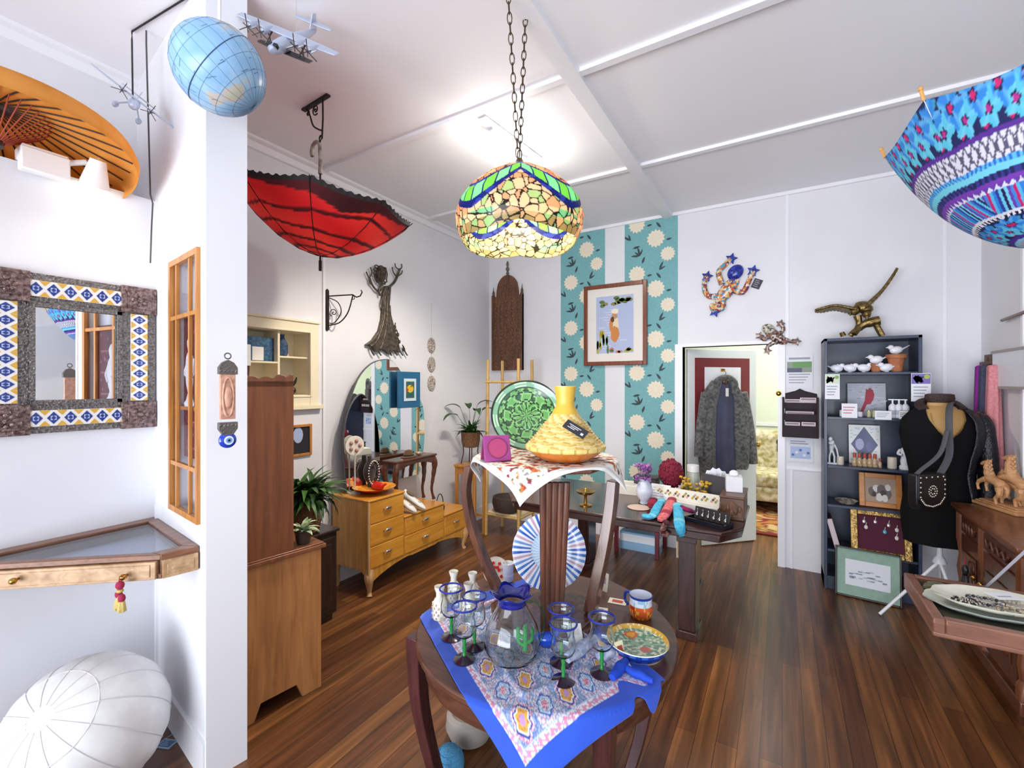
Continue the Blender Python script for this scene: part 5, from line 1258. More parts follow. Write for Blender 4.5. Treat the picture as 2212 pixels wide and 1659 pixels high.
# mosaic frogs
def mosaic(name, cols, sc):
    if name in MATS: return MATS[name]
    m, nt, b = newmat(name); v = N(nt, 'ShaderNodeTexVoronoi'); v.inputs['Scale'].default_value = sc; nt.links.new(coords(nt), v.inputs['Vector'])
    sp = N(nt, 'ShaderNodeSeparateColor'); nt.links.new(v.outputs['Color'], sp.inputs[0])
    r = N(nt, 'ShaderNodeValToRGB'); r.color_ramp.interpolation = 'CONSTANT'; e = r.color_ramp.elements
    while len(e) < len(cols): e.new(.5)
    for i, c in enumerate(cols): e[i].position = i/len(cols); e[i].color = (*lin(c), 1)
    nt.links.new(sp.outputs[0], r.inputs[0]); nt.links.new(r.outputs[0], b.inputs['Base Color']); b.inputs['Roughness'].default_value = .2
    return m
def frog(label, c, s, R_, limbs, head, hm, bm, tiltm):
    t = thing('mosaic_frog', label, 'wall ornament', c)
    q = lambda px, py, y=-.02: (ony(px, py, BW).x-c[0], y, ony(px, py, BW).z-c[2])
    b = B(); b.ell((0, -.022, 0), (.062*s, .035, .145*s), 18, 12, R=RM(0, R_, 0)); part('body', b, bm, t)
    hx_ = q(*head); b = B(); hd_ = Vector(hx_); dn = hd_.normalized()
    b.ell((hd_.x, -.03, hd_.z), (.062*s, .036, .075*s), 18, 12, R=RM(0, R_, 0))
    for k in (-1, 1): b.ell((hd_.x+dn.z*.035*s*k+dn.x*.015, -.05, hd_.z-dn.x*.035*s*k+dn.z*.015), (.016*s, .016, .016*s), 10, 8)
    part('head', b, hm, t)
    for L_ in limbs:
        b = B(); P = spline([q(*p) for p in L_], 5); b.tube(P, [.028*s-.008*s*i/len(P) for i in range(len(P))], 8); lg = part('limb', b, bm, t)
        b = B(); e = Vector(q(*L_[-1])); out = []
        for k in range(10): a = 2*pi*k/10; r = (.056 if k % 2 == 0 else .028)*s; out.append((e.x+r*cos(a), e.z+r*sin(a)))
        b.slab(out, -.026, -.012); part('webbed_foot', b, tiltm, lg, bev=.003)
navt = mosaic('cobalt_mosaic', ['#1c2a8e', '#26389e', '#141f70', '#2f46b0'], 60)
multi = mosaic('bright_mosaic', ['#c8783c', '#e8dcc8', '#3f9cc0', '#6a3f5c', '#d8b060', '#b8563c', '#e0c8a8'], 55)
grm = mosaic('dull_mosaic', ['#5a4a48', '#8a6a5c', '#c8b8a8', '#3a2c2e', '#9c7468', '#6c5048'], 70); gry = mosaic('cream_grey_mosaic', ['#d8d4c0', '#a8a898', '#5c5450', '#c0bca8'], 80)
c1 = ony(1571, 628, BW)
frog('big mosaic frog with cobalt blue head and feet climbing the white wall', c1, 1.0, radians(38), [((1560, 615), (1553, 590), (1565, 575), (1580, 560)), ((1585, 628), (1605, 632), (1618, 608), (1627, 586)), ((1558, 640), (1530, 640), (1522, 618), (1528, 598)), ((1562, 648), (1560, 668), (1538, 660), (1545, 674))], (1589, 590), navt, multi, navt)
c2 = ony(1676, 728, BW)
frog('smaller brown and cream mosaic frog above the doorway corner', c2, .72, radians(-52), [((1672, 716), (1682, 722), (1692, 712), (1686, 700)), ((1664, 724), (1652, 734), (1645, 728), (1641, 726)), ((1684, 738), (1696, 734), (1708, 738), (1720, 738)), ((1672, 740), (1664, 745), (1658, 750), (1658, 758))], (1660, 712), gry, grm, grm)
pq = ony(1635, 613, BW-.004); b = B(); b.M = RM(0, radians(24), 0); b.box(-.035, .035, -.003, .003, -.042, .042, 0)
for k in range(4): b.box(-.024, .018-.006*(k % 2), -.0036, -.003, -.028+k*.017, -.02+k*.017, 1)
solo('black_swing_tag', b, [mat('black_card', '#2a2a32'), mat('grey_print', '#8f8f94', .6)], 'little black swing tag pinned beside the big mosaic frog', 'tag', loc=pq)
# corner: bamboo rack, stool, potted plant
bam = wood('bamboo_cane', '#b08a4c', '#d0ac6c', 'z', .4, .6, .1)
t = thing('bamboo_rack', 'pale bamboo cane rack with a low shelf standing in the corner', 'rack', (-2.5, 4.12, 0))
for x, y in ((-.2, -.16), (.2, -.16), (-.2, .16), (.2, .16)):
    b = B(); b.cyl((x, y, 0), (x*.94, y*.9, 1.86), .017, 12)
    for k in range(6): b.lathe([(.017, -.006), (.0195, 0), (.017, .006)], 12, 0, RM(loc=(x*(1-.06*(k+.5)/6), y*(1-.1*(k+.5)/6), (k+.5)*.3)))
    part('cane_post', b, bam, t)
for z in (.22, 1.02, 1.62):
    b = B()
    for s in (-1, 1): b.cyl((-.21, s*.155, z), (.21, s*.155, z), .012, 10); b.cyl((s*.2, -.16, z), (s*.2, .16, z), .012, 10)
    part('rail', b, bam, t)
b = B()
for k in range(12): b.cyl((-.19, -.14+k*.0255, .24), (.19, -.14+k*.0255, .24), .011, 8)
part('slat_shelf', b, mat('pale_cane', '#d8c49a', .5), t)
b = B(); b.box(-.19, .19, -.15, .15, 1.032, 1.045); part('shelf', b, mat('pale_cane', '#d8c49a'), t)
p = Vector((-2.5, 4.06, .252)); b = B(); b.lathe([(.1, 0), (.14, .02), (.16, .10), (.15, .16), (.13, .165), (.12, .14), (.001, .05)], 36); solo('dark_basket', b, mat('dark_wicker', '#3a2a22', .6, bmp=.8, scale=90), 'dark woven bowl on low shelf of the bamboo rack', 'basket', loc=p)
p = Vector((-2.83, 3.86, 0)); t = thing('plant_stool', 'narrow honey-coloured wooden stool under the footed plant basket', 'stool', p, .1)
st = wood('honey_stool_wood', '#9c6428', '#c08640', 'z', .35, .8, .2)
b = B(); b.box(-.13, .13, -.13, .13, .735, .76); part('seat', b, st, t, bev=.005)
b = B()
for s in (-1, 1): b.box(-.1, .1, s*.105-.008, s*.105+.008, .66, .735); b.box(s*.105-.008, s*.105+.008, -.1, .1, .66, .735)
for s in (-1, 1): b.box(-.1, .1, s*.105-.007, s*.105+.007, .18, .205)
part('apron', b, st, t)
for x in (-.105, .105):
    for y in (-.105, .105): b = B(); b.box(x-.016, x+.016, y-.016, y+.016, 0, .735); part('leg', b, st, t, bev=.003)
t = thing('footed_plant', 'glossy-leaved plant in a footed brown basket on the honey wooden stool', 'plant', p+Vector((0, 0, .762)))
b = B(); b.lathe([(.06, .17), (.085, .18), (.098, .24), (.10, .33), (.103, .335), (.09, .33), (.085, .3), (.001, .29)], 36, lobes=18, la=.012)
part('basket', b, wick, t)
for k in range(4):
    a = pi/4+k*pi/2; b = B(); b.tube([(.085*cos(a), .085*sin(a), .24), (.075*cos(a), .075*sin(a), .12), (.10*cos(a), .10*sin(a), 0)], .0065, 8); part('leg', b, mat('dark_cane', '#4a3424', .5), t)
b = B(); rr = random.Random(21)
for k in range(60): lblade(b, (rr.uniform(-.04, .04), rr.uniform(-.04, .04), .3), rr.uniform(0, 6.28), rr.uniform(.5, 1.45), rr.uniform(.12, .22), rr.uniform(.03, .05), rr.uniform(.7, 2), k % 2)
for az, el, L in ((.5, 1.35, .42), (3.6, 1.2, .40), (4.4, .9, .36), (1.3, 1.0, .40), (5.6, 1.0, .42), (2.4, 1.3, .38)):
    q = Vector((cos(az)*cos(el), sin(az)*cos(el), sin(el)))*L*.75; b.tube([(0, 0, .3), Vector((0, 0, .3))+q*.6, Vector((0, 0, .3))+q], [.004, .003, .0025], 6, 1); lblade(b, Vector((0, 0, .3))+q, az, el-.5, .2, .075, 1.6, 0)
part('leaf_cluster', b, [green1, green2], t)
# doorway: door leaf, coat, far room
HG, RZ = Vector((-.80, 4.665, 0)), radians(45.5)
t = struct('door_1', (lambda b: (b.box(0, .795, -.02, .02, .01, 1.94), b)[1])(B()), mat('pale_door_paint', '#dfe4e2', .45), loc=HG, rz=RZ, bev=.003); t['label'] = 'white panelled door standing open into the far room'
def PD(px, py): return pl(px, py, HG, RZ)
x0, zt_ = PD(1498, 773); x1, _ = PD(1615, 777); xi0, zi = PD(1518, 793); xi1, _ = PD(1597, 793); zl = PD(1500, 940)[1]
b = B(); 
for q in ((x0, xi0, zl, zt_), (xi1, x1, zl, zt_), (xi0, xi1, zi, zt_), (xi0, xi1, zl, zl+.09)): b.box(q[0], q[1], -.026, -.02, q[2], q[3])
part('painted_border', b, mat('maroon_paint', '#7a2a2e', .5), t, 'maroon painted border')
b = B(); b.box(xi0+.003, xi1-.003, -.024, -.02, zl+.09, zi); part('inner_panel', b, mat('white_gloss_trim', '#eeeef2'), t)
xk, zk = PD(1628, 958); b = B(); b.M = RM(loc=(xk-.01, -.02, zk)); b.cyl((0, 0, 0), (0, -.035, 0), .011, 10); b.ell((0, -.05, 0), (.026, .02, .026), 14, 10); part('door_knob', b, brass, t, 'brass door knob')
xh, zh = PD(1557, 800); b = B(); b.M = RM(loc=(xh, -.024, zh)); b.box(-.02, .02, -.006, .0, -.012, .016); b.tube([(0, -.004, .0), (0, -.03, -.006), (0, -.034, .012)], .004, 8); part('coat_hook', b, brass, t, 'brass coat hook')
n_ = Vector((sin(RZ), -cos(RZ), 0))
def DW(lx, z, off): return HG+Vector((cos(RZ)*lx, sin(RZ)*lx, z))+n_*off
o_ = DW(xh, zh, .065); t = thing('hanging_coat', 'patterned grey jacket over slate blue dress on a hanger on the open door', 'clothes', o_, RZ)
def PC(px, py): a, z = pl(px, py, o_, RZ); return (a, z-zh)
def pts(*L): return [PC(*p) for p in L]
grey = mat('grey_patterned_chiffon', '#3a3d42', .85, col2='#74726c', scale=38, detail=6, sheen=.2); slate = mat('slate_blue_jersey', '#47485e', .85, col2='#505268', scale=8)
b = B()
def garment(b, top, rows, th, mi=0, nx=14, seed=0):
    # rows: (left px, right px, py); a full soft shell with folds
    n = len(rows); vs = []; 
    for side in (0, 1):
        for j, (l, r, py) in enumerate(rows):
            for i in range(nx+1):
                s = i/nx; x, z = PC(lerp(l, r, s), py); bulge = th*sin(pi*min(.98, max(.02, s)))**.6
                fold = .012*(j/n)*sin(s*17+seed+j*.3)
                vs.append((x, (-bulge+fold if side == 0 else .012), z))
    fs = []; o2 = n*(nx+1)
    for j in range(n-1):
        for i in range(nx):
            a = j*(nx+1)+i; fs.append((a, a+nx+1, a+nx+2, a+1)); fs.append((o2+a, o2+a+1, o2+a+nx+2, o2+a+nx+1))
    for j in range(n-1):
        for i in (0, nx): a = j*(nx+1)+i; fs.append((a, o2+a, o2+a+nx+1, a+nx+1))
    for i in range(nx):
        for j in (0, n-1): a = j*(nx+1)+i; fs.append((a, a+1, o2+a+1, o2+a))
    b.add(vs, fs, mi)
garment(b, 0, [(1541, 1583, 828), (1538, 1588, 860), (1540, 1585, 920), (1540, 1588, 980), (1540, 1592, 1030), (1545, 1612, 1075)], .045, seed=2); part('dress', b, slate, t, ang=70)
b = B(); garment(b, 0, [(1538, 1556, 822), (1522, 1552, 845), (1512, 1545, 880), (1508, 1543, 930), (1510, 1543, 990), (1515, 1545, 1045), (1520, 1546, 1068)], .075, seed=1)
garment(b, 0, [(1566, 1580, 822), (1575, 1597, 845), (1582, 1610, 880), (1586, 1617, 930), (1583, 1618, 985), (1580, 1612, 1012)], .075, seed=5); part('jacket', b, grey, t, ang=70)
for L_ in (((1520, 848), (1511, 900), (1505, 950), (1504, 985)), ((1598, 848), (1610, 900), (1618, 950), (1622, 1000))):
    b = B(); P = spline([(PC(*p)[0], -.035, PC(*p)[1]) for p in L_], 5); b.tube(P, [.05]*4+[.046]*6+[.044]*6, 12, sq=(.8, 1)); part('sleeve', b, grey, t)
b = B(); P = [(PC(px, py)[0], -.05, PC(px, py)[1]) for px, py in ((1541, 850), (1538, 828), (1548, 818), (1560, 815), (1572, 818), (1581, 830), (1578, 850))]; b.tube(spline(P, 4), .026, 10); part('collar', b, grey, t)
b = B(); wd_ = wood('hanger_wood', '#4a2c20', '#6b4230', 'x'); b.tube([(PC(px, py)[0], -.02, PC(px, py)[1]) for px, py in ((1530, 842), (1545, 826), (1558, 819), (1572, 826), (1592, 842))], .012, 8); b.tube([(PC(1558, 819)[0], -.02, PC(1558, 819)[1]), (0, -.01, -.03), (.012, .03, .004), (0, .034, .012), (-.01, .034, 0)], .003, 6); b.ell((PC(1560, 824)[0], -.03, PC(1560, 824)[1]), (.035, .03, .04), 14, 10); part('hanger', b, wd_, t)
b = B(); x, z = PC(1562, 845); b.box(x-.02, x+.012, -.062, -.058, z-.05, z+.03); part('white_tag', b, mat('white_card', '#e6e4de'), t)
# sofa and rug in the far room
floral = mat('floral_upholstery', '#e4dcc0', .8, col2='#a89a5c', scale=16, detail=1)
t = thing('floral_sofa', 'cream floral sofa seen through the doorway in the far room', 'sofa', (.25, 6.75, 0))
b = B(); b.box(-.95, .95, -.45, .4, .16, .34); part('base', b, floral, t, bev=.03)
b = B(); b.box(-.93, .93, .12, .42, .3, .98); part('backrest', b, floral, t, bev=.08)
for s in (-1, 1):
    b = B(); b.box(s*.95-.12, s*.95+.12, -.47, .4, .16, .64); part('arm', b, floral, t, bev=.06); b = B(); b.box(s*.42-.41, s*.42+.41, -.46, .14, .34, .5); part('seat_cushion', b, floral, t, bev=.04)
b = B(); 
for x in (-.85, .85):
    for y in (-.38, .33): b = B(); b.box(x-.04, x+.04, y-.04, y+.04, 0, .16); part('leg', b, dkw, t)
b = B(); b.prism(circ(.05, 12), -.01, .01, 0, RM(pi/2, 0, 0, (.03, .10, .85))); b.box(-.01, .06, .09, .115, .72, .86); solo('dark_doll', b, mat('black_carving', '#1c1a1a'), 'small dark figure sitting against the back of the floral sofa', 'doll', loc=(-.05, 6.68, 0))
def rugc(u, v):
    d = min(u, 1-u, v*.7, (1-v)*.7)
    if d < .04: return '#7a2a24'
    if d < .10: return '#c09a54' if int((u+v)*40) % 2 else '#6d3a2a'
    h = noise.noise(Vector((u*16, v*12, 0)))
    return '#b8823c' if h > .18 else ('#8c2c2a' if h > -.2 else '#d0b078')
b = B(); b.grid(lambda u, v: (-1.3+2.6*u, -.75+1.5*v, .008), 80, 60, 0, rugc); solo('patterned_rug', b, dyed('woven_rug_wool', .95), 'red and gold patterned rug on the floor of the far room', 'rug', loc=(.3, 6.2, .002), solid=.012)
# wall papers right of the door
yw = BW-.004
def sheet(name, px0, px1, py0, py1, label, cols, fn, cat='poster'):
    a, c = ony(px0, py0, yw), ony(px1, py1, yw); w2, h2 = (c.x-a.x)/2, abs(a.z-c.z)/2
    b = B(); b.box(-w2, w2, -.002, .003, -h2, h2, 0); fn(b, w2, h2, -.0026); return solo(name, b, cols, label, cat, loc=((a.x+c.x)/2, yw, (a.z+c.z)/2))
def po1(b, w, h, y):
    b.box(-w*.92, w*.92, y, -.002, -.05*h, .6*h, 1); b.box(-w*.5, w*.92, y-.0004, -.002, .25*h, .6*h, 2); b.box(-w*.92, w*.2, y-.0006, -.002, -.05*h, .22*h, 3)
    for k in range(4): b.box(-w*.8, w*(.8-.15*k), y, -.002, -(.2+.17*k)*h, -(.14+.17*k)*h, 4)
    b.box(-w*.8, w*.8, y, -.002, .74*h, .86*h, 4)
pc_ = [mat('white_paper', '#e4e6ec', .7), mat('grey_green_photo_print', '#8c9a8c', .6), mat('leaf_green_photo_print', '#6f9a5c', .6), mat('slate_photo_print', '#5a6072', .6), mat('small_grey_type', '#9ea2ac', .7), mat('pale_blue_print', '#a8b8dc', .6), mat('blue_dot_print', '#4f6fa8', .6)]
sheet('photo_poster', 1698, 1756, 768, 838, 'white poster with green landscape photo above the letter rack', pc_, po1)
def po2(b, w, h, y):
    b.box(-w*.8, w*.8, y, -.002, -.7*h, .35*h, 5); b.box(-w*.8, w*.6, y, -.002, .55*h, .65*h, 4); b.box(-w*.8, w*.4, y, -.002, .75*h, .84*h, 4)
    for k in range(5): b.prism(circ(w*.12, 10), 0, .001, 0 if k % 2 else 6, RM(pi/2, 0, 0, (-w*.6+k*w*.3, y, -.4*h+(k % 3)*.22*h)))
sheet('notice_sheet', 1702, 1757, 947, 1000, 'white and pale blue notice under the letter rack', pc_, po2)
a, c = ony(1692, 843, yw), ony(1765, 946, yw); w2, h2 = (c.x-a.x)/2, abs(a.z-c.z)/2
t = thing('letter_rack', 'dark brown wall letter rack with three pockets of cards', 'letter rack', ((a.x+c.x)/2, BW, (a.z+c.z)/2))
rk = mat('dark_brown_lacquer', '#2a1e22', .6, spec=.25)
b = B(); b.slab([(-w2, -h2), (w2, -h2), (w2, h2-.03), (w2*.3, h2-.005), (0, h2+.015), (-w2*.3, h2-.005), (-w2, h2-.03)], -.012, 0)
for s in (-1, 1): b.box(s*w2-.008, s*w2+.008, -.07, 0, -h2, h2-.06)
b.box(-w2, w2, -.07, 0, -h2, -h2+.012); part('back_board', b, rk, t, bev=.002)
for k, (z, z1_) in enumerate(((-.2, -.10), (-.055, .0), (.045, .095))): b = B(); b.box(-w2, w2, -.075+.012*k, -.065+.012*k, z, z1_); part('pocket_front', b, rk, t)
CL = ['upper pocket card beside the door side of the dark letter rack', 'taller card in the upper pocket of the dark letter rack, bookcase side', 'wide card in the middle pocket of the dark letter rack', 'card in lowest pocket of the dark letter rack, door side', 'card in lowest pocket of the dark letter rack, bookcase side']
for ci, (x0_, x1_, z0_, z1_, y_) in enumerate( ((-w2*.9, w2*.05, .05, .125, -.03), (.0, w2*.95, .05, .14, -.034), (-w2*.85, w2*.8, -.05, .022, -.042), (-w2*.9, -.0, -.18, -.07, -.055), (.01, w2*.9, -.18, -.066, -.058))):
    b = B(); b.box(x0_, x1_, y_-.001, y_+.001, z0_, z1_); b.box(x0_+.01, x1_-.01, y_-.0015, y_-.001, z1_-.02, z1_-.008, 1); solo('greeting_card', b, [mat('pale_rose_card', '#cdbfc0', .6), mat('mauve_card_print', '#8d767e', .6)], CL[ci], 'card', 'cards in the letter rack', loc=t.location)
p = ony(1690, 936, BW-.002); b = B(); b.box(-.03, .03, -.012, 0, -.022, .022); b.box(-.02, -.004, -.016, -.012, -.008, .008); b.box(.004, .02, -.016, -.012, -.008, .008); solo('light_switch', b, wp, 'white light switch plate on the wall beside the doorway', 'switch', loc=p)
p = ony(1682, 850, BW-.016); b = B(); b.ell((0, -.03, 0), (.02, .018, .022), 12, 8); b.cyl((0, 0, 0), (0, -.03, 0), .008, 10); b.box(-.018, .018, -.004, 0, -.03, .03); solo('brass_hook', b, brass, 'brass hook on the door casing next to the letter rack', 'hook', loc=p)
# ---------------------------------------------------------------- long dark table with its goods
DZ = .715; t = thing('long_table', 'long dark wooden display table with clipped corner and square pillar legs', 'table', (-.9, 3.4, 0))
ox, oy = -.9, 3.4; dt = wood('dark_table_wood', '#2f1c1a', '#4c2e2a', 'x', .2, .6, .4)
o1 = [(-1.92, 3.15), (-1.76, 2.93), (-.311, 2.93), (-.204, 3.12), (-.204, 3.7), (-.33, 3.88), (-1.76, 3.88), (-1.92, 3.66)]; o1 = [(x-ox, y-oy) for x, y in o1]
b = B(); b.prism([(x*.985, y*.985) for x, y in o1], DZ-.066, DZ-.02); b.prism(o1, DZ-.02, DZ); part('table_top', b, dt, t, bev=.006)
for x, y in ((-1.48, 3.075), (-1.48, 3.75), (-.515, 3.075), (-.60, 3.75)):
    if True:
        b = B(); lx, ly = x-ox, y-oy; b.box(lx-.05, lx+.05, ly-.09, ly+.09, .05, DZ-.066); b.box(lx-.062, lx+.062, ly-.105, ly+.105, 0, .05); b.box(lx-.06, lx+.06, ly-.10, ly+.10, DZ-.11, DZ-.066)
        part('leg', b, wood('dark_table_leg', '#2f1c1a', '#4c2e2a', 'z', .2, .6, .4), t, bev=.004)
# red stool and boxes under it
t = thing('red_stool', 'plum red stool standing under the long dark table', 'stool', (-1.17, 4.36, 0)); rd = mat('plum_red_paint', '#6e2430', .35)
b = B(); b.box(-.22, .22, -.2, .2, .43, .47); part('seat', b, rd, t, bev=.006)
for x in (-.19, .19):
    for y in (-.155, .165): b = B(); b.box(x-.018, x+.018, y-.018, y+.018, 0, .43); part('leg', b, rd, t, bev=.003)
b = B(); b.box(-.17, .17, -.165, -.145, .34, .37); b.box(-.17, .17, .155, .175, .34, .37); part('stretcher', b, rd, t)
b = B(); b.box(-.19, .19, -.05, .05, 0, .17, 0); b.box(-.192, .192, -.052, .052, .08, .15, 1); solo('blue_carton', b, [mat('pale_blue_carton', '#8ab4d8', .6), mat('white_carton_band', '#dfe6ee', .6)], 'pale blue and white carton on the floor under the red stool', 'box', loc=(-1.17, 4.36, 0))
b = B(); b.box(-.07, .07, -.08, .08, 0, .2, 0); b.box(-.06, .06, -.084, -.08, .03, .16, 1); solo('cream_carton', b, [mat('cream_carton', '#d8ccb0', .6), mat('tan_carton_panel', '#c4b08c', .6)], 'small cream carton on the floor next to the red stool', 'box', loc=(-.77, 4.42, 0))
def ot(px, py): return onz(px, py, DZ)
def lift(p): return Vector((p.x, p.y, DZ+.001))
# vase, lace cloth, brass bell
p = lift(ot(1392, 1090)); t = thing('flower_vase', 'white vase with purple flowers on the long dark table', 'vase', p)
b = B(); b.lathe([(.03, 0), (.034, .008), (.028, .02), (.055, .06), (.06, .10), (.05, .14), (.034, .165), (.044, .185), (.038, .18), (.03, .16), (.001, .15)], 32); part('body', b, mat('white_blue_glaze', '#dfe3ee', .2, col2='#b8c2dc', scale=14), t)
b = B(); rr = random.Random(6)
for k in range(34):
    c = Vector((rr.uniform(-.055, .05), rr.uniform(-.05, .05), rr.uniform(.18, .29)))
    for q in range(4): b.ell(c+Vector((rr.uniform(-.012, .012), rr.uniform(-.012, .012), rr.uniform(-.01, .01))), (.011, .011, .009), 6, 4, k % 2)
    b.tube([(c.x*.3, c.y*.3, .15), c], .002, 4, 2)
part('blossom', b, [mat('violet_petal', '#8a4a96', .7), mat('mauve_petal', '#a678b0', .7), mat('green_stem', '#4a6a3a', .6)], t)
b = B(); b.lathe([(.001, 0), (.075, .0), (.08, .004), (.001, .006)], 28, lobes=14, la=.02); solo('round_doily', b, mat('pink_beige_doily', '#cdb4a8', .8), 'round pinkish doily under the white flower vase', 'doily', loc=lift(ot(1380, 1097))-Vector((0, 0, .0008)))
t.location.z += .006
p = lift(ot(1265, 1092)); b = B(); b.lathe([(.045, 0), (.045, .006), (.012, .016), (.01, .06), (.014, .075), (.05, .085), (.068, .10), (.07, .106), (.05, .098), (.001, .09)], 28); b.lathe([(.02, .106), (.012, .12), (.001, .13)], 14)
solo('brass_tazza', b, brass, 'footed brass dish with lid at the far end of the long dark table', 'dish', loc=p)
wht = mat('white_paper', '#e4e6ec'); 
b = B(); 
for k in range(6): b.box(-.13+.004*k, .13-.003*k, -.10, .10, .012*k, .011+.012*k, 0)
b.box(-.06, .08, -.08, .03, .072, .075, 1); solo('paper_stack', b, [mat('cream_paper', '#ebe6d8', .8), mat('faint_grey_print', '#c8c8ca', .8)], 'stack of cream paper at back of the long table behind the vase', 'paper', loc=lift(ot(1352, 1062)), rz=.1)
# socks
def sock(name, pxs, r, m, m2, label, flat=.45):
    P = []
    for px, py, off in pxs:
        if off >= 0: q = onz(px, py, DZ+.018+off)
        else:
            q = ony(px, py, 2.905); q.y = 2.905
        P.append(q)
    t = thing(name, label, 'sock', P[0]); Q = spline([q-P[0] for q in P], 5); n = len(Q)
    b = B(); b.tube(Q, [r*(.8+.2*sin(pi*(i+.3)/n)) if i < n-2 else r*.55 for i in range(n)], 12, sq=(1.0, flat)); part('knit', b, m, t, ang=80)
    b = B(); b.tube(Q[:3], r*.92, 12, sq=(1.0, flat*1.12)); part('cuff', b, m2, t)
    b = B(); i = int(n*.55); b.tube(Q[i:i+3], r*1.03, 12, sq=(1.0, flat*1.08)); part('heel', b, m2, t)
cy, cy2 = mat('turquoise_knit', '#2fa4d0', .85, col2='#5cc0e0', scale=60, bmp=.3), mat('pale_turquoise_knit', '#7accdf', .85)
pkn, pk4 = mat('coral_pink_knit', '#c8404e', .85, col2='#e08a8c', scale=55, bmp=.3), mat('dark_coral_knit', '#a0304c', .85)
sock('knitted_sock', [(1430, 1080, .03), (1420, 1095, .02), (1412, 1112, .005), (1400, 1116, .0), (1390, 1112, .0)], .03, cy, cy2, 'turquoise sock lying flat on the long table near the vase')
sock('knitted_sock', [(1452, 1078, .03), (1445, 1095, .02), (1436, 1112, .005), (1426, 1124, .0)], .034, pkn, pk4, 'coral pink patterned sock lying between the turquoise socks')
sock('knitted_sock', [(1464, 1090, .03), (1465, 1105, .02), (1467, 1122, .0), (1468, 1135, -1), (1473, 1158, -1)], .034, cy, cy2, 'turquoise sock hanging over front edge of the long dark table')
sock('knitted_sock', [(1440, 1128, .005), (1436, 1134, -1), (1432, 1150, -1), (1445, 1156, -1)], .034, mat('maroon_fairisle_knit', '#5a2030', .85, col2='#b08a78', scale=70), mat('maroon_knit', '#5a1828', .85), 'maroon fair-isle sock hanging over the table edge below the coral sock')
sock('knitted_sock', [(1412, 1078, .04), (1408, 1088, .02), (1405, 1096, .0)], .03, mat('crimson_knit', '#8c1838', .85), mat('dark_crimson_knit', '#6c1028', .85), 'crimson sock lying beside the vase, mostly under the turquoise one')
sock('knitted_sock', [(1470, 1095, .03), (1482, 1100, .02), (1500, 1106, .0)], .03, mat('magenta_knit', '#8c1458', .85), mat('dark_magenta_knit', '#6c1048', .85), 'magenta sock lying under the card display next to black tray')
# card display: sloping row of cards in front of a grey board
a, c = onz(1408, 1085, DZ), onz(1548, 1112, DZ); dr_ = (c-a); dr_.z = 0; L = dr_.length; an = atan2(dr_.y, dr_.x)
t = thing('stepped_card_rack', 'low white stepped rack holding the row of flower cards on the long table', 'card rack', Vector((a.x, a.y, DZ+.001)), an)
b = B(); b.box(0, L, .02, .12, 0, .034); b.box(0, L, .075, .12, .034, .06); part('step', b, mat('white_plastic', '#f0f0f0'), t)
b = B(); b.box(-.004, L+.004, .005, .018, 0, .035); part('front_lip', b, mat('white_plastic', '#f0f0f0'), t)
cm = [mat('cream_flower_card', '#ece8da', .6), mat('ochre_flower_print', '#cf9a3c', .6), mat('leaf_flower_print', '#8aa05a', .6), mat('pink_flower_print', '#d8a0a0', .6), mat('dark_flower_print', '#55504a', .6)]
lbl = ['first flower card in the white stepped rack, beside the vase', 'second flower card from the vase in the white stepped rack', 'third flower card from the vase in the white stepped rack', 'middle flower card in the white stepped rack', 'flower card third from the black tray end of the stepped rack', 'flower card second from the black tray end of the stepped rack', 'last flower card in stepped rack, above the black tray']
for k in range(7):
    b = B(); b.M = RM(radians(-14), 0, 0); b.box(-.034, .034, -.001, .001, 0, .085, 0)
    for q in range(5): b.poly([(-.018+.009*q+.009*cos(-i*pi/4), -.0014, .035+.012*(q % 3)+.009*sin(-i*pi/4)) for i in range(8)], 1+(q+k) % 4)
    o = solo('flower_card', b, cm, lbl[k], 'card', 'row of flower cards on the long table', loc=Vector((a.x, a.y, 0))+dr_.normalized()*(L*(k+.5)/7)+Vector((-sin(an)*.045, cos(an)*.045, DZ+.036)), rz=an)
p = onz(1530, 1115, DZ); gb = mat('charcoal_board', '#46454c', .6)
q0, q1 = onz(1492, 1092, DZ), onz(1572, 1114, DZ); d_ = q1-q0; an2 = atan2(d_.y, d_.x)
b = B(); b.M = RM(radians(-8), 0, 0); b.box(0, d_.length, -.004, .004, 0, .225); b.box(0, d_.length, .0, .05, 0, .01)
solo('charcoal_board', b, gb, 'charcoal grey display board standing behind the flower cards', 'board', loc=Vector((q0.x, q0.y, DZ+.001))+Vector((-sin(an2), cos(an2), 0))*.10, rz=an2, bev=.002)
q = lift(onz(1530, 1132, DZ)); t = thing('jewellery_tray', 'black tray of silver earrings on front of the long table', 'tray', q, an2+.1)
b = B(); b.box(-.13, .13, -.06, .06, 0, .008)
for s in (-1, 1): b.box(-.13, .13, s*.057-.004, s*.057+.004, .008, .028); b.box(s*.127-.004, s*.127+.004, -.06, .06, .008, .028)
part('tray_base', b, mat('black_tray_lacquer', '#1c1c26', .25), t)
b = B(); b.M = RM(radians(-16), 0, 0, (0, .03, .01)); b.box(-.115, .115, -.004, .004, 0, .075); part('display_pad', b, mat('black_velvet', '#231c1c'), t)
for k in range(6):
    b = B(); x = -.095+k*.038; b.M = RM(radians(-16), 0, 0, (x, .026, .02)); b.tube([(0, -.004, .045), (.004, -.006, .03), (0, -.006, .02)], .0015, 5); b.ell((0, -.007, .014), (.008, .003, .011), 10, 6); b.ell((0, -.006, .048), (.005, .003, .005), 8, 6); part('earring', b, chrome, t)
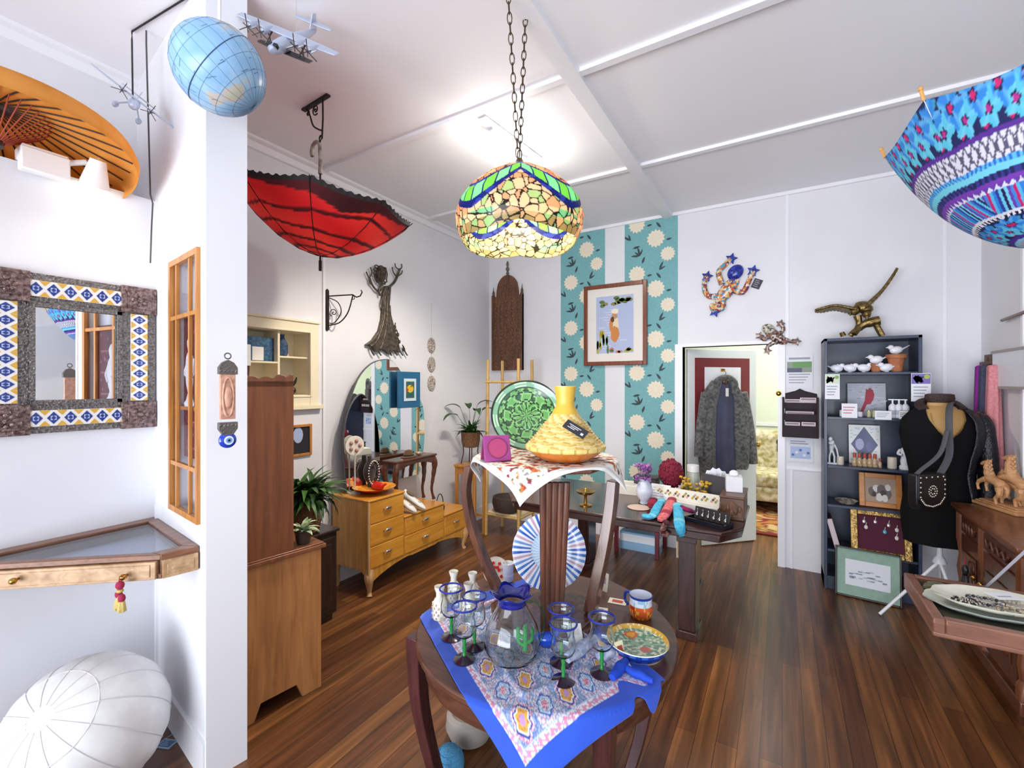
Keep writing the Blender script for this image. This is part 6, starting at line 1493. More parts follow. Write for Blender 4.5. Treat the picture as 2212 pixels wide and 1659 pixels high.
# backdrop goods
p = lift(onz(1597, 1110, DZ)); t = thing('carved_chest', 'small brown carved chest at the clipped end of the long dark table', 'chest', (-.30, 3.36, DZ+.001), 0)
b = B(); b.box(-.05, .09, -.12, .2, 0, .14); part('body', b, wood('chest_brown', '#4a2c1a', '#6d4426', 'x', .4), t, bev=.004)
b = B(); b.box(-.055, .095, -.128, .205, .14, .155); part('lid', b, wood('chest_brown', '#4a2c1a', '#6d4426', 'x'), t, bev=.004)
b = B(); b.slab([(-.04, .02), (.08, .02), (.08, .08), (.05, .1), (.02, .125), (-.01, .1), (-.04, .08)], -.128, -.12); 
for k in range(5): b.ell((-.025+.022*k, -.128, .06+.015*sin(k*2)), (.012, .006, .02), 8, 6)
part('carved_front', b, carv, t, bev=.002)
b = B(); b.prism([(-.05, -.06), (.05, -.06), (.05, .06), (-.05, .06)], 0, .10); b.prism(circ(.022, 16), .10, .103, 1)
b.ell((0, 0, .115), (.03, .02, .025), 10, 6, 0); solo('tissue_box', b, [mat('white_box_card', '#e9e9ee', .6), mat('grey_slot', '#b8b8be', .6)], 'white tissue box standing on the brown carved chest', 'box', loc=(-.285, 3.42, DZ+.157), rz=.15, bev=.004)
p = Vector((-.42, 3.62, DZ+.001)); t = thing('scallop_fan_dish', 'white scalloped fan shell dish standing behind the charcoal board', 'dish', p, YAW-.4); t.scale = (1.2,)*3
b = B(); b.slab([(0, .02)]+[(.10*(1+.05*cos(k*pi))*cos(radians(20+140*k/14)), .06+.16*(1+.04*cos(k*pi))*sin(radians(20+140*k/14))) for k in range(15)], -.012, .0); b.box(-.04, .04, -.03, .03, 0, .022)
for k in range(7): a = radians(30+120*k/6); b.tube([(.01*cos(a), -.013, .06), (.095*cos(a), -.015, .06+.15*sin(a))], .004, 6)
part('shell', b, mat('white_porcelain', '#e6e8f0', .2), t, bev=.003)
p = Vector((-.56, 3.55, DZ+.001)); t = thing('yellow_posy', 'bunch of dried yellow flowers lying behind the charcoal board', 'flowers', p)
b = B(); rr = random.Random(13)
for k in range(44):
    c = Vector((rr.uniform(-.10, .12), rr.uniform(-.06, .06), rr.uniform(.06, .2))); b.tube([(c.x*.3, c.y*.3, .0), c], .0025, 4, 1); b.ell(c, (.014, .014, .010), 7, 5, 0)
part('flower_heads', b, [mat('mustard_petal', '#c8a034', .7), mat('straw_stem', '#8c7c3a', .7)], t)
p = Vector((-.74, 3.62, DZ+.001)); b = B(); b.ell((0, 0, .19), (.085, .085, .11), 24, 16)
b.lathe([(.05, 0), (.05, .01), (.012, .02), (.012, .09)], 16, 1)
rr = random.Random(4)
for k in range(120): d = Vector((rr.gauss(0, 1), rr.gauss(0, 1), rr.gauss(0, 1))).normalized(); b.ell(Vector((d.x*.085, d.y*.085, .19+d.z*.11)), (.012, .012, .012), 6, 4)
solo('crimson_topiary', b, [mat('crimson_petal', '#7c1430', .8), mat('dark_pot', '#3a2c2a', .5)], 'round crimson flower ball on a dark foot at back of the long table', 'ornament', loc=p)
p = Vector((-.60, 3.75, DZ+.001)); t = thing('lidded_jar', 'pale glass jar with white lid next to the crimson flower ball', 'jar', p)
b = B(); b.lathe([(.04, 0), (.048, .01), (.05, .16), (.04, .2), (.001, .2)], 24); part('body', b, mat('pale_green_jar', '#b8beb0', .2), t); b = B(); b.lathe([(.045, .2), (.045, .25), (.001, .252)], 24); part('lid', b, mat('white_plastic', '#f0f0f0'), t)
b = B(); b.box(-.09, .09, -.06, .06, 0, .12); b.box(-.095, .095, -.065, .065, .12, .135); solo('dark_box', b, mat('dark_brown_box', '#2c2220', .4), 'dark lidded box on the long table behind the paper sheet', 'box', loc=(-.95, 3.72, DZ+.001), bev=.003)
b = B(); b.M = RM(radians(-35), 0, 0); b.box(-.075, .075, -.001, .001, 0, .15, 0)
for k in range(5): b.box(-.055, .05-.01*k, -.0015, -.001, .03+.022*k, .035+.022*k, 1)
solo('paper_sheet', b, [wht, mat('small_grey_type', '#9ea2ac')], 'printed white paper sheet leaning beside the charcoal board', 'paper', loc=(-.80, 3.42, DZ+.001), rz=-.15)
# ---------------------------------------------------------------- dark blue bookcase and its things
BX0, BX1, BY0, BZ = .28, .862, 4.28, 1.955
bkm = mat('midnight_blue_paint', '#232a3c', .4, col2='#2a3550', scale=3, coat=.1)
t = thing('bookcase', 'tall midnight blue open bookcase standing against the white wall', 'bookcase', ((BX0+BX1)/2, 4.44, 0))
hx = (BX1-BX0)/2; hy = .155
b = B(); b.box(-hx, -hx+.022, -hy, hy, 0, BZ); b.box(hx-.022, hx, -hy, hy, 0, BZ); b.box(-hx, hx, -hy, hy, BZ-.022, BZ); b.box(-hx, hx, hy-.012, hy, 0, BZ); b.box(-hx, hx, -hy+.01, hy, .0, .10); part('carcass', b, bkm, t, bev=.002)
SHZ = [.314, .662, .966, 1.345, 1.69]
for z in SHZ: b = B(); b.box(-hx+.022, hx-.022, -hy+.004, hy-.012, z-.02, z); part('shelf', b, bkm, t, bev=.002)
def bs(px, k, y=4.36): p = ony(px, 900, y); return Vector((p.x, y, (SHZ[k] if k < 5 else BZ)+.001))
# birds and pots
def bird():
    t = thing('white_bird', '', 'ornament', (0, 0, 0), 0, 'white china birds on the top shelf')
    b = B(); b.ell((0, 0, .032), (.042, .028, .030), 18, 12, R=RM(0, radians(-12), 0)); b.ell((-.034, 0, .052), (.02, .019, .019), 14, 10); b.lathe([(.006, 0), (.001, .016)], 8, 0, RM(0, radians(-100), 0, (-.052, 0, .052))); part('body', b, mat('white_porcelain', '#e6e8f0'), t)
    b = B(); b.tube([(.03, 0, .036), (.06, 0, .052), (.082, 0, .066)], [.016, .010, .006], 8, sq=(1.3, .5)); part('tail', b, mat('white_porcelain', '#e6e8f0'), t)
    b = B(); b.lathe([(.014, 0), (.014, .004), (.004, .008)], 12); part('foot', b, mat('white_porcelain', '#e6e8f0'), t)
    return t
terra = mat('terracotta', '#9c5c3a', .7, col2='#b07048', scale=40)
potb, pots = bs(1936, 4), bs(1893, 4)
b = B(); b.lathe([(.034, 0), (.052, .10), (.062, .102), (.064, .13), (.056, .13), (.05, .10), (.001, .09)], 28); solo('terracotta_pot', b, terra, 'bigger terracotta pot on top shelf of the dark blue bookcase with a bird on it', 'pot', loc=potb)
b = B(); b.lathe([(.028, 0), (.036, .045), (.042, .046), (.043, .062), (.038, .062), (.001, .05)], 28); solo('terracotta_pot', b, terra, 'small squat terracotta pot on the top shelf carrying a white bird', 'pot', loc=pots)
bb = bird(); L = [(bs(1807, 4), pi, 'white china bird at the post end of the top bookcase shelf, tail to the wall'), (bs(1836, 4), pi, 'middle one of three white china birds in line on the top shelf'), (bs(1866, 4), pi, 'white china bird in line next to the small terracotta pot'), (pots+Vector((0, 0, .062)), .1, 'white china bird perched on the small squat terracotta pot'), (bs(1915, 4, 4.33), .2, 'white china bird on the shelf in front of the bigger terracotta pot'), (potb+Vector((0, 0, .131)), .3, 'white china bird perched on the bigger terracotta pot')]
for k, (p, rz, lb) in enumerate(L):
    if k == 0: bb.location = p; bb.rotation_euler.z = rz; bb['label'] = lb
    else: dup(bb, p, rz, lb)
# shelf below: red bird picture, tubs, bottles
def lean(name, px0, px1, py0, py1, y, cols, fn, label, cat, th=.01, ang=-6):
    a, c = ony(px0, py1, y), ony(px1, py0, y); w2, h = abs(c.x-a.x)/2, abs(c.z-a.z)
    b = B(); b.M = RM(radians(ang), 0, 0); b.box(-w2, w2, -th/2, th/2, 0, h, 0); fn(b, w2, h, -th/2-.0006); return solo(name, b, cols, label, cat, loc=((a.x+c.x)/2, y, a.z))
def rb(b, w, h, y):
    rr = random.Random(3)
    for k in range(50): x, z = rr.uniform(-w*.92, w*.9), rr.uniform(.05*h, .93*h); b.box(x, x+.02, y, -.004, z, z+.004, 2 if k % 3 else 3)
    pz = lambda L: [(w*x, y-.0006, h*z) for x, z in L]
    b.poly(pz([(-.1, .42), (.0, .35), (.2, .36), (.36, .5), (.42, .66), (.34, .8), (.18, .86), (.06, .80), (-.04, .84), (-.02, .76), (-.06, .62)]), 1); b.poly(pz([(-.08, .48), (.04, .38), (-.2, .08), (-.32, .02), (-.36, .1)]), 1)
zsb = SHZ[3]
o = lean('red_bird_picture', 1831, 1914, 818, 888, 4.50, [mat('grey_white_canvas', '#b9bcc6', .7), mat('brick_red_print', '#a83444', .6), mat('pale_stroke_print', '#d8dae2', .7), mat('slate_stroke_print', '#7f869a', .7)], rb, 'grey canvas printed with a red bird on the second shelf of the dark blue bookcase', 'picture', .014); o.location.z = zsb+.001
def tub(px, r, h, m, lab, name='tub', cat='tub', k=3, lid=None, y=4.36, g=None):
    t = thing(name, lab, cat, bs(px, k, y), 0, g); b = B(); b.lathe([(r*.92, 0), (r, .004), (r, h*.86), (r*.9, h*.9)], 20); part('body', b, m, t); b = B(); b.lathe([(r*.94, h*.86), (r*.98, h*.87), (r*.96, h), (.001, h)], 20); part('lid', b, lid or m, t); return t
wpt = mat('white_glossy_plastic', '#e2e4ec', .3)
tub(1822, .026, .05, wpt, 'small white tub at the post end of the red bird shelf'); tub(1838, .034, .085, wpt, 'larger white tub in front of the red bird picture', y=4.39); tub(1856, .022, .04, wpt, 'lowest white tub beside the pale green candles')
yg = mat('pale_olive_wax', '#b8b48c', .5)
for px, lb in ((1877, 'pale olive candle next to the low white tub'), (1889, 'pale olive candle, middle one of three'), (1901, 'pale olive candle closest to the white pump bottles')): tub(px, .013, .052, yg, lb, 'short_candle', 'candle', lid=mat('gold_foil', '#b8a868', .3, .6), y=4.345)
for px, lb in ((1928, 'white pump bottle nearest the candles'), (1942, 'white pump bottle in the middle of the three'), (1956, 'white pump bottle nearest the bookcase side')):
    t = thing('pump_bottle', lb, 'bottle', bs(px, 3)); b = B(); b.lathe([(.022, 0), (.024, .004), (.024, .085), (.016, .1), (.008, .106)], 20); part('body', b, wpt, t); b = B(); b.cyl((0, 0, .104), (0, 0, .135), .006, 10); b.bc((-.008, 0, .137), (.035, .012, .008)); part('pump', b, wpt, t)
    b = B(); b.lathe([(.0245, .025), (.0245, .06)], 20); part('printed_label', b, mat('grey_label', '#b4b8c4', .5), t)
def shelf_card(px0, px1, py0, py1, lab, m2, y=4.276):
    a, c = ony(px0, py1, y), ony(px1, py0, y); w2, h2 = (c.x-a.x)/2, (c.z-a.z)/2
    b = B(); b.box(-w2, w2, -.001, .001, -h2, h2, 0)
    for k in range(3): b.box(-w2*.8, w2*(.7-.2*k), -.0015, -.001, h2*(.4-.4*k), h2*(.55-.4*k), 1)
    solo('shelf_card', b, [wht, m2], lab, 'card', loc=((a.x+c.x)/2, y, (a.z+c.z)/2))
shelf_card(1818, 1852, 872, 902, 'white price card with pink print hanging on shelf edge below the white tubs', mat('pink_card_print', '#c88090', .6))
shelf_card(1890, 1926, 888, 906, 'plain white price card hanging on shelf edge below the candles', mat('small_grey_type', '#9ea2ac'))
shelf_card(1942, 1966, 888, 905, 'brown photo card hanging on the shelf edge below the pump bottles', mat('brown_photo_print', '#6a5048', .6))
def flyer(px0, px1, py0, py1, y, lab, mm):
    a, c = ony(px0, py1, y), ony(px1, py0, y); w2, h2 = (c.x-a.x)/2, (c.z-a.z)/2; b = B(); b.box(-w2, w2, -.001, .001, -h2, h2, 0); b.box(-w2*.96, w2*.96, -.0015, -.001, h2*.25, h2*.96, 1); b.prism(circ(w2*.3, 12), .001, .0016, 2, RM(pi/2, 0, 0, (w2*.6, 0, h2*.75)))
    rr = random.Random(int(px0))
    for k in range(14): b.poly([(rr.uniform(-.8, .3)*w2+.1*w2*cos(-q*pi/3), -.0017, h2*rr.uniform(.3, .85)+.1*w2*sin(-q*pi/3)) for q in range(6)], 3)
    for k in range(4): b.box(-w2*.75, w2*(.7-.15*k), -.0015, -.001, h2*(-.02-.22*k), h2*(.06-.22*k), 4)
    solo('flyer', b, [wht]+mm+[mat('small_grey_type', '#9ea2ac')], lab, 'flyer', loc=((a.x+c.x)/2, y, (a.z+c.z)/2))
flyer(1968, 2011, 806, 867, 4.27, 'flyer with purple photo and lime corner taped on the side of the bookcase', [mat('violet_photo_print', '#7a68b0', .6), mat('lime_print', '#a8bc4c', .6), mat('navy_photo_print', '#3a3c6c', .6)])
flyer(1782, 1814, 808, 862, 4.27, 'flyer with pink and green flowers taped on the front edge of the bookcase', [mat('pale_green_photo_print', '#c8d8c0', .6), mat('leaf_flower_print', '#8aa05a'), mat('rose_photo_print', '#c890a0', .6)])
# third shelf: tile, statues, bottles
def tilefn(b, w, h, y):
    rr = random.Random(5)
    for k in range(40): x, z = rr.uniform(-w*.9, w*.85), rr.uniform(.04*h, .95*h); b.box(x, x+.012, y, -.004, z, z+.007, 2)
    b.poly([(w*.86*cos(-i*pi/2)*(.7 if i % 2 else 1), y-.0006, h*.5+h*.46*sin(-i*pi/2)) for i in range(4)], 1); b.poly([(-w*.3+w*.28*cos(-i*pi/6), y-.0012, h*.5+h*.15*sin(-i*pi/6)) for i in range(12)], 3); b.poly([(w*.3+w*.2*cos(-i*pi/4), y-.0012, h*.45+h*.12*sin(-i*pi/4)) for i in range(8)], 4)
o = lean('painted_tile', 1834, 1902, 905, 985, 4.50, [mat('white_tile_glaze', '#e8e6e2'), mat('navy_tile_glaze', '#1c2868', .15), mat('sky_tile_glaze', '#9cc0dc', .2), mat('lilac_tile_glaze', '#9c98c0', .2), mat('dusk_tile_glaze', '#4c4c8c', .2)], tilefn, 'white tile painted with a navy diamond motif on the third shelf of the bookcase', 'tile', .01); o.location.z = SHZ[2]+.001
for k, px in enumerate((1846, 1857, 1868, 1879, 1890, 1901)):
    q = bs(px, 2, 4.355)
    if k == 0:
        sb = thing('red_capped_vial', 'first red-capped brown vial in the row, nearest the slim statuette', 'bottle', q, 0, 'red capped vials'); b = B(); b.lathe([(.014, 0), (.016, .004), (.016, .05), (.008, .062), (.007, .068)], 16); part('body', b, mat('amber_oil', '#9c7c58', .2, col2='#c8b494', scale=60), sb); b = B(); b.lathe([(.010, .066), (.011, .07), (.011, .10), (.001, .102)], 14); part('cap', b, mat('brick_red_cap', '#a84a3c', .4), sb)
    elif k < 5: dup(sb, q, label='%s red-capped brown vial in the row, counted from the slim statuette' % ('', 'second', 'third', 'fourth', 'fifth')[k])
    else: o = dup(sb, q, label='shortest vial standing alone at the end of the red capped row', scale=.7); del o['group']
stn = mat('white_plaster', '#d6d8de', .7, bmp=.2, scale=60)
def statue(px, lab, thin):
    p = bs(px, 2); t = thing('white_statuette', lab, 'statuette', p); s = .7 if thin else 1
    b = B()
    if thin:
        b.box(-.03, .03, -.02, .02, 0, .012)
        for x0_, x1_ in ((-.016, -.008), (.016, .006)): b.tube([(x0_, 0, .012), (x0_, .0, .06), (x1_, -.005, .10)], .007, 8)
        b.tube(spline([(0, 0, .09), (-.004, .002, .12), (0, -.012, .16), (-.008, -.03, .178)], 4), [.014]*5+[.018]*4+[.02]*3+[.012], 10); b.ell((-.012, -.035, .20), (.015, .016, .018), 12, 8); b.tube([(.014, -.012, .16), (.03, -.02, .12), (.04, -.02, .06)], .006, 8)
    else:
        b.lathe([(.034, 0), (.036, .02), (.03, .03)], 16); b.lathe([(.026, .03), (.03, .06), (.022, .10), (.03, .135), (.028, .15), (.01, .165), (.009, .175)], 18, lobes=3, la=.06); b.ell((0, -.004, .195), (.021, .021, .024), 14, 10)
        for s_ in (-1, 1): b.tube(spline([(s_*.028, 0, .145), (s_*.042, -.01, .115), (s_*.02, -.03, .11)], 4), .009, 8)
        b.ell((0, .006, .208), (.023, .02, .016), 12, 8)
    part('figure', b, stn, t)
statue(1797, 'slim white statuette bending forward at the post end of the third shelf', True); statue(1955, 'white bust-like statuette with round head on third shelf next to the mannequin', False)
tub(1815, .024, .065, mat('cream_wax', '#cfc4b4', .4), 'cream candle cup beside the slim white statuette', 'candle_cup', 'candle'); tub(1927, .028, .085, mat('cream_wax', '#cfc4b4'), 'cream candle cup beside the round-headed statuette', 'candle_cup', 'candle')
for o in list(C.objects):
    if o.name.startswith('candle_cup'): o.location.z = SHZ[2]+.001
# fourth shelf: dish and framed cat photo ; fifth: book and gold frame ; bottom: green framed print
b = B(); b.lathe([(.03, .0), (.05, .006), (.072, .03), (.075, .032), (.05, .014), (.001, .008)], 28); b.lathe([(.03, .0)]+[(.03, .0)], 3) if False else None
solo('shell_dish', b, mat('dark_shell_dish', '#6a5c4c', .3, col2='#d8d0c0', scale=40), 'shallow dark and cream shell dish on the fourth shelf beside the cat photo', 'dish', loc=bs(1828, 1))
def frame_lean(name, px0, px1, py0, py1, y, k, fw_, mfr, mats, fn, lab, ang=-10, rz=0, zz=None):
    a, c = ony(px0, py1, y), ony(px1, py0, y); w, h = abs(c.x-a.x)/2, abs(c.z-a.z)
    t = thing(name, lab, 'picture', ((a.x+c.x)/2, y, (SHZ[k] if zz is None else zz)+.002), rz)
    b = B(); b.M = RM(radians(ang), 0, 0)
    for q in ((-w, -w+fw_, 0, h), (w-fw_, w, 0, h), (-w+fw_, w-fw_, 0, fw_), (-w+fw_, w-fw_, h-fw_, h)): b.box(q[0], q[1], -.016, .008, q[2], q[3])
    part('frame', b, mfr, t, bev=.004)
    b = B(); b.M = RM(radians(ang), 0, 0); b.box(-w+fw_, w-fw_, -.004, .004, fw_, h-fw_, 0); fn(b, w-fw_, h, fw_, -.0046); part('picture_panel', b, mats, t)
    return t
def catfn(b, w, h, f, y):
    rr = random.Random(4)
    for k, (x, z, r, m) in enumerate(((-.5, .45, .3, 1), (-.25, .55, .22, 2), (.1, .5, .35, 1), (.45, .4, .3, 1), (.5, .6, .2, 2), (-.05, .3, .25, 2), (-.4, .38, .16, 3), (.2, .42, .2, 3), (.3, .28, .22, 2))): b.poly([(w*x+w*r*cos(-i*pi/5)*rr.uniform(.8, 1.1), y-.0004*k, h*z+h*r*.5*sin(-i*pi/5)) for i in range(10)], m)
frame_lean('cat_photo', 1856, 1950, 1010, 1074, 4.36, 1, .036, wood('orange_pine_frame', '#b06c2c', '#c8843c', 'x', .4), [mat('tan_mat', '#a8917c', .7), mat('grey_fur_print', '#6a625e', .7), mat('white_fur_print', '#d4d0cc', .7), mat('brown_fur_print', '#4c403c', .7)], catfn, 'orange wood framed photo of a tabby cat on the fourth bookcase shelf')
def jewfn(b, w, h, f, y):
    for k, (x, z, m) in enumerate(((-.7, .72, 1), (-.62, .6, 2), (-.2, .74, 1), (.2, .55, 3), (.38, .7, 1), (.72, .62, 2), (.7, .45, 2))):
        b.ell((w*x, y-.004, h*z), (.012, .006, .016), 8, 6, m); b.tube([(w*x, y-.004, h*z+.015), (w*x+.004, y-.006, h*z+.035)], .002, 5, 2)
goldf = mat('antique_gilt', '#a8884c', .35, .7, col2='#6d5228', scale=50, bmp=.5)
t = frame_lean('jewellery_display', 1838, 1972, 1083, 1166, 4.262, 0, .045, goldf, [mat('burgundy_velvet', '#4a0c28', .9, sheen=.5), mat('silver_jewel', '#b8b0a8', .3, .7), mat('pale_jewel', '#d0cac4', .3), mat('turquoise_jewel', '#4c9cb8', .2)], jewfn, 'ornate gilt frame with jewellery pinned on burgundy velvet, on the fifth shelf', -12)
b = B(); b.M = RM(0, radians(-14), 0); b.box(-.02, .02, -.09, .09, 0, .235, 0); b.box(-.017, .017, -.0915, -.087, .004, .231, 1); solo('leaning_book', b, [mat('dark_brown_cover', '#3c2a2c', .5), mat('pink_white_page_edge', '#cdbfc4', .7)], 'pale-edged book with brown cover leaning at the post end of the fifth shelf', 'book', loc=bs(1806, 0, 4.38)+Vector((.005, 0, .006)))
def prfn(b, w, h, f, y):
    b.box(-w*.72, w*.72, y, -.004, h*.24, h*.76, 1); rr = random.Random(7)
    for k in range(26): x = rr.uniform(-.66, .5); z = rr.uniform(.36, .56); b.box(w*x, w*(x+.14), y-.0006, -.004, h*z, h*(z+.025), 2 if k % 2 else 3)
frame_lean('estate_print', 1804, 1948, 1212, 1292, 4.20, 0, .012, mat('dark_thin_frame', '#3c3430', .4), [mat('sage_green_mat', '#8fac9c', .7, col2='#84a292', scale=30), mat('white_print_paper', '#d8dce2', .7), mat('grey_blue_etching', '#8a93ac', .7), mat('pale_etching', '#b4bac8', .7)], prfn, 'green-matted framed print of a long building leaning on floor against the bookcase', -7, radians(-6), zz=0)
# eagle
p = Vector((ony(1868, 700, 4.44).x, 4.44, BZ+.001)); t = thing('brass_eagle', 'brass eagle with spread wings landing on a branch on top of the dark bookcase', 'sculpture', p)
EB = mat('weathered_brass', '#8a7444', .35, .8, col2='#5e4c2c', scale=40, bmp=.3)
q = lambda px, py, dy=0: (ony(px, py, 4.44+dy).x-p.x, dy, ony(px, py, 4.44+dy).z-p.z)
b = B(); b.tube(spline([q(1836, 725), q(1850, 712), q(1868, 700), q(1900, 692)], 4), [.02]*5+[.03]*4+[.036]*4, 10); b.tube([q(1890, 697), q(1898, 712), q(1906, 726)], .022, 8); b.tube([q(1856, 708, -.05), q(1845, 722, -.07)], .02, 8); b.tube([q(1822, 726), q(1818, 718)], [.02, .018], 8); part('branch', b, EB, t)
b = B(); b.tube(spline([q(1834, 680), q(1848, 670), q(1862, 664), q(1872, 668), q(1871, 680)], 4), [.012]*2+[.035]*4+[.05]*5+[.042]*3+[.03, .026, .024], 12); part('body', b, EB, t)
b = B(); b.ell(q(1872, 678), (.03, .032, .034), 14, 10); b.tube([q(1872, 684, -.02), q(1873, 691, -.03)], [.014, .004], 8); part('head', b, EB, t)
b = B(); b.tube([q(1852, 682), q(1855, 694), q(1854, 708)], [.03, .022, .018], 8); 
for k in (-1, 0, 1): b.tube([q(1854, 707), q(1854+4*k, 714, -.04)], .006, 6)
part('leg', b, EB, t)
def wing_(Lp, wd, name):
    b = B(); P = spline([q(*v) for v in Lp], 6); n = len(P); vs, fs = [], []
    for i, c in enumerate(P):
        s = i/(n-1); w = wd*(1-.15*s)*(1 if s < .8 else max(.25, 1-(s-.8)*3.2))
        for k in range(5):
            f_ = (k/4-.3); vs.append((c.x+.2*f_*w*0, c.y+f_*w, c.z-.22*abs(f_)*w+.006*((i+k) % 2)))
    for i in range(n-1):
        for k in range(4): a = i*5+k; fs.append((a, a+1, a+6, a+5))
    b.add(vs, fs); part(name, b, EB, t, solid=.016, ang=70)
    b = B(); b.tube(P, [.016-.009*i/n for i in range(n)], 8); part('wing_bone', b, EB, t)
wing_([(1850, 668), (1830, 664), (1806, 660), (1782, 664), (1761, 671)], .17, 'wing'); wing_([(1868, 664), (1884, 648), (1904, 628), (1922, 604), (1938, 580)], .17, 'wing')
# ---------------------------------------------------------------- mannequin with jacket and bag
MX, MY = .905, 4.07; p = Vector((MX, MY, 0)); t = thing('dressmaker_mannequin', 'headless mannequin in black top and shiny black jacket on white tripod stand', 'mannequin', p, YAW-.40)
tan = mat('tan_mannequin_skin', '#b08a54', .5); blkc = mat('black_jersey', '#0c0c0e', .9, spec=.2); sheq = mat('black_sequin_cloth', '#0a0a0d', .35, col2='#1c1c26', scale=90, bmp=.6, spec=.5)
prf = [(.15, .56), (.158, .62), (.165, .72), (.155, .82), (.135, .93), (.125, 1.0), (.14, 1.1), (.165, 1.2), (.175, 1.28), (.165, 1.36), (.12, 1.425), (.06, 1.455), (.05, 1.50), (.048, 1.53), (.001, 1.535)]
E_ = Matrix.Diagonal((1.15, .68, 1, 1))
b = B(); b.lathe(prf[3:], 36, 0, E_); part('torso', b, tan, t)
def top_r(z):
    for (r0, z0_), (r1, z1_) in zip(prf, prf[1:]):
        if z0_ <= z <= z1_: return lerp(r0, r1, (z-z0_)/(z1_-z0_))
    return .1
b = B(); nv, nu = 40, 64
def tp(u, v):
    a = 2*pi*u; front = max(0, cos(a+pi/2)); zt2 = 1.43-.30*max(0, 1-abs(((u+.25) % 1)-.5)/.13*1.0)
    zt2 = 1.435-.215*max(0, 1-abs(((u-.75+.5) % 1)-.5)/.115)
    z = lerp(.53, zt2, v); r = top_r(max(.56, z))+.012+.006*sin(a*9)*(1-v); return (r*1.15*cos(a), r*.70*sin(a), z)
b.grid(tp, nu, nv); part('black_top', b, blkc, t, ang=80)
for s in (1,):
    b = B()
    def jk(u, v):
        a = (-pi/2+s*.62)+s*u*(pi-.55); z = lerp(.80 if s > 0 else .9, 1.445-.03*abs(u-.5), v); r = top_r(z)+.026+.008*sin(u*20)*(1-v); return (r*1.17*cos(a), r*.74*sin(a), z)
    b.grid(jk, 30, 30); part('jacket_front', b, sheq if s > 0 else blkc, t, ang=80, solid=.006)
for s in (1,):
    b = B(); P = spline([(s*.17, 0, 1.39), (s*.215, -.01, 1.33), (s*.235, -.02, 1.15), (s*.225, -.05, .95), (s*.21, -.09, .80)], 5); b.tube(P, [.05]*3+[.062]*4+[.058]*8+[.05]*6, 14, sq=(1, .85)); part('sleeve', b, sheq if s > 0 else blkc, t)
b = B(); b.tube(spline([(-.10, -.05, 1.425), (-.085, .05, 1.465), (0, .085, 1.48), (.085, .05, 1.465), (.10, -.05, 1.425)], 6), .03, 10); b.lathe([(.056, 1.475), (.07, 1.50), (.066, 1.53), (.05, 1.535)], 24, 0, E_); part('collar', b, mat('dark_brown_fur_collar', '#33221c', .6, bmp=.8, scale=90), t)
b = B(); P = [(.085*cos(pi+pi*k/14), -.105-.035*sin(pi*k/14), 1.41-.15*sin(pi*k/14)) for k in range(15)]; b.tube(P, .0022, 5); b.ell(Vector(P[7])+Vector((0, -.006, -.015)), (.011, .005, .018), 10, 8); part('necklace', b, brass, t)
b = B(); wst = mat('white_enamel_tube', '#dfe0e4', .35)
b.cyl((0, 0, .40), (0, 0, .60), .016, 12); b.lathe([(.04, .40), (.03, .43), (.016, .45)], 16); part('stand_pole', b, wst, t)
f_ = Vector((.56, 3.975, 0))-p; f_ = Vector((cos(-(YAW-.40))*f_.x-sin(-(YAW-.40))*f_.y, sin(-(YAW-.40))*f_.x+cos(-(YAW-.40))*f_.y, .01)); rl = hypot(f_.x, f_.y); al = atan2(f_.y, f_.x)
for k in range(3):
    b = B(); b.cyl((0, 0, .41), (rl*cos(al+k*2.094)*(.95 if k != 1 else .42), rl*sin(al+k*2.094)*(.95 if k != 1 else .42), .008), .010, 10); part('leg', b, wst, t)
# bag on the mannequin
pb = ond(2001, 1062, 2.82); t = thing('studded_bag', 'black shoulder bag with silver studs hanging at front of the mannequin', 'bag', pb, YAW+.25)
w_, h_ = .118, .115
b = B(); o = [(-w_, h_), (w_, h_), (w_, -h_*.5), (w_*.8, -h_*.9), (0, -h_*1.08), (-w_*.8, -h_*.9), (-w_, -h_*.5)]; b.slab(o, -.028, .028); part('pouch', b, mat('black_leather', '#18171a', .4, bmp=.2, scale=120), t, bev=.008)
b = B(); o = [(-w_*.98, h_*.99), (w_*.98, h_*.99), (w_*.98, -h_*.3), (w_*.6, -h_*.72), (0, -h_*.86), (-w_*.6, -h_*.72), (-w_*.98, -h_*.3)]; b.slab(o, -.036, -.028); part('flap', b, mat('black_leather', '#18171a'), t, bev=.003)
b = B()
for k in range(30):
    s = k/30*7; i = int(s); u_ = s-i; a_, c_ = o[i], o[(i+1) % 7]; b.ell((lerp(a_[0], c_[0], u_)*.88, -.037, lerp(a_[1], c_[1], u_)*.86), (.006, .004, .006), 8, 6)
for r in (.018, .034):
    for k in range(int(r*420)): a_ = 2*pi*k/int(r*420); b.ell((r*cos(a_), -.037, r*sin(a_)+.01), (.005, .004, .005), 8, 6)
part('stud', b, mat('pale_pewter_stud', '#c8c0b0', .3, .6), t)
def BL(px, py, d_): v = ond(px, py, d_)-pb; c_, s_ = cos(-(YAW+.25)), sin(-(YAW+.25)); return (c_*v.x-s_*v.y, s_*v.x+c_*v.y, v.z)
b = B(); b.tube(spline([(.105, 0, h_*.8), BL(2050, 985, 2.79), BL(2050, 930, 2.80), BL(2050, 890, 2.84), BL(2053, 872, 2.92), BL(2056, 874, 3.0)], 6), .013, 8, sq=(1.6, .45))
b.tube(spline([(-.105, 0, h_*.8), (-.06, -.005, h_+.02), BL(2030, 980, 2.785), BL(2046, 930, 2.79)], 6), .010, 8, sq=(1.5, .45))
part('strap', b, mat('dark_grey_webbing', '#4a4a50', .7), t)
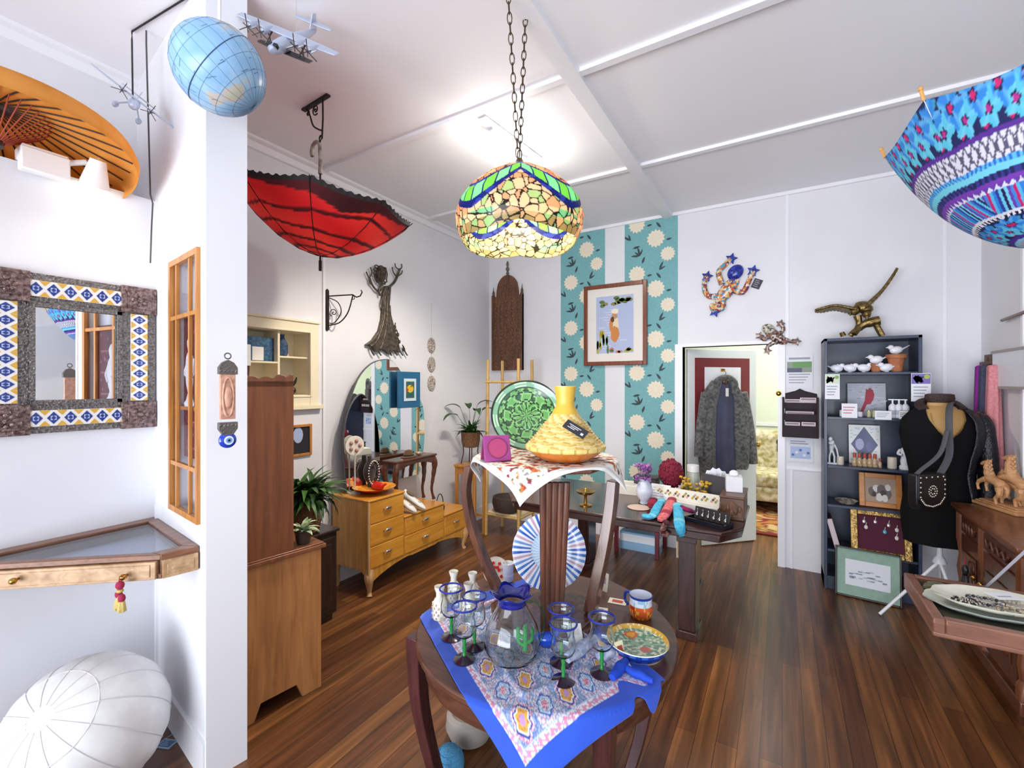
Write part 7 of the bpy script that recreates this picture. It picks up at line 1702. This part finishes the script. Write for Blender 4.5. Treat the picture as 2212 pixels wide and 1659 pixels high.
# ---------------------------------------------------------------- right wall: scarves, wall box, rod
def hangscarf(px, y, z0_, z1_, w0, w1, m, lab):
    x = RW-.06; b = B(); p = Vector((x, y, z0_)); H_ = z0_-z1_
    def f(u, v): a = u*2*pi; w = lerp(w0, w1, min(1, v*1.15)); rr_ = 1+.12*cos(5*a+v*3); return (.028*(1+.6*v)*cos(a)*rr_, w*sin(a)*rr_+.01*v, -H_*v)
    b.grid(f, 40, 30); b.ell((0, 0, 0), (.028, w0, .012), 20, 8); solo('hanging_scarf', b, m, lab, 'scarf', loc=p, ang=80)
hangscarf(2153, 4.17, 1.715, .95, .035, .085, mat('salmon_pink_wool', '#c87c80', .9, col2='#d89094', scale=80, bmp=.2), 'salmon pink scarf hanging on the right wall hook')
hangscarf(2124, 4.30, 1.72, .98, .035, .07, mat('navy_grey_wool', '#3c3f56', .9, col2='#4a4e68', scale=80), 'slate navy scarf hanging between the pink and violet ones')
hangscarf(2114, 4.385, 1.72, 1.0, .03, .05, mat('violet_wool', '#8c2c94', .9), 'violet scarf hanging closest to the room corner')
b = B(); b.box(-.045, 0, -.16, .33, 0, .02); b.box(-.02, 0, -.16, .33, -.03, .07); 
for k in range(6): b.ell((-.022, -.12+.08*k, .03), (.006, .03, .022), 8, 6)
solo('carved_hook_rail', b, carv, 'carved dark wooden hook rail above the hanging scarves', 'hook rail', loc=(RW, 4.14, 1.735))
a_, c_ = onx(2160, 760, RW-.01), onx(2160, 836, RW-.01)
t = thing('wall_box', 'flat white box fixed on the right wall in front of the scarves', 'wall box', (RW, a_.y-.45, c_.z))
b = B(); b.box(-.05, 0, -.45, .44, 0, a_.z-c_.z); part('box_body', b, wpt, t, bev=.006); b = B(); b.box(-.056, 0, -.455, .445, a_.z-c_.z-.012, a_.z-c_.z+.004); b.box(-.054, 0, -.455, .445, -.012, .004); part('edge_strip', b, mat('grey_brown_edge', '#a8a09c', .5), t)
a_, c_ = onx(2165, 692, RW-.02), onx(2240, 664, RW-.02); cord('wooden_rod', [a_, c_], .011, wood('rod_brown', '#5c3c34', '#7a5448', 'y'), 'thin brown wooden rod fixed on the right wall above the white wall box', 'rod')
# carved cabinet against the right wall
cw = wood('carved_cabinet_wood', '#5a3220', '#7c4a2e', 'z', .3, .7, .25); cw2 = wood('carved_cabinet_front', '#44241a', '#663a28', 'z', .32, .7, .25); cw3 = wood('orange_brown_panel', '#8a5028', '#a8683a', 'z', .3, .6, .25)
KX, KY0, KY1, KZ = .95, 3.0, 3.88, .85
t = thing('carved_cabinet', 'heavy brown carved wooden cabinet against the right wall beside the mannequin', 'cabinet', (1.06, 3.49, 0)); X0, X1, Y0, Y1 = KX-1.06, RW-.005-1.06, KY0-3.49, KY1-3.49
b = B(); b.box(X0+.02, X1, Y0+.02, Y1-.02, .1, KZ-.05); part('carcass', b, cw3, t, bev=.003)
b = B(); b.box(X0-.03, X1, Y0-.03, Y1+.03, KZ-.03, KZ); b.box(X0-.012, X1, Y0-.012, Y1+.012, KZ-.055, KZ-.03); part('top', b, cw, t, bev=.008)
b = B(); b.box(X0-.01, X1, Y0-.01, Y1+.01, .06, .13); part('plinth', b, cw2, t, bev=.006)
for y0_, y1_ in ((Y0+.06, -.02), (.02, Y1-.06)):
    b = B(); b.box(X0, X0+.02, y0_, y1_, .16, KZ-.17); b.box(X0-.008, X0, y0_+.05, y1_-.05, .24, KZ-.26); 
    for k in range(14): b.ell((X0-.01, lerp(y0_+.09, y1_-.09, (k % 4)/3), lerp(.3, KZ-.32, (k//4)/3)), (.01, .035, .04), 8, 6, R=RM(k*.8, 0, 0))
    d_ = part('door', b, cw2, t, bev=.004); b = B(); b.ell((X0-.02, y1_-.03 if y0_ < 0 else y0_+.03, .5), (.014, .014, .014), 10, 8); part('knob', b, brass, d_)
for y0_, y1_ in ((Y0+.06, -.02), (.02, Y1-.06)):
    b = B(); b.box(X0, X0+.02, y0_, y1_, KZ-.155, KZ-.065); b.tube(spline([(X0-.006, y0_+.06+k*(y1_-y0_-.12)/8, KZ-.11+.018*(-1)**k) for k in range(9)], 3), .008, 6); part('drawer', b, cw2, t, bev=.003)
for x, y in ((X0+.02, Y0+.02), (X0+.02, Y1-.02), (X0+.02, 0)):
    b = B(); b.lathe([(.034, .13), (.034, .2), (.022, .22), (.03, .3), (.022, .38), (.032, .46), (.022, .54), (.03, .62), (.034, .64), (.034, KZ-.05)], 16, 0, RM(loc=(x, y, 0)), lobes=8, la=.03); part('turned_pilaster', b, cw, t)
b = B(); b.box(X0+.07, X1-.03, Y0+.008, Y0+.02, .18, KZ-.12); b.box(X0+.11, X1-.06, Y0+.0, Y0+.01, .24, KZ-.18); part('end_panel', b, cw3, t, bev=.003)
for x, y in ((X0+.04, Y0+.04), (X0+.04, Y1-.04), (X1-.05, Y0+.04), (X1-.05, Y1-.04)): b = B(); b.lathe([(.03, 0), (.042, .02), (.04, .05), (.026, .06)], 14, 0, RM(loc=(x, y, 0))); part('foot', b, cw2, t)
p = onx(2085, 1220, .908); b = B(); b.tube([(0, 0, .05), (.0, .0, .0)], .003, 5, 1); b.ell((0, 0, -.03), (.016, .016, .03), 10, 8); b.ell((.004, .02, -.045), (.014, .014, .03), 10, 8); b.lathe([(.012, -.06), (.018, -.10), (.001, -.10)], 10); solo('key_charm', b, [mat('black_carving', '#1c1a1a'), mat('crimson_thread', '#a01c46')], 'black charm on a crimson thread hanging from the carved cabinet front', 'charm', loc=p)
# horses carving
hw_ = wood('pale_carved_wood', '#b07c50', '#d0a072', 'x', .5, 1.4, .05)
p = onz(2176, 1102, KZ); p.z = KZ+.001; t = thing('horse_carving', 'pale wooden carving of rearing horses on a plank base on the carved cabinet', 'sculpture', p, radians(-72)); t.scale = (.7,)*3
b = B(); b.box(-.24, .22, -.10, .10, 0, .025); b.box(-.22, .2, -.085, .085, .025, .04); b.box(-.2, .18, -.07, .075, .04, .052); part('base', b, hw_, t, bev=.004)
def horse(dx, dy, dz, s, tilt):
    b = B(); R = RM(0, tilt, 0, (dx, dy, dz))
    T_ = lambda L: [R @ Vector((x*s, y*s, z*s)) for x, y, z in L]
    b.tube(spline(T_([(.11, 0, .0), (.05, 0, .02), (-.04, 0, .02), (-.10, 0, .03)]), 4), [.03*s]+[.05*s]*4+[.044*s]*4+[.05*s]*3+[.036*s], 12)
    b.tube(spline(T_([(-.09, 0, .04), (-.14, 0, .11), (-.15, 0, .16), (-.16, 0, .17)]), 4), [.044*s]*3+[.036*s]*3+[.03*s]*7, 10)
    b.tube(T_([(-.145, 0, .175), (-.19, 0, .15), (-.225, 0, .12)]), [.03*s, .024*s, .016*s], 10)
    for y in (-.014, .014): b.tube(T_([(-.145, y, .19), (-.14, y*1.4, .215)]), [.009*s, .002*s], 6)
    for k in range(7): b.ell(R @ Vector((-(.085+.01*k)*s, (.008*(-1)**k)*s, (.08+.018*k)*s)), (.022*s, .014*s, .018*s), 8, 6)
    for x, y, fx in ((.09, -.03, .02), (.085, .03, .0)): b.tube(spline(T_([(x, y, .0), (x+.025, y, -.07), (x-.01, y, -.13), (x+.01+fx, y, -.2)]), 4), [.034*s]*3+[.026*s]*3+[.018*s]*3+[.014*s]*3+[.018*s], 8)
    for x, y, fx in ((-.09, -.028, -.06), (-.085, .028, -.03)): b.tube(spline(T_([(x, y, .01), (x-.05+fx*.3, y, -.05), (x-.03+fx, y, -.10), (x+.0+fx, y, -.15)]), 4), [.028*s]*3+[.022*s]*3+[.015*s]*3+[.012*s]*3+[.016*s], 8)
    b.tube(spline(T_([(.11, 0, .02), (.15, 0, .0), (.16, 0, -.07)]), 4), [.014*s]*2+[.018*s]*4+[.012*s]*2+[.004*s], 8)
    part('horse', b, hw_, t)
horse(-.06, -.04, .21, .82, radians(16)); horse(.06, .03, .24, .92, radians(24)); horse(-.0, .05, .19, .7, radians(-4))
# ---------------------------------------------------------------- shallow display tray
TT = .75; a_ = onz(2015, 1333, TT); bk = onz(1955, 1236, TT); TX0, TY0, TY1, TX1 = a_.x, a_.y, bk.y, 1.16
t = thing('display_tray_table', 'shallow wooden display tray table lined in black felt holding the oval platters', 'table', (.8, (TY0+TY1)/2, 0)); yx = (TY0+TY1)/2
trw = wood('tray_rim_wood', '#6b4334', '#8c5f4a', 'x', .35, .9, .2)
b = B(); x0, x1, y0, y1 = TX0-.8, TX1-.8, TY0-yx, TY1-yx
for q in ((x0, x0+.035, y0, y1), (x1-.035, x1, y0, y1), (x0+.035, x1-.035, y0, y0+.035), (x0+.035, x1-.035, y1-.035, y1)): b.box(*q, TT-.055, TT)
b.box(x0, x1, y0, y1, TT-.07, TT-.05); part('tray_frame', b, trw, t, bev=.005)
b = B(); b.box(x0+.035, x1-.035, y0+.035, y1-.035, TT-.05, TT-.02); part('felt', b, mat('black_felt', '#1e201e', .95, col2='#3c3c28', scale=5), t)
for x in (x1-.05, x1-.12):
    for y in (y0+.06, y1-.06):
        if x < x1-.06: continue
        b = B(); b.box(x-.02, x+.02, y-.02, y+.02, 0, TT-.07); part('leg', b, trw, t)
b = B(); b.box(.12, x1-.03, -.02, .02, TT-.13, TT-.07); part('bracket', b, trw, t)
s0, s1 = ond(2122, 1276, 1.85), ond(2240, 1168, 1.72); b = B(); b.tube([s0-t.location, s1-t.location], .013, 4, sq=(1.5, .5)); part('lid_stay', b, mat('dull_steel_strip', '#9a98a0', .35, .6), t)
pg = mat('pale_celadon_glaze', '#cfd8cc', .15, coat=.3)
def oval(px, py, z, rx, ry, lab, m):
    p = onz(px, py, z); b = B(); E2 = Matrix.Diagonal((rx, ry, 1, 1))
    b.lathe([(.001, .006), (.6, .006), (.72, .012), (.95, .026), (1.0, .028), (.97, .022), (.74, .004), (.6, 0), (.001, 0)], 56, 0, E2, lobes=10, la=.02); return solo('oval_platter', b, m, lab, 'platter', loc=(p.x, p.y, z), rz=.15)
oval(2140, 1322, TT-.019, .20, .125, 'bottom pale green oval platter of the stack in the tray', pg); oval(2150, 1310, TT+.004, .19, .115, 'cream oval platter stacked on the pale green one, full of jewellery', mat('cream_white_glaze', '#dcdccc', .15, coat=.3))
rr = random.Random(31); cen = onz(2150, 1308, TT+.02); jm = [mat('black_bead_work', '#232022', .3), mat('pale_shell_bead', '#cfc6b4', .4), mat('amber_bead', '#8a6a48'), mat('pewter_bead', '#77777c', .3, .6)]
jl = [('curled black and white bead necklace in the cream platter, nearest the rim', -.08, -.01, 0), ('black bead bracelet in the middle of cream platter', -.02, .03, 3), ('amber bead bracelet lying in the cream platter', .03, -.03, 2), ('pale shell bracelet at far side of cream platter', .07, .04, 1), ('dark bead necklace heaped at the room-wall side of cream platter', .11, -.01, 0)]
for k, (lab, dx, dy, mi) in enumerate(jl):
    b = B(); R_ = .035+.012*(k % 2)
    for i in range(28):
        a = 2*pi*i/28; b.ell((R_*cos(a)*(1+.2*sin(3*a+k)), R_*.7*sin(a), .006+.004*abs(sin(a*2))), (.006, .006, .006), 6, 5, mi if i % 3 else (mi+1) % 4)
        if k in (0, 4): b.ell((R_*.55*cos(a+.1), R_*.4*sin(a), .009), (.0055, .0055, .0055), 6, 5, 1 if i % 2 else 0)
    solo('bead_jewellery', b, jm, lab, 'jewellery', loc=(cen.x+dx, cen.y+dy, TT+.012))
p = onz(2168, 1290, TT+.03); b = B(); b.box(-.045, .045, -.03, .03, 0, .002, 0); b.box(-.03, .02, -.012, -.004, .002, .0025, 1); solo('white_card', b, [wht, mat('small_grey_type', '#9ea2ac')], 'blank white card lying on jewellery at the back of the cream platter', 'card', loc=(p.x, p.y, TT+.034), rz=.5)
p = onz(2000, 1262, TT); b = B()
for k in range(5): b.ell((.02*cos(k*1.4), .03*sin(k*2.1), .012), (.03, .022, .014), 10, 6, 0)
solo('olive_pouch', b, mat('olive_velvet', '#4c4a28', .95, sheen=.3), 'crumpled olive cloth pouch in the back corner of the display tray', 'pouch', loc=(p.x+.03, p.y, TT-.018))
# ---------------------------------------------------------------- blue umbrella
UBc = Vector((RT[0]*1.472+FW[0]*1.20, RT[1]*1.472+FW[1]*1.20, 0)); zrim = 2.325; Rb, Hb = .40, .352
t = thing('blue_umbrella', 'blue and turquoise umbrella with flower and stripe bands hanging upside down on the right', 'umbrella', (UBc.x, UBc.y, zrim-Hb))
navy_, tq = '#172058', '#3aa8d8'
def ubcol(u, v):
    k = int(u*8); ph = (u*8-k-.5)*2*pi/8; w = v*cos(ph)/cos(pi/8); w = v*(1-.06*sin(pi*(u*8 % 1))); s = v*sin(ph)/sin(pi/8); X = s*1.9
    h = noise.noise(Vector((X*4+k*3, w*14, 0)))
    def floral(y0_, y1_):
        y = (w-y0_)/(y1_-y0_); best = None
        for i in range(-4, 5):
            for (ox_, oy_, c1, c2, rad) in ((0, .62, '#2f86d8', '#d02070', .30), (.5, .32, '#58c0dc', '#b82a8c', .26)):
                cx = (i+ox_)*.62; dx, dy = X-cx, (y-oy_)*.9; r = hypot(dx, dy)/(1+.22*cos(5*atan2(dy, dx)))
                if r < rad*.22: return c2
                if r < rad*.34: return '#101c48'
                if r < rad: return mix(c1, '#8ad8f0', max(0, sin(5*atan2(dy, dx)))*.4)
            dx, dy = X-(i+.27)*.62, (y-.2)*.9
            if hypot(dx*1.6, dy) < .15: return '#d01868'
            dx, dy = X-(i+.22)*.62, (y-.85)*.9
            if hypot(dx, dy*1.5) < .13: return '#3f98b8'
        return navy_
    if w > .80: return floral(.80, 1.0)
    if w > .78: return '#5a2c94'
    if w > .69: 
        y = (w-.735)/.045; z_ = abs((X*2.2) % 1-.5)*4-1
        return '#e2e2ee' if abs(abs(y)-abs(z_)) > .22 and not (abs(y)+abs(z_) < .5 and abs(y)+abs(z_) > .3) else '#5c5870'
    if w > .67: return '#2c70d0' if int(X*16) % 2 else '#60c0e8'
    if w > .64: return '#7ad6ea'
    if w > .61: return '#1c1f58' if int(X*12) % 2 else '#35388c'
    if w > .59: return '#7a3cb0'
    if w > .565: return '#e4e2f0' if abs((X*5) % 1-.5)*2 > (w-.565)/.025 else '#6a3ca8'
    if w > .44:
        q = int(X*13) % 9; return ('#2c84d8', '#2a3c98', '#6cc8e8', '#181c54', '#7ad0e8', '#6a3cb0', '#3a8cd8', '#cc1c70', '#5cb8e4')[q]
    if w > .425: return '#e4e4ee'
    if w > .405: return '#14183c' if int(X*14) % 2 else '#f0f0f4'
    if w > .25: return floral(.25, .405)
    if w > .22: return '#4a2c94'
    if w > .20: return '#8ac8e4'
    if w > .16: return '#c8ccdc' if int(X*16) % 2 else '#8c90ac'
    if w > .14: return '#22284c'
    if w > .10: return '#2c78cc' if int(X*20) % 2 else '#3a3ca0'
    if w > .085: return '#d03080'
    return mix('#1c5c9c', '#3a98c8', .5+.5*h)
TiB = Matrix.Rotation(radians(6), 4, Vector((FW[0], FW[1], 0))) @ Matrix.Rotation(radians(-16), 4, 'Z')
def bz(r): return Hb*r**2.1
def brim(u): k = (u*8) % 1; return 1-.045*sin(pi*k)
def bpt(u, v): r = v*brim(u); return (Rb*r*cos(u*2*pi), Rb*r*sin(u*2*pi), bz(r))
b = B(); b.grid(bpt, 640, 150, 0, lambda u, v: ubcol(u, v), TiB); part('canopy', b, dyed('printed_umbrella_cotton', .7, trans=.25), t, ang=70)
for k in range(8):
    a = 2*pi*k/8; b = B(); b.tube([TiB @ Vector((Rb*v*cos(a), Rb*v*sin(a), bz(v)+.004)) for v in (.03, .25, .5, .75, .95, 1.0)], .003, 6); rbp = part('rib', b, chrome, t)
    b = B(); e0 = TiB @ Vector((Rb*cos(a), Rb*sin(a), bz(1))); e1 = TiB @ Vector((Rb*1.03*cos(a), Rb*1.03*sin(a), bz(1)+.03)); b.cyl(e0, e1, .0045, 8); b.ell(e1, (.0065, .0065, .0065), 8, 6); part('tip', b, mat('amber_wood_tip', '#c89048', .4), rbp, 'amber wooden rib tip')
b = B(); b.cyl((0, 0, -.03), (0, 0, Hb+.2), .007, 10); b.cyl((0, 0, Hb+.2), (0, 0, CE-(zrim-Hb)-.01), .003, 6); part('shaft', b, wood('umbrella_shaft', '#8a5a30', '#a8743c'), t)
# ---------------------------------------------------------------- leaded glass pendant and track spots
pL = ond(1122, 452, 2.05); zb2, zt2 = zat(pL, 522), zat(pL, 358); RL = .288
t = thing('leaded_pendant_lamp', 'big leaded stained glass pendant lamp with blue swags hanging on chains', 'pendant lamp', (pL.x, pL.y, zb2)); HL = zt2-zb2
prl = [(.0, 1.0), (.10, 1.0), (.2, .97), (.4, .885), (.62, .77), (.82, .62), (.95, .46), (1.0, .31), (.985, .17), (.94, .07), (.90, 0)]
def rl_(v):
    x = v*(len(prl)-1.0001); i = int(x); f = x-i; return (lerp(prl[i][0], prl[i+1][0], f), lerp(prl[i][1], prl[i+1][1], f))
def lp(u, v):
    r, z = rl_(.06+.94*v); wv_ = (abs(sin((u*4+.656)*pi))*.07)*max(0, (v-.75)/.25); return (RL*r*cos(u*2*pi), RL*r*sin(u*2*pi), HL*(z-wv_+.03*max(0, (v-.75)/.25)))
lead = '#2a2620'
def lampc(u, v):
    m = (u*4+.656) % 1; s = abs(m-.5)*2            # six swagged panels; s = 0 mid panel, 1 at the seams
    sw = .37+.26*(1-s**1.6); th_ = .12-.03*s; d = v-sw
    g = abs(((u*44+(.5 if int(v*11) % 2 else 0)) % 1)-.5); gv = abs((v*11) % 1-.5)
    P3 = Vector(lp(u, v))*26; dd_, pp_ = noise.voronoi(P3); ld = dd_[1]-dd_[0] < .075
    if abs(d) < th_:
        if d > th_*.45 or d < -th_*.74: return '#1c2c84' if noise.noise(Vector((u*40, v*20, 0))) > -.2 else '#3c50b0'
        q = (m*8) % 1
        if q < .16: return '#1f2f78'
        return '#8fd060' if int(m*8) % 2 else '#9adcb0'
    if ld: return lead
    h = noise.noise(pp_[0]*3.1)*1.3
    if d < 0:
        if s > .86: return '#c8b060' if h > 0 else '#6878a8'
        return '#eaa878' if h > -.1 else '#f0c8a0'
    if v > .86: return '#d8b890' if h > .1 else ('#b0a070' if h > -.25 else '#a8c890')
    if s < .5 and v > .78: return '#8fc8a0' if h > 0 else '#e8d8b8'
    return '#f2d6b4' if h > .05 else ('#eeb890' if h > -.3 else '#b8cc98')
b = B(); b.grid(lp, 480, 150, 0, lampc); part('glass_shade', b, dyed('stained_leaded_glass', .25, trans=.55), t, ang=80, solid=.003)
b = B(); b.lathe([(RL*.16, HL*.985), (RL*.13, HL*1.01), (.02, HL*1.04), (.012, HL*1.09), (.001, HL*1.1)], 20); part('cap', b, mat('bronze_cap', '#6a5a40', .4, .7), t)
b = B(); b.ell((0, 0, HL*.55), (.032, .032, .042), 16, 12); b.cyl((0, 0, HL*.68), (0, 0, HL*1.0), .014, 10); part('bulb', b, mat('lamp_bulb', '#fff0d8', .4, emit=14), t)
def chain(p, q_):
    b = B(); p, q_ = Vector(p), Vector(q_); L_ = (q_-p).length; n = int(L_/.036); F_ = frame_to(q_-p)
    for k in range(n):
        M = Matrix.Translation(p+(q_-p)*((k+.5)/n)) @ F_ @ Matrix.Rotation((k % 2)*pi/2+.4, 4, 'Z')
        b.tube([M @ Vector((.010*cos(a), 0, .023*sin(a))) for a in [2*pi*i/10 for i in range(10)]], .0026, 5, closed=True)
    return b
h1, h2 = onz(1135, 38, CE-.03)-t.location, onz(1096, -40, CE-.01)-t.location; capz = Vector((0, 0, HL*1.09))
cm_ = mat('old_brass_chain', '#5a4c3c', .4, .8)
part('chain', chain(capz, h1), cm_, t); part('chain', chain(capz+Vector((-.008, 0, .01)), h2), cm_, t)
b = B(); b.lathe([(.001, -.012), (.022, 0), (.026, .02), (.01, .03)], 16, 0, RM(loc=h1)); b.lathe([(.001, -.006), (.018, 0), (.02, .01)], 16, 0, RM(loc=h2)); b.cyl(h1+Vector((0, 0, .02)), h1+Vector((0, 0, .03)), .03, 14); part('ceiling_hook', b, mat('dark_hook', '#3a2e28', .4), t)
lamp('pendant_bulb', 'POINT', (pL.x, pL.y, zb2+HL*.40), 18, (1, .87, .66), radius=.05)
ta, tb2 = onz(1042, 252, CE), onz(1162, 340, CE); mid = (ta+tb2)/2; dd = tb2-ta; an3 = atan2(dd.y, dd.x); Lt = dd.length
t = thing('ceiling_spot_bar', 'white ceiling bar with two lit spotlights above the pendant lamp', 'ceiling light', (mid.x, mid.y, CE-.001), an3)
b = B(); b.box(-Lt/2, Lt/2, -.03, .03, -.035, 0); part('bar', b, wpt, t, bev=.006)
for s in (-1, 1):
    Rs = RM(radians(28)*s*0+radians(30), 0, 0, (s*Lt*.33, 0, -.09)); b = B(); b.cyl((s*Lt*.33, 0, -.035), (s*Lt*.33, 0, -.07), .012, 10); b.lathe([(.02, .05), (.035, .04), (.046, -.04), (.04, -.045), (.03, -.02)], 22, 0, Rs, cap=False); hd = part('spot_head', b, wpt, t)
    b = B(); b.ell((0, 0, 0), (.034, .034, .03), 14, 10); b.v = [Rs @ Vector((v.x, v.y, v.z-.03)) for v in b.v]; part('bulb', b, mat('spot_bulb', '#fff6e6', .4, emit=25), hd)
    q = Vector((mid.x+cos(an3)*s*Lt*.33, mid.y+sin(an3)*s*Lt*.33, CE-.19)); lamp('ceiling_spot', 'POINT', q, 7, (1, .94, .84), radius=.05)
    tgt = Vector((-2.8, 2.75, -.2)) if s < 0 else Vector((-.9, 2.6, 0)); lamp('ceiling_spot_beam', 'SPOT', q-Vector((0, 0, .02)), 120 if s < 0 else 60, (1, .90, .76), (tgt-q).to_track_quat('-Z', 'Y').to_euler(), radius=.06, spot=radians(108 if s < 0 else 150))
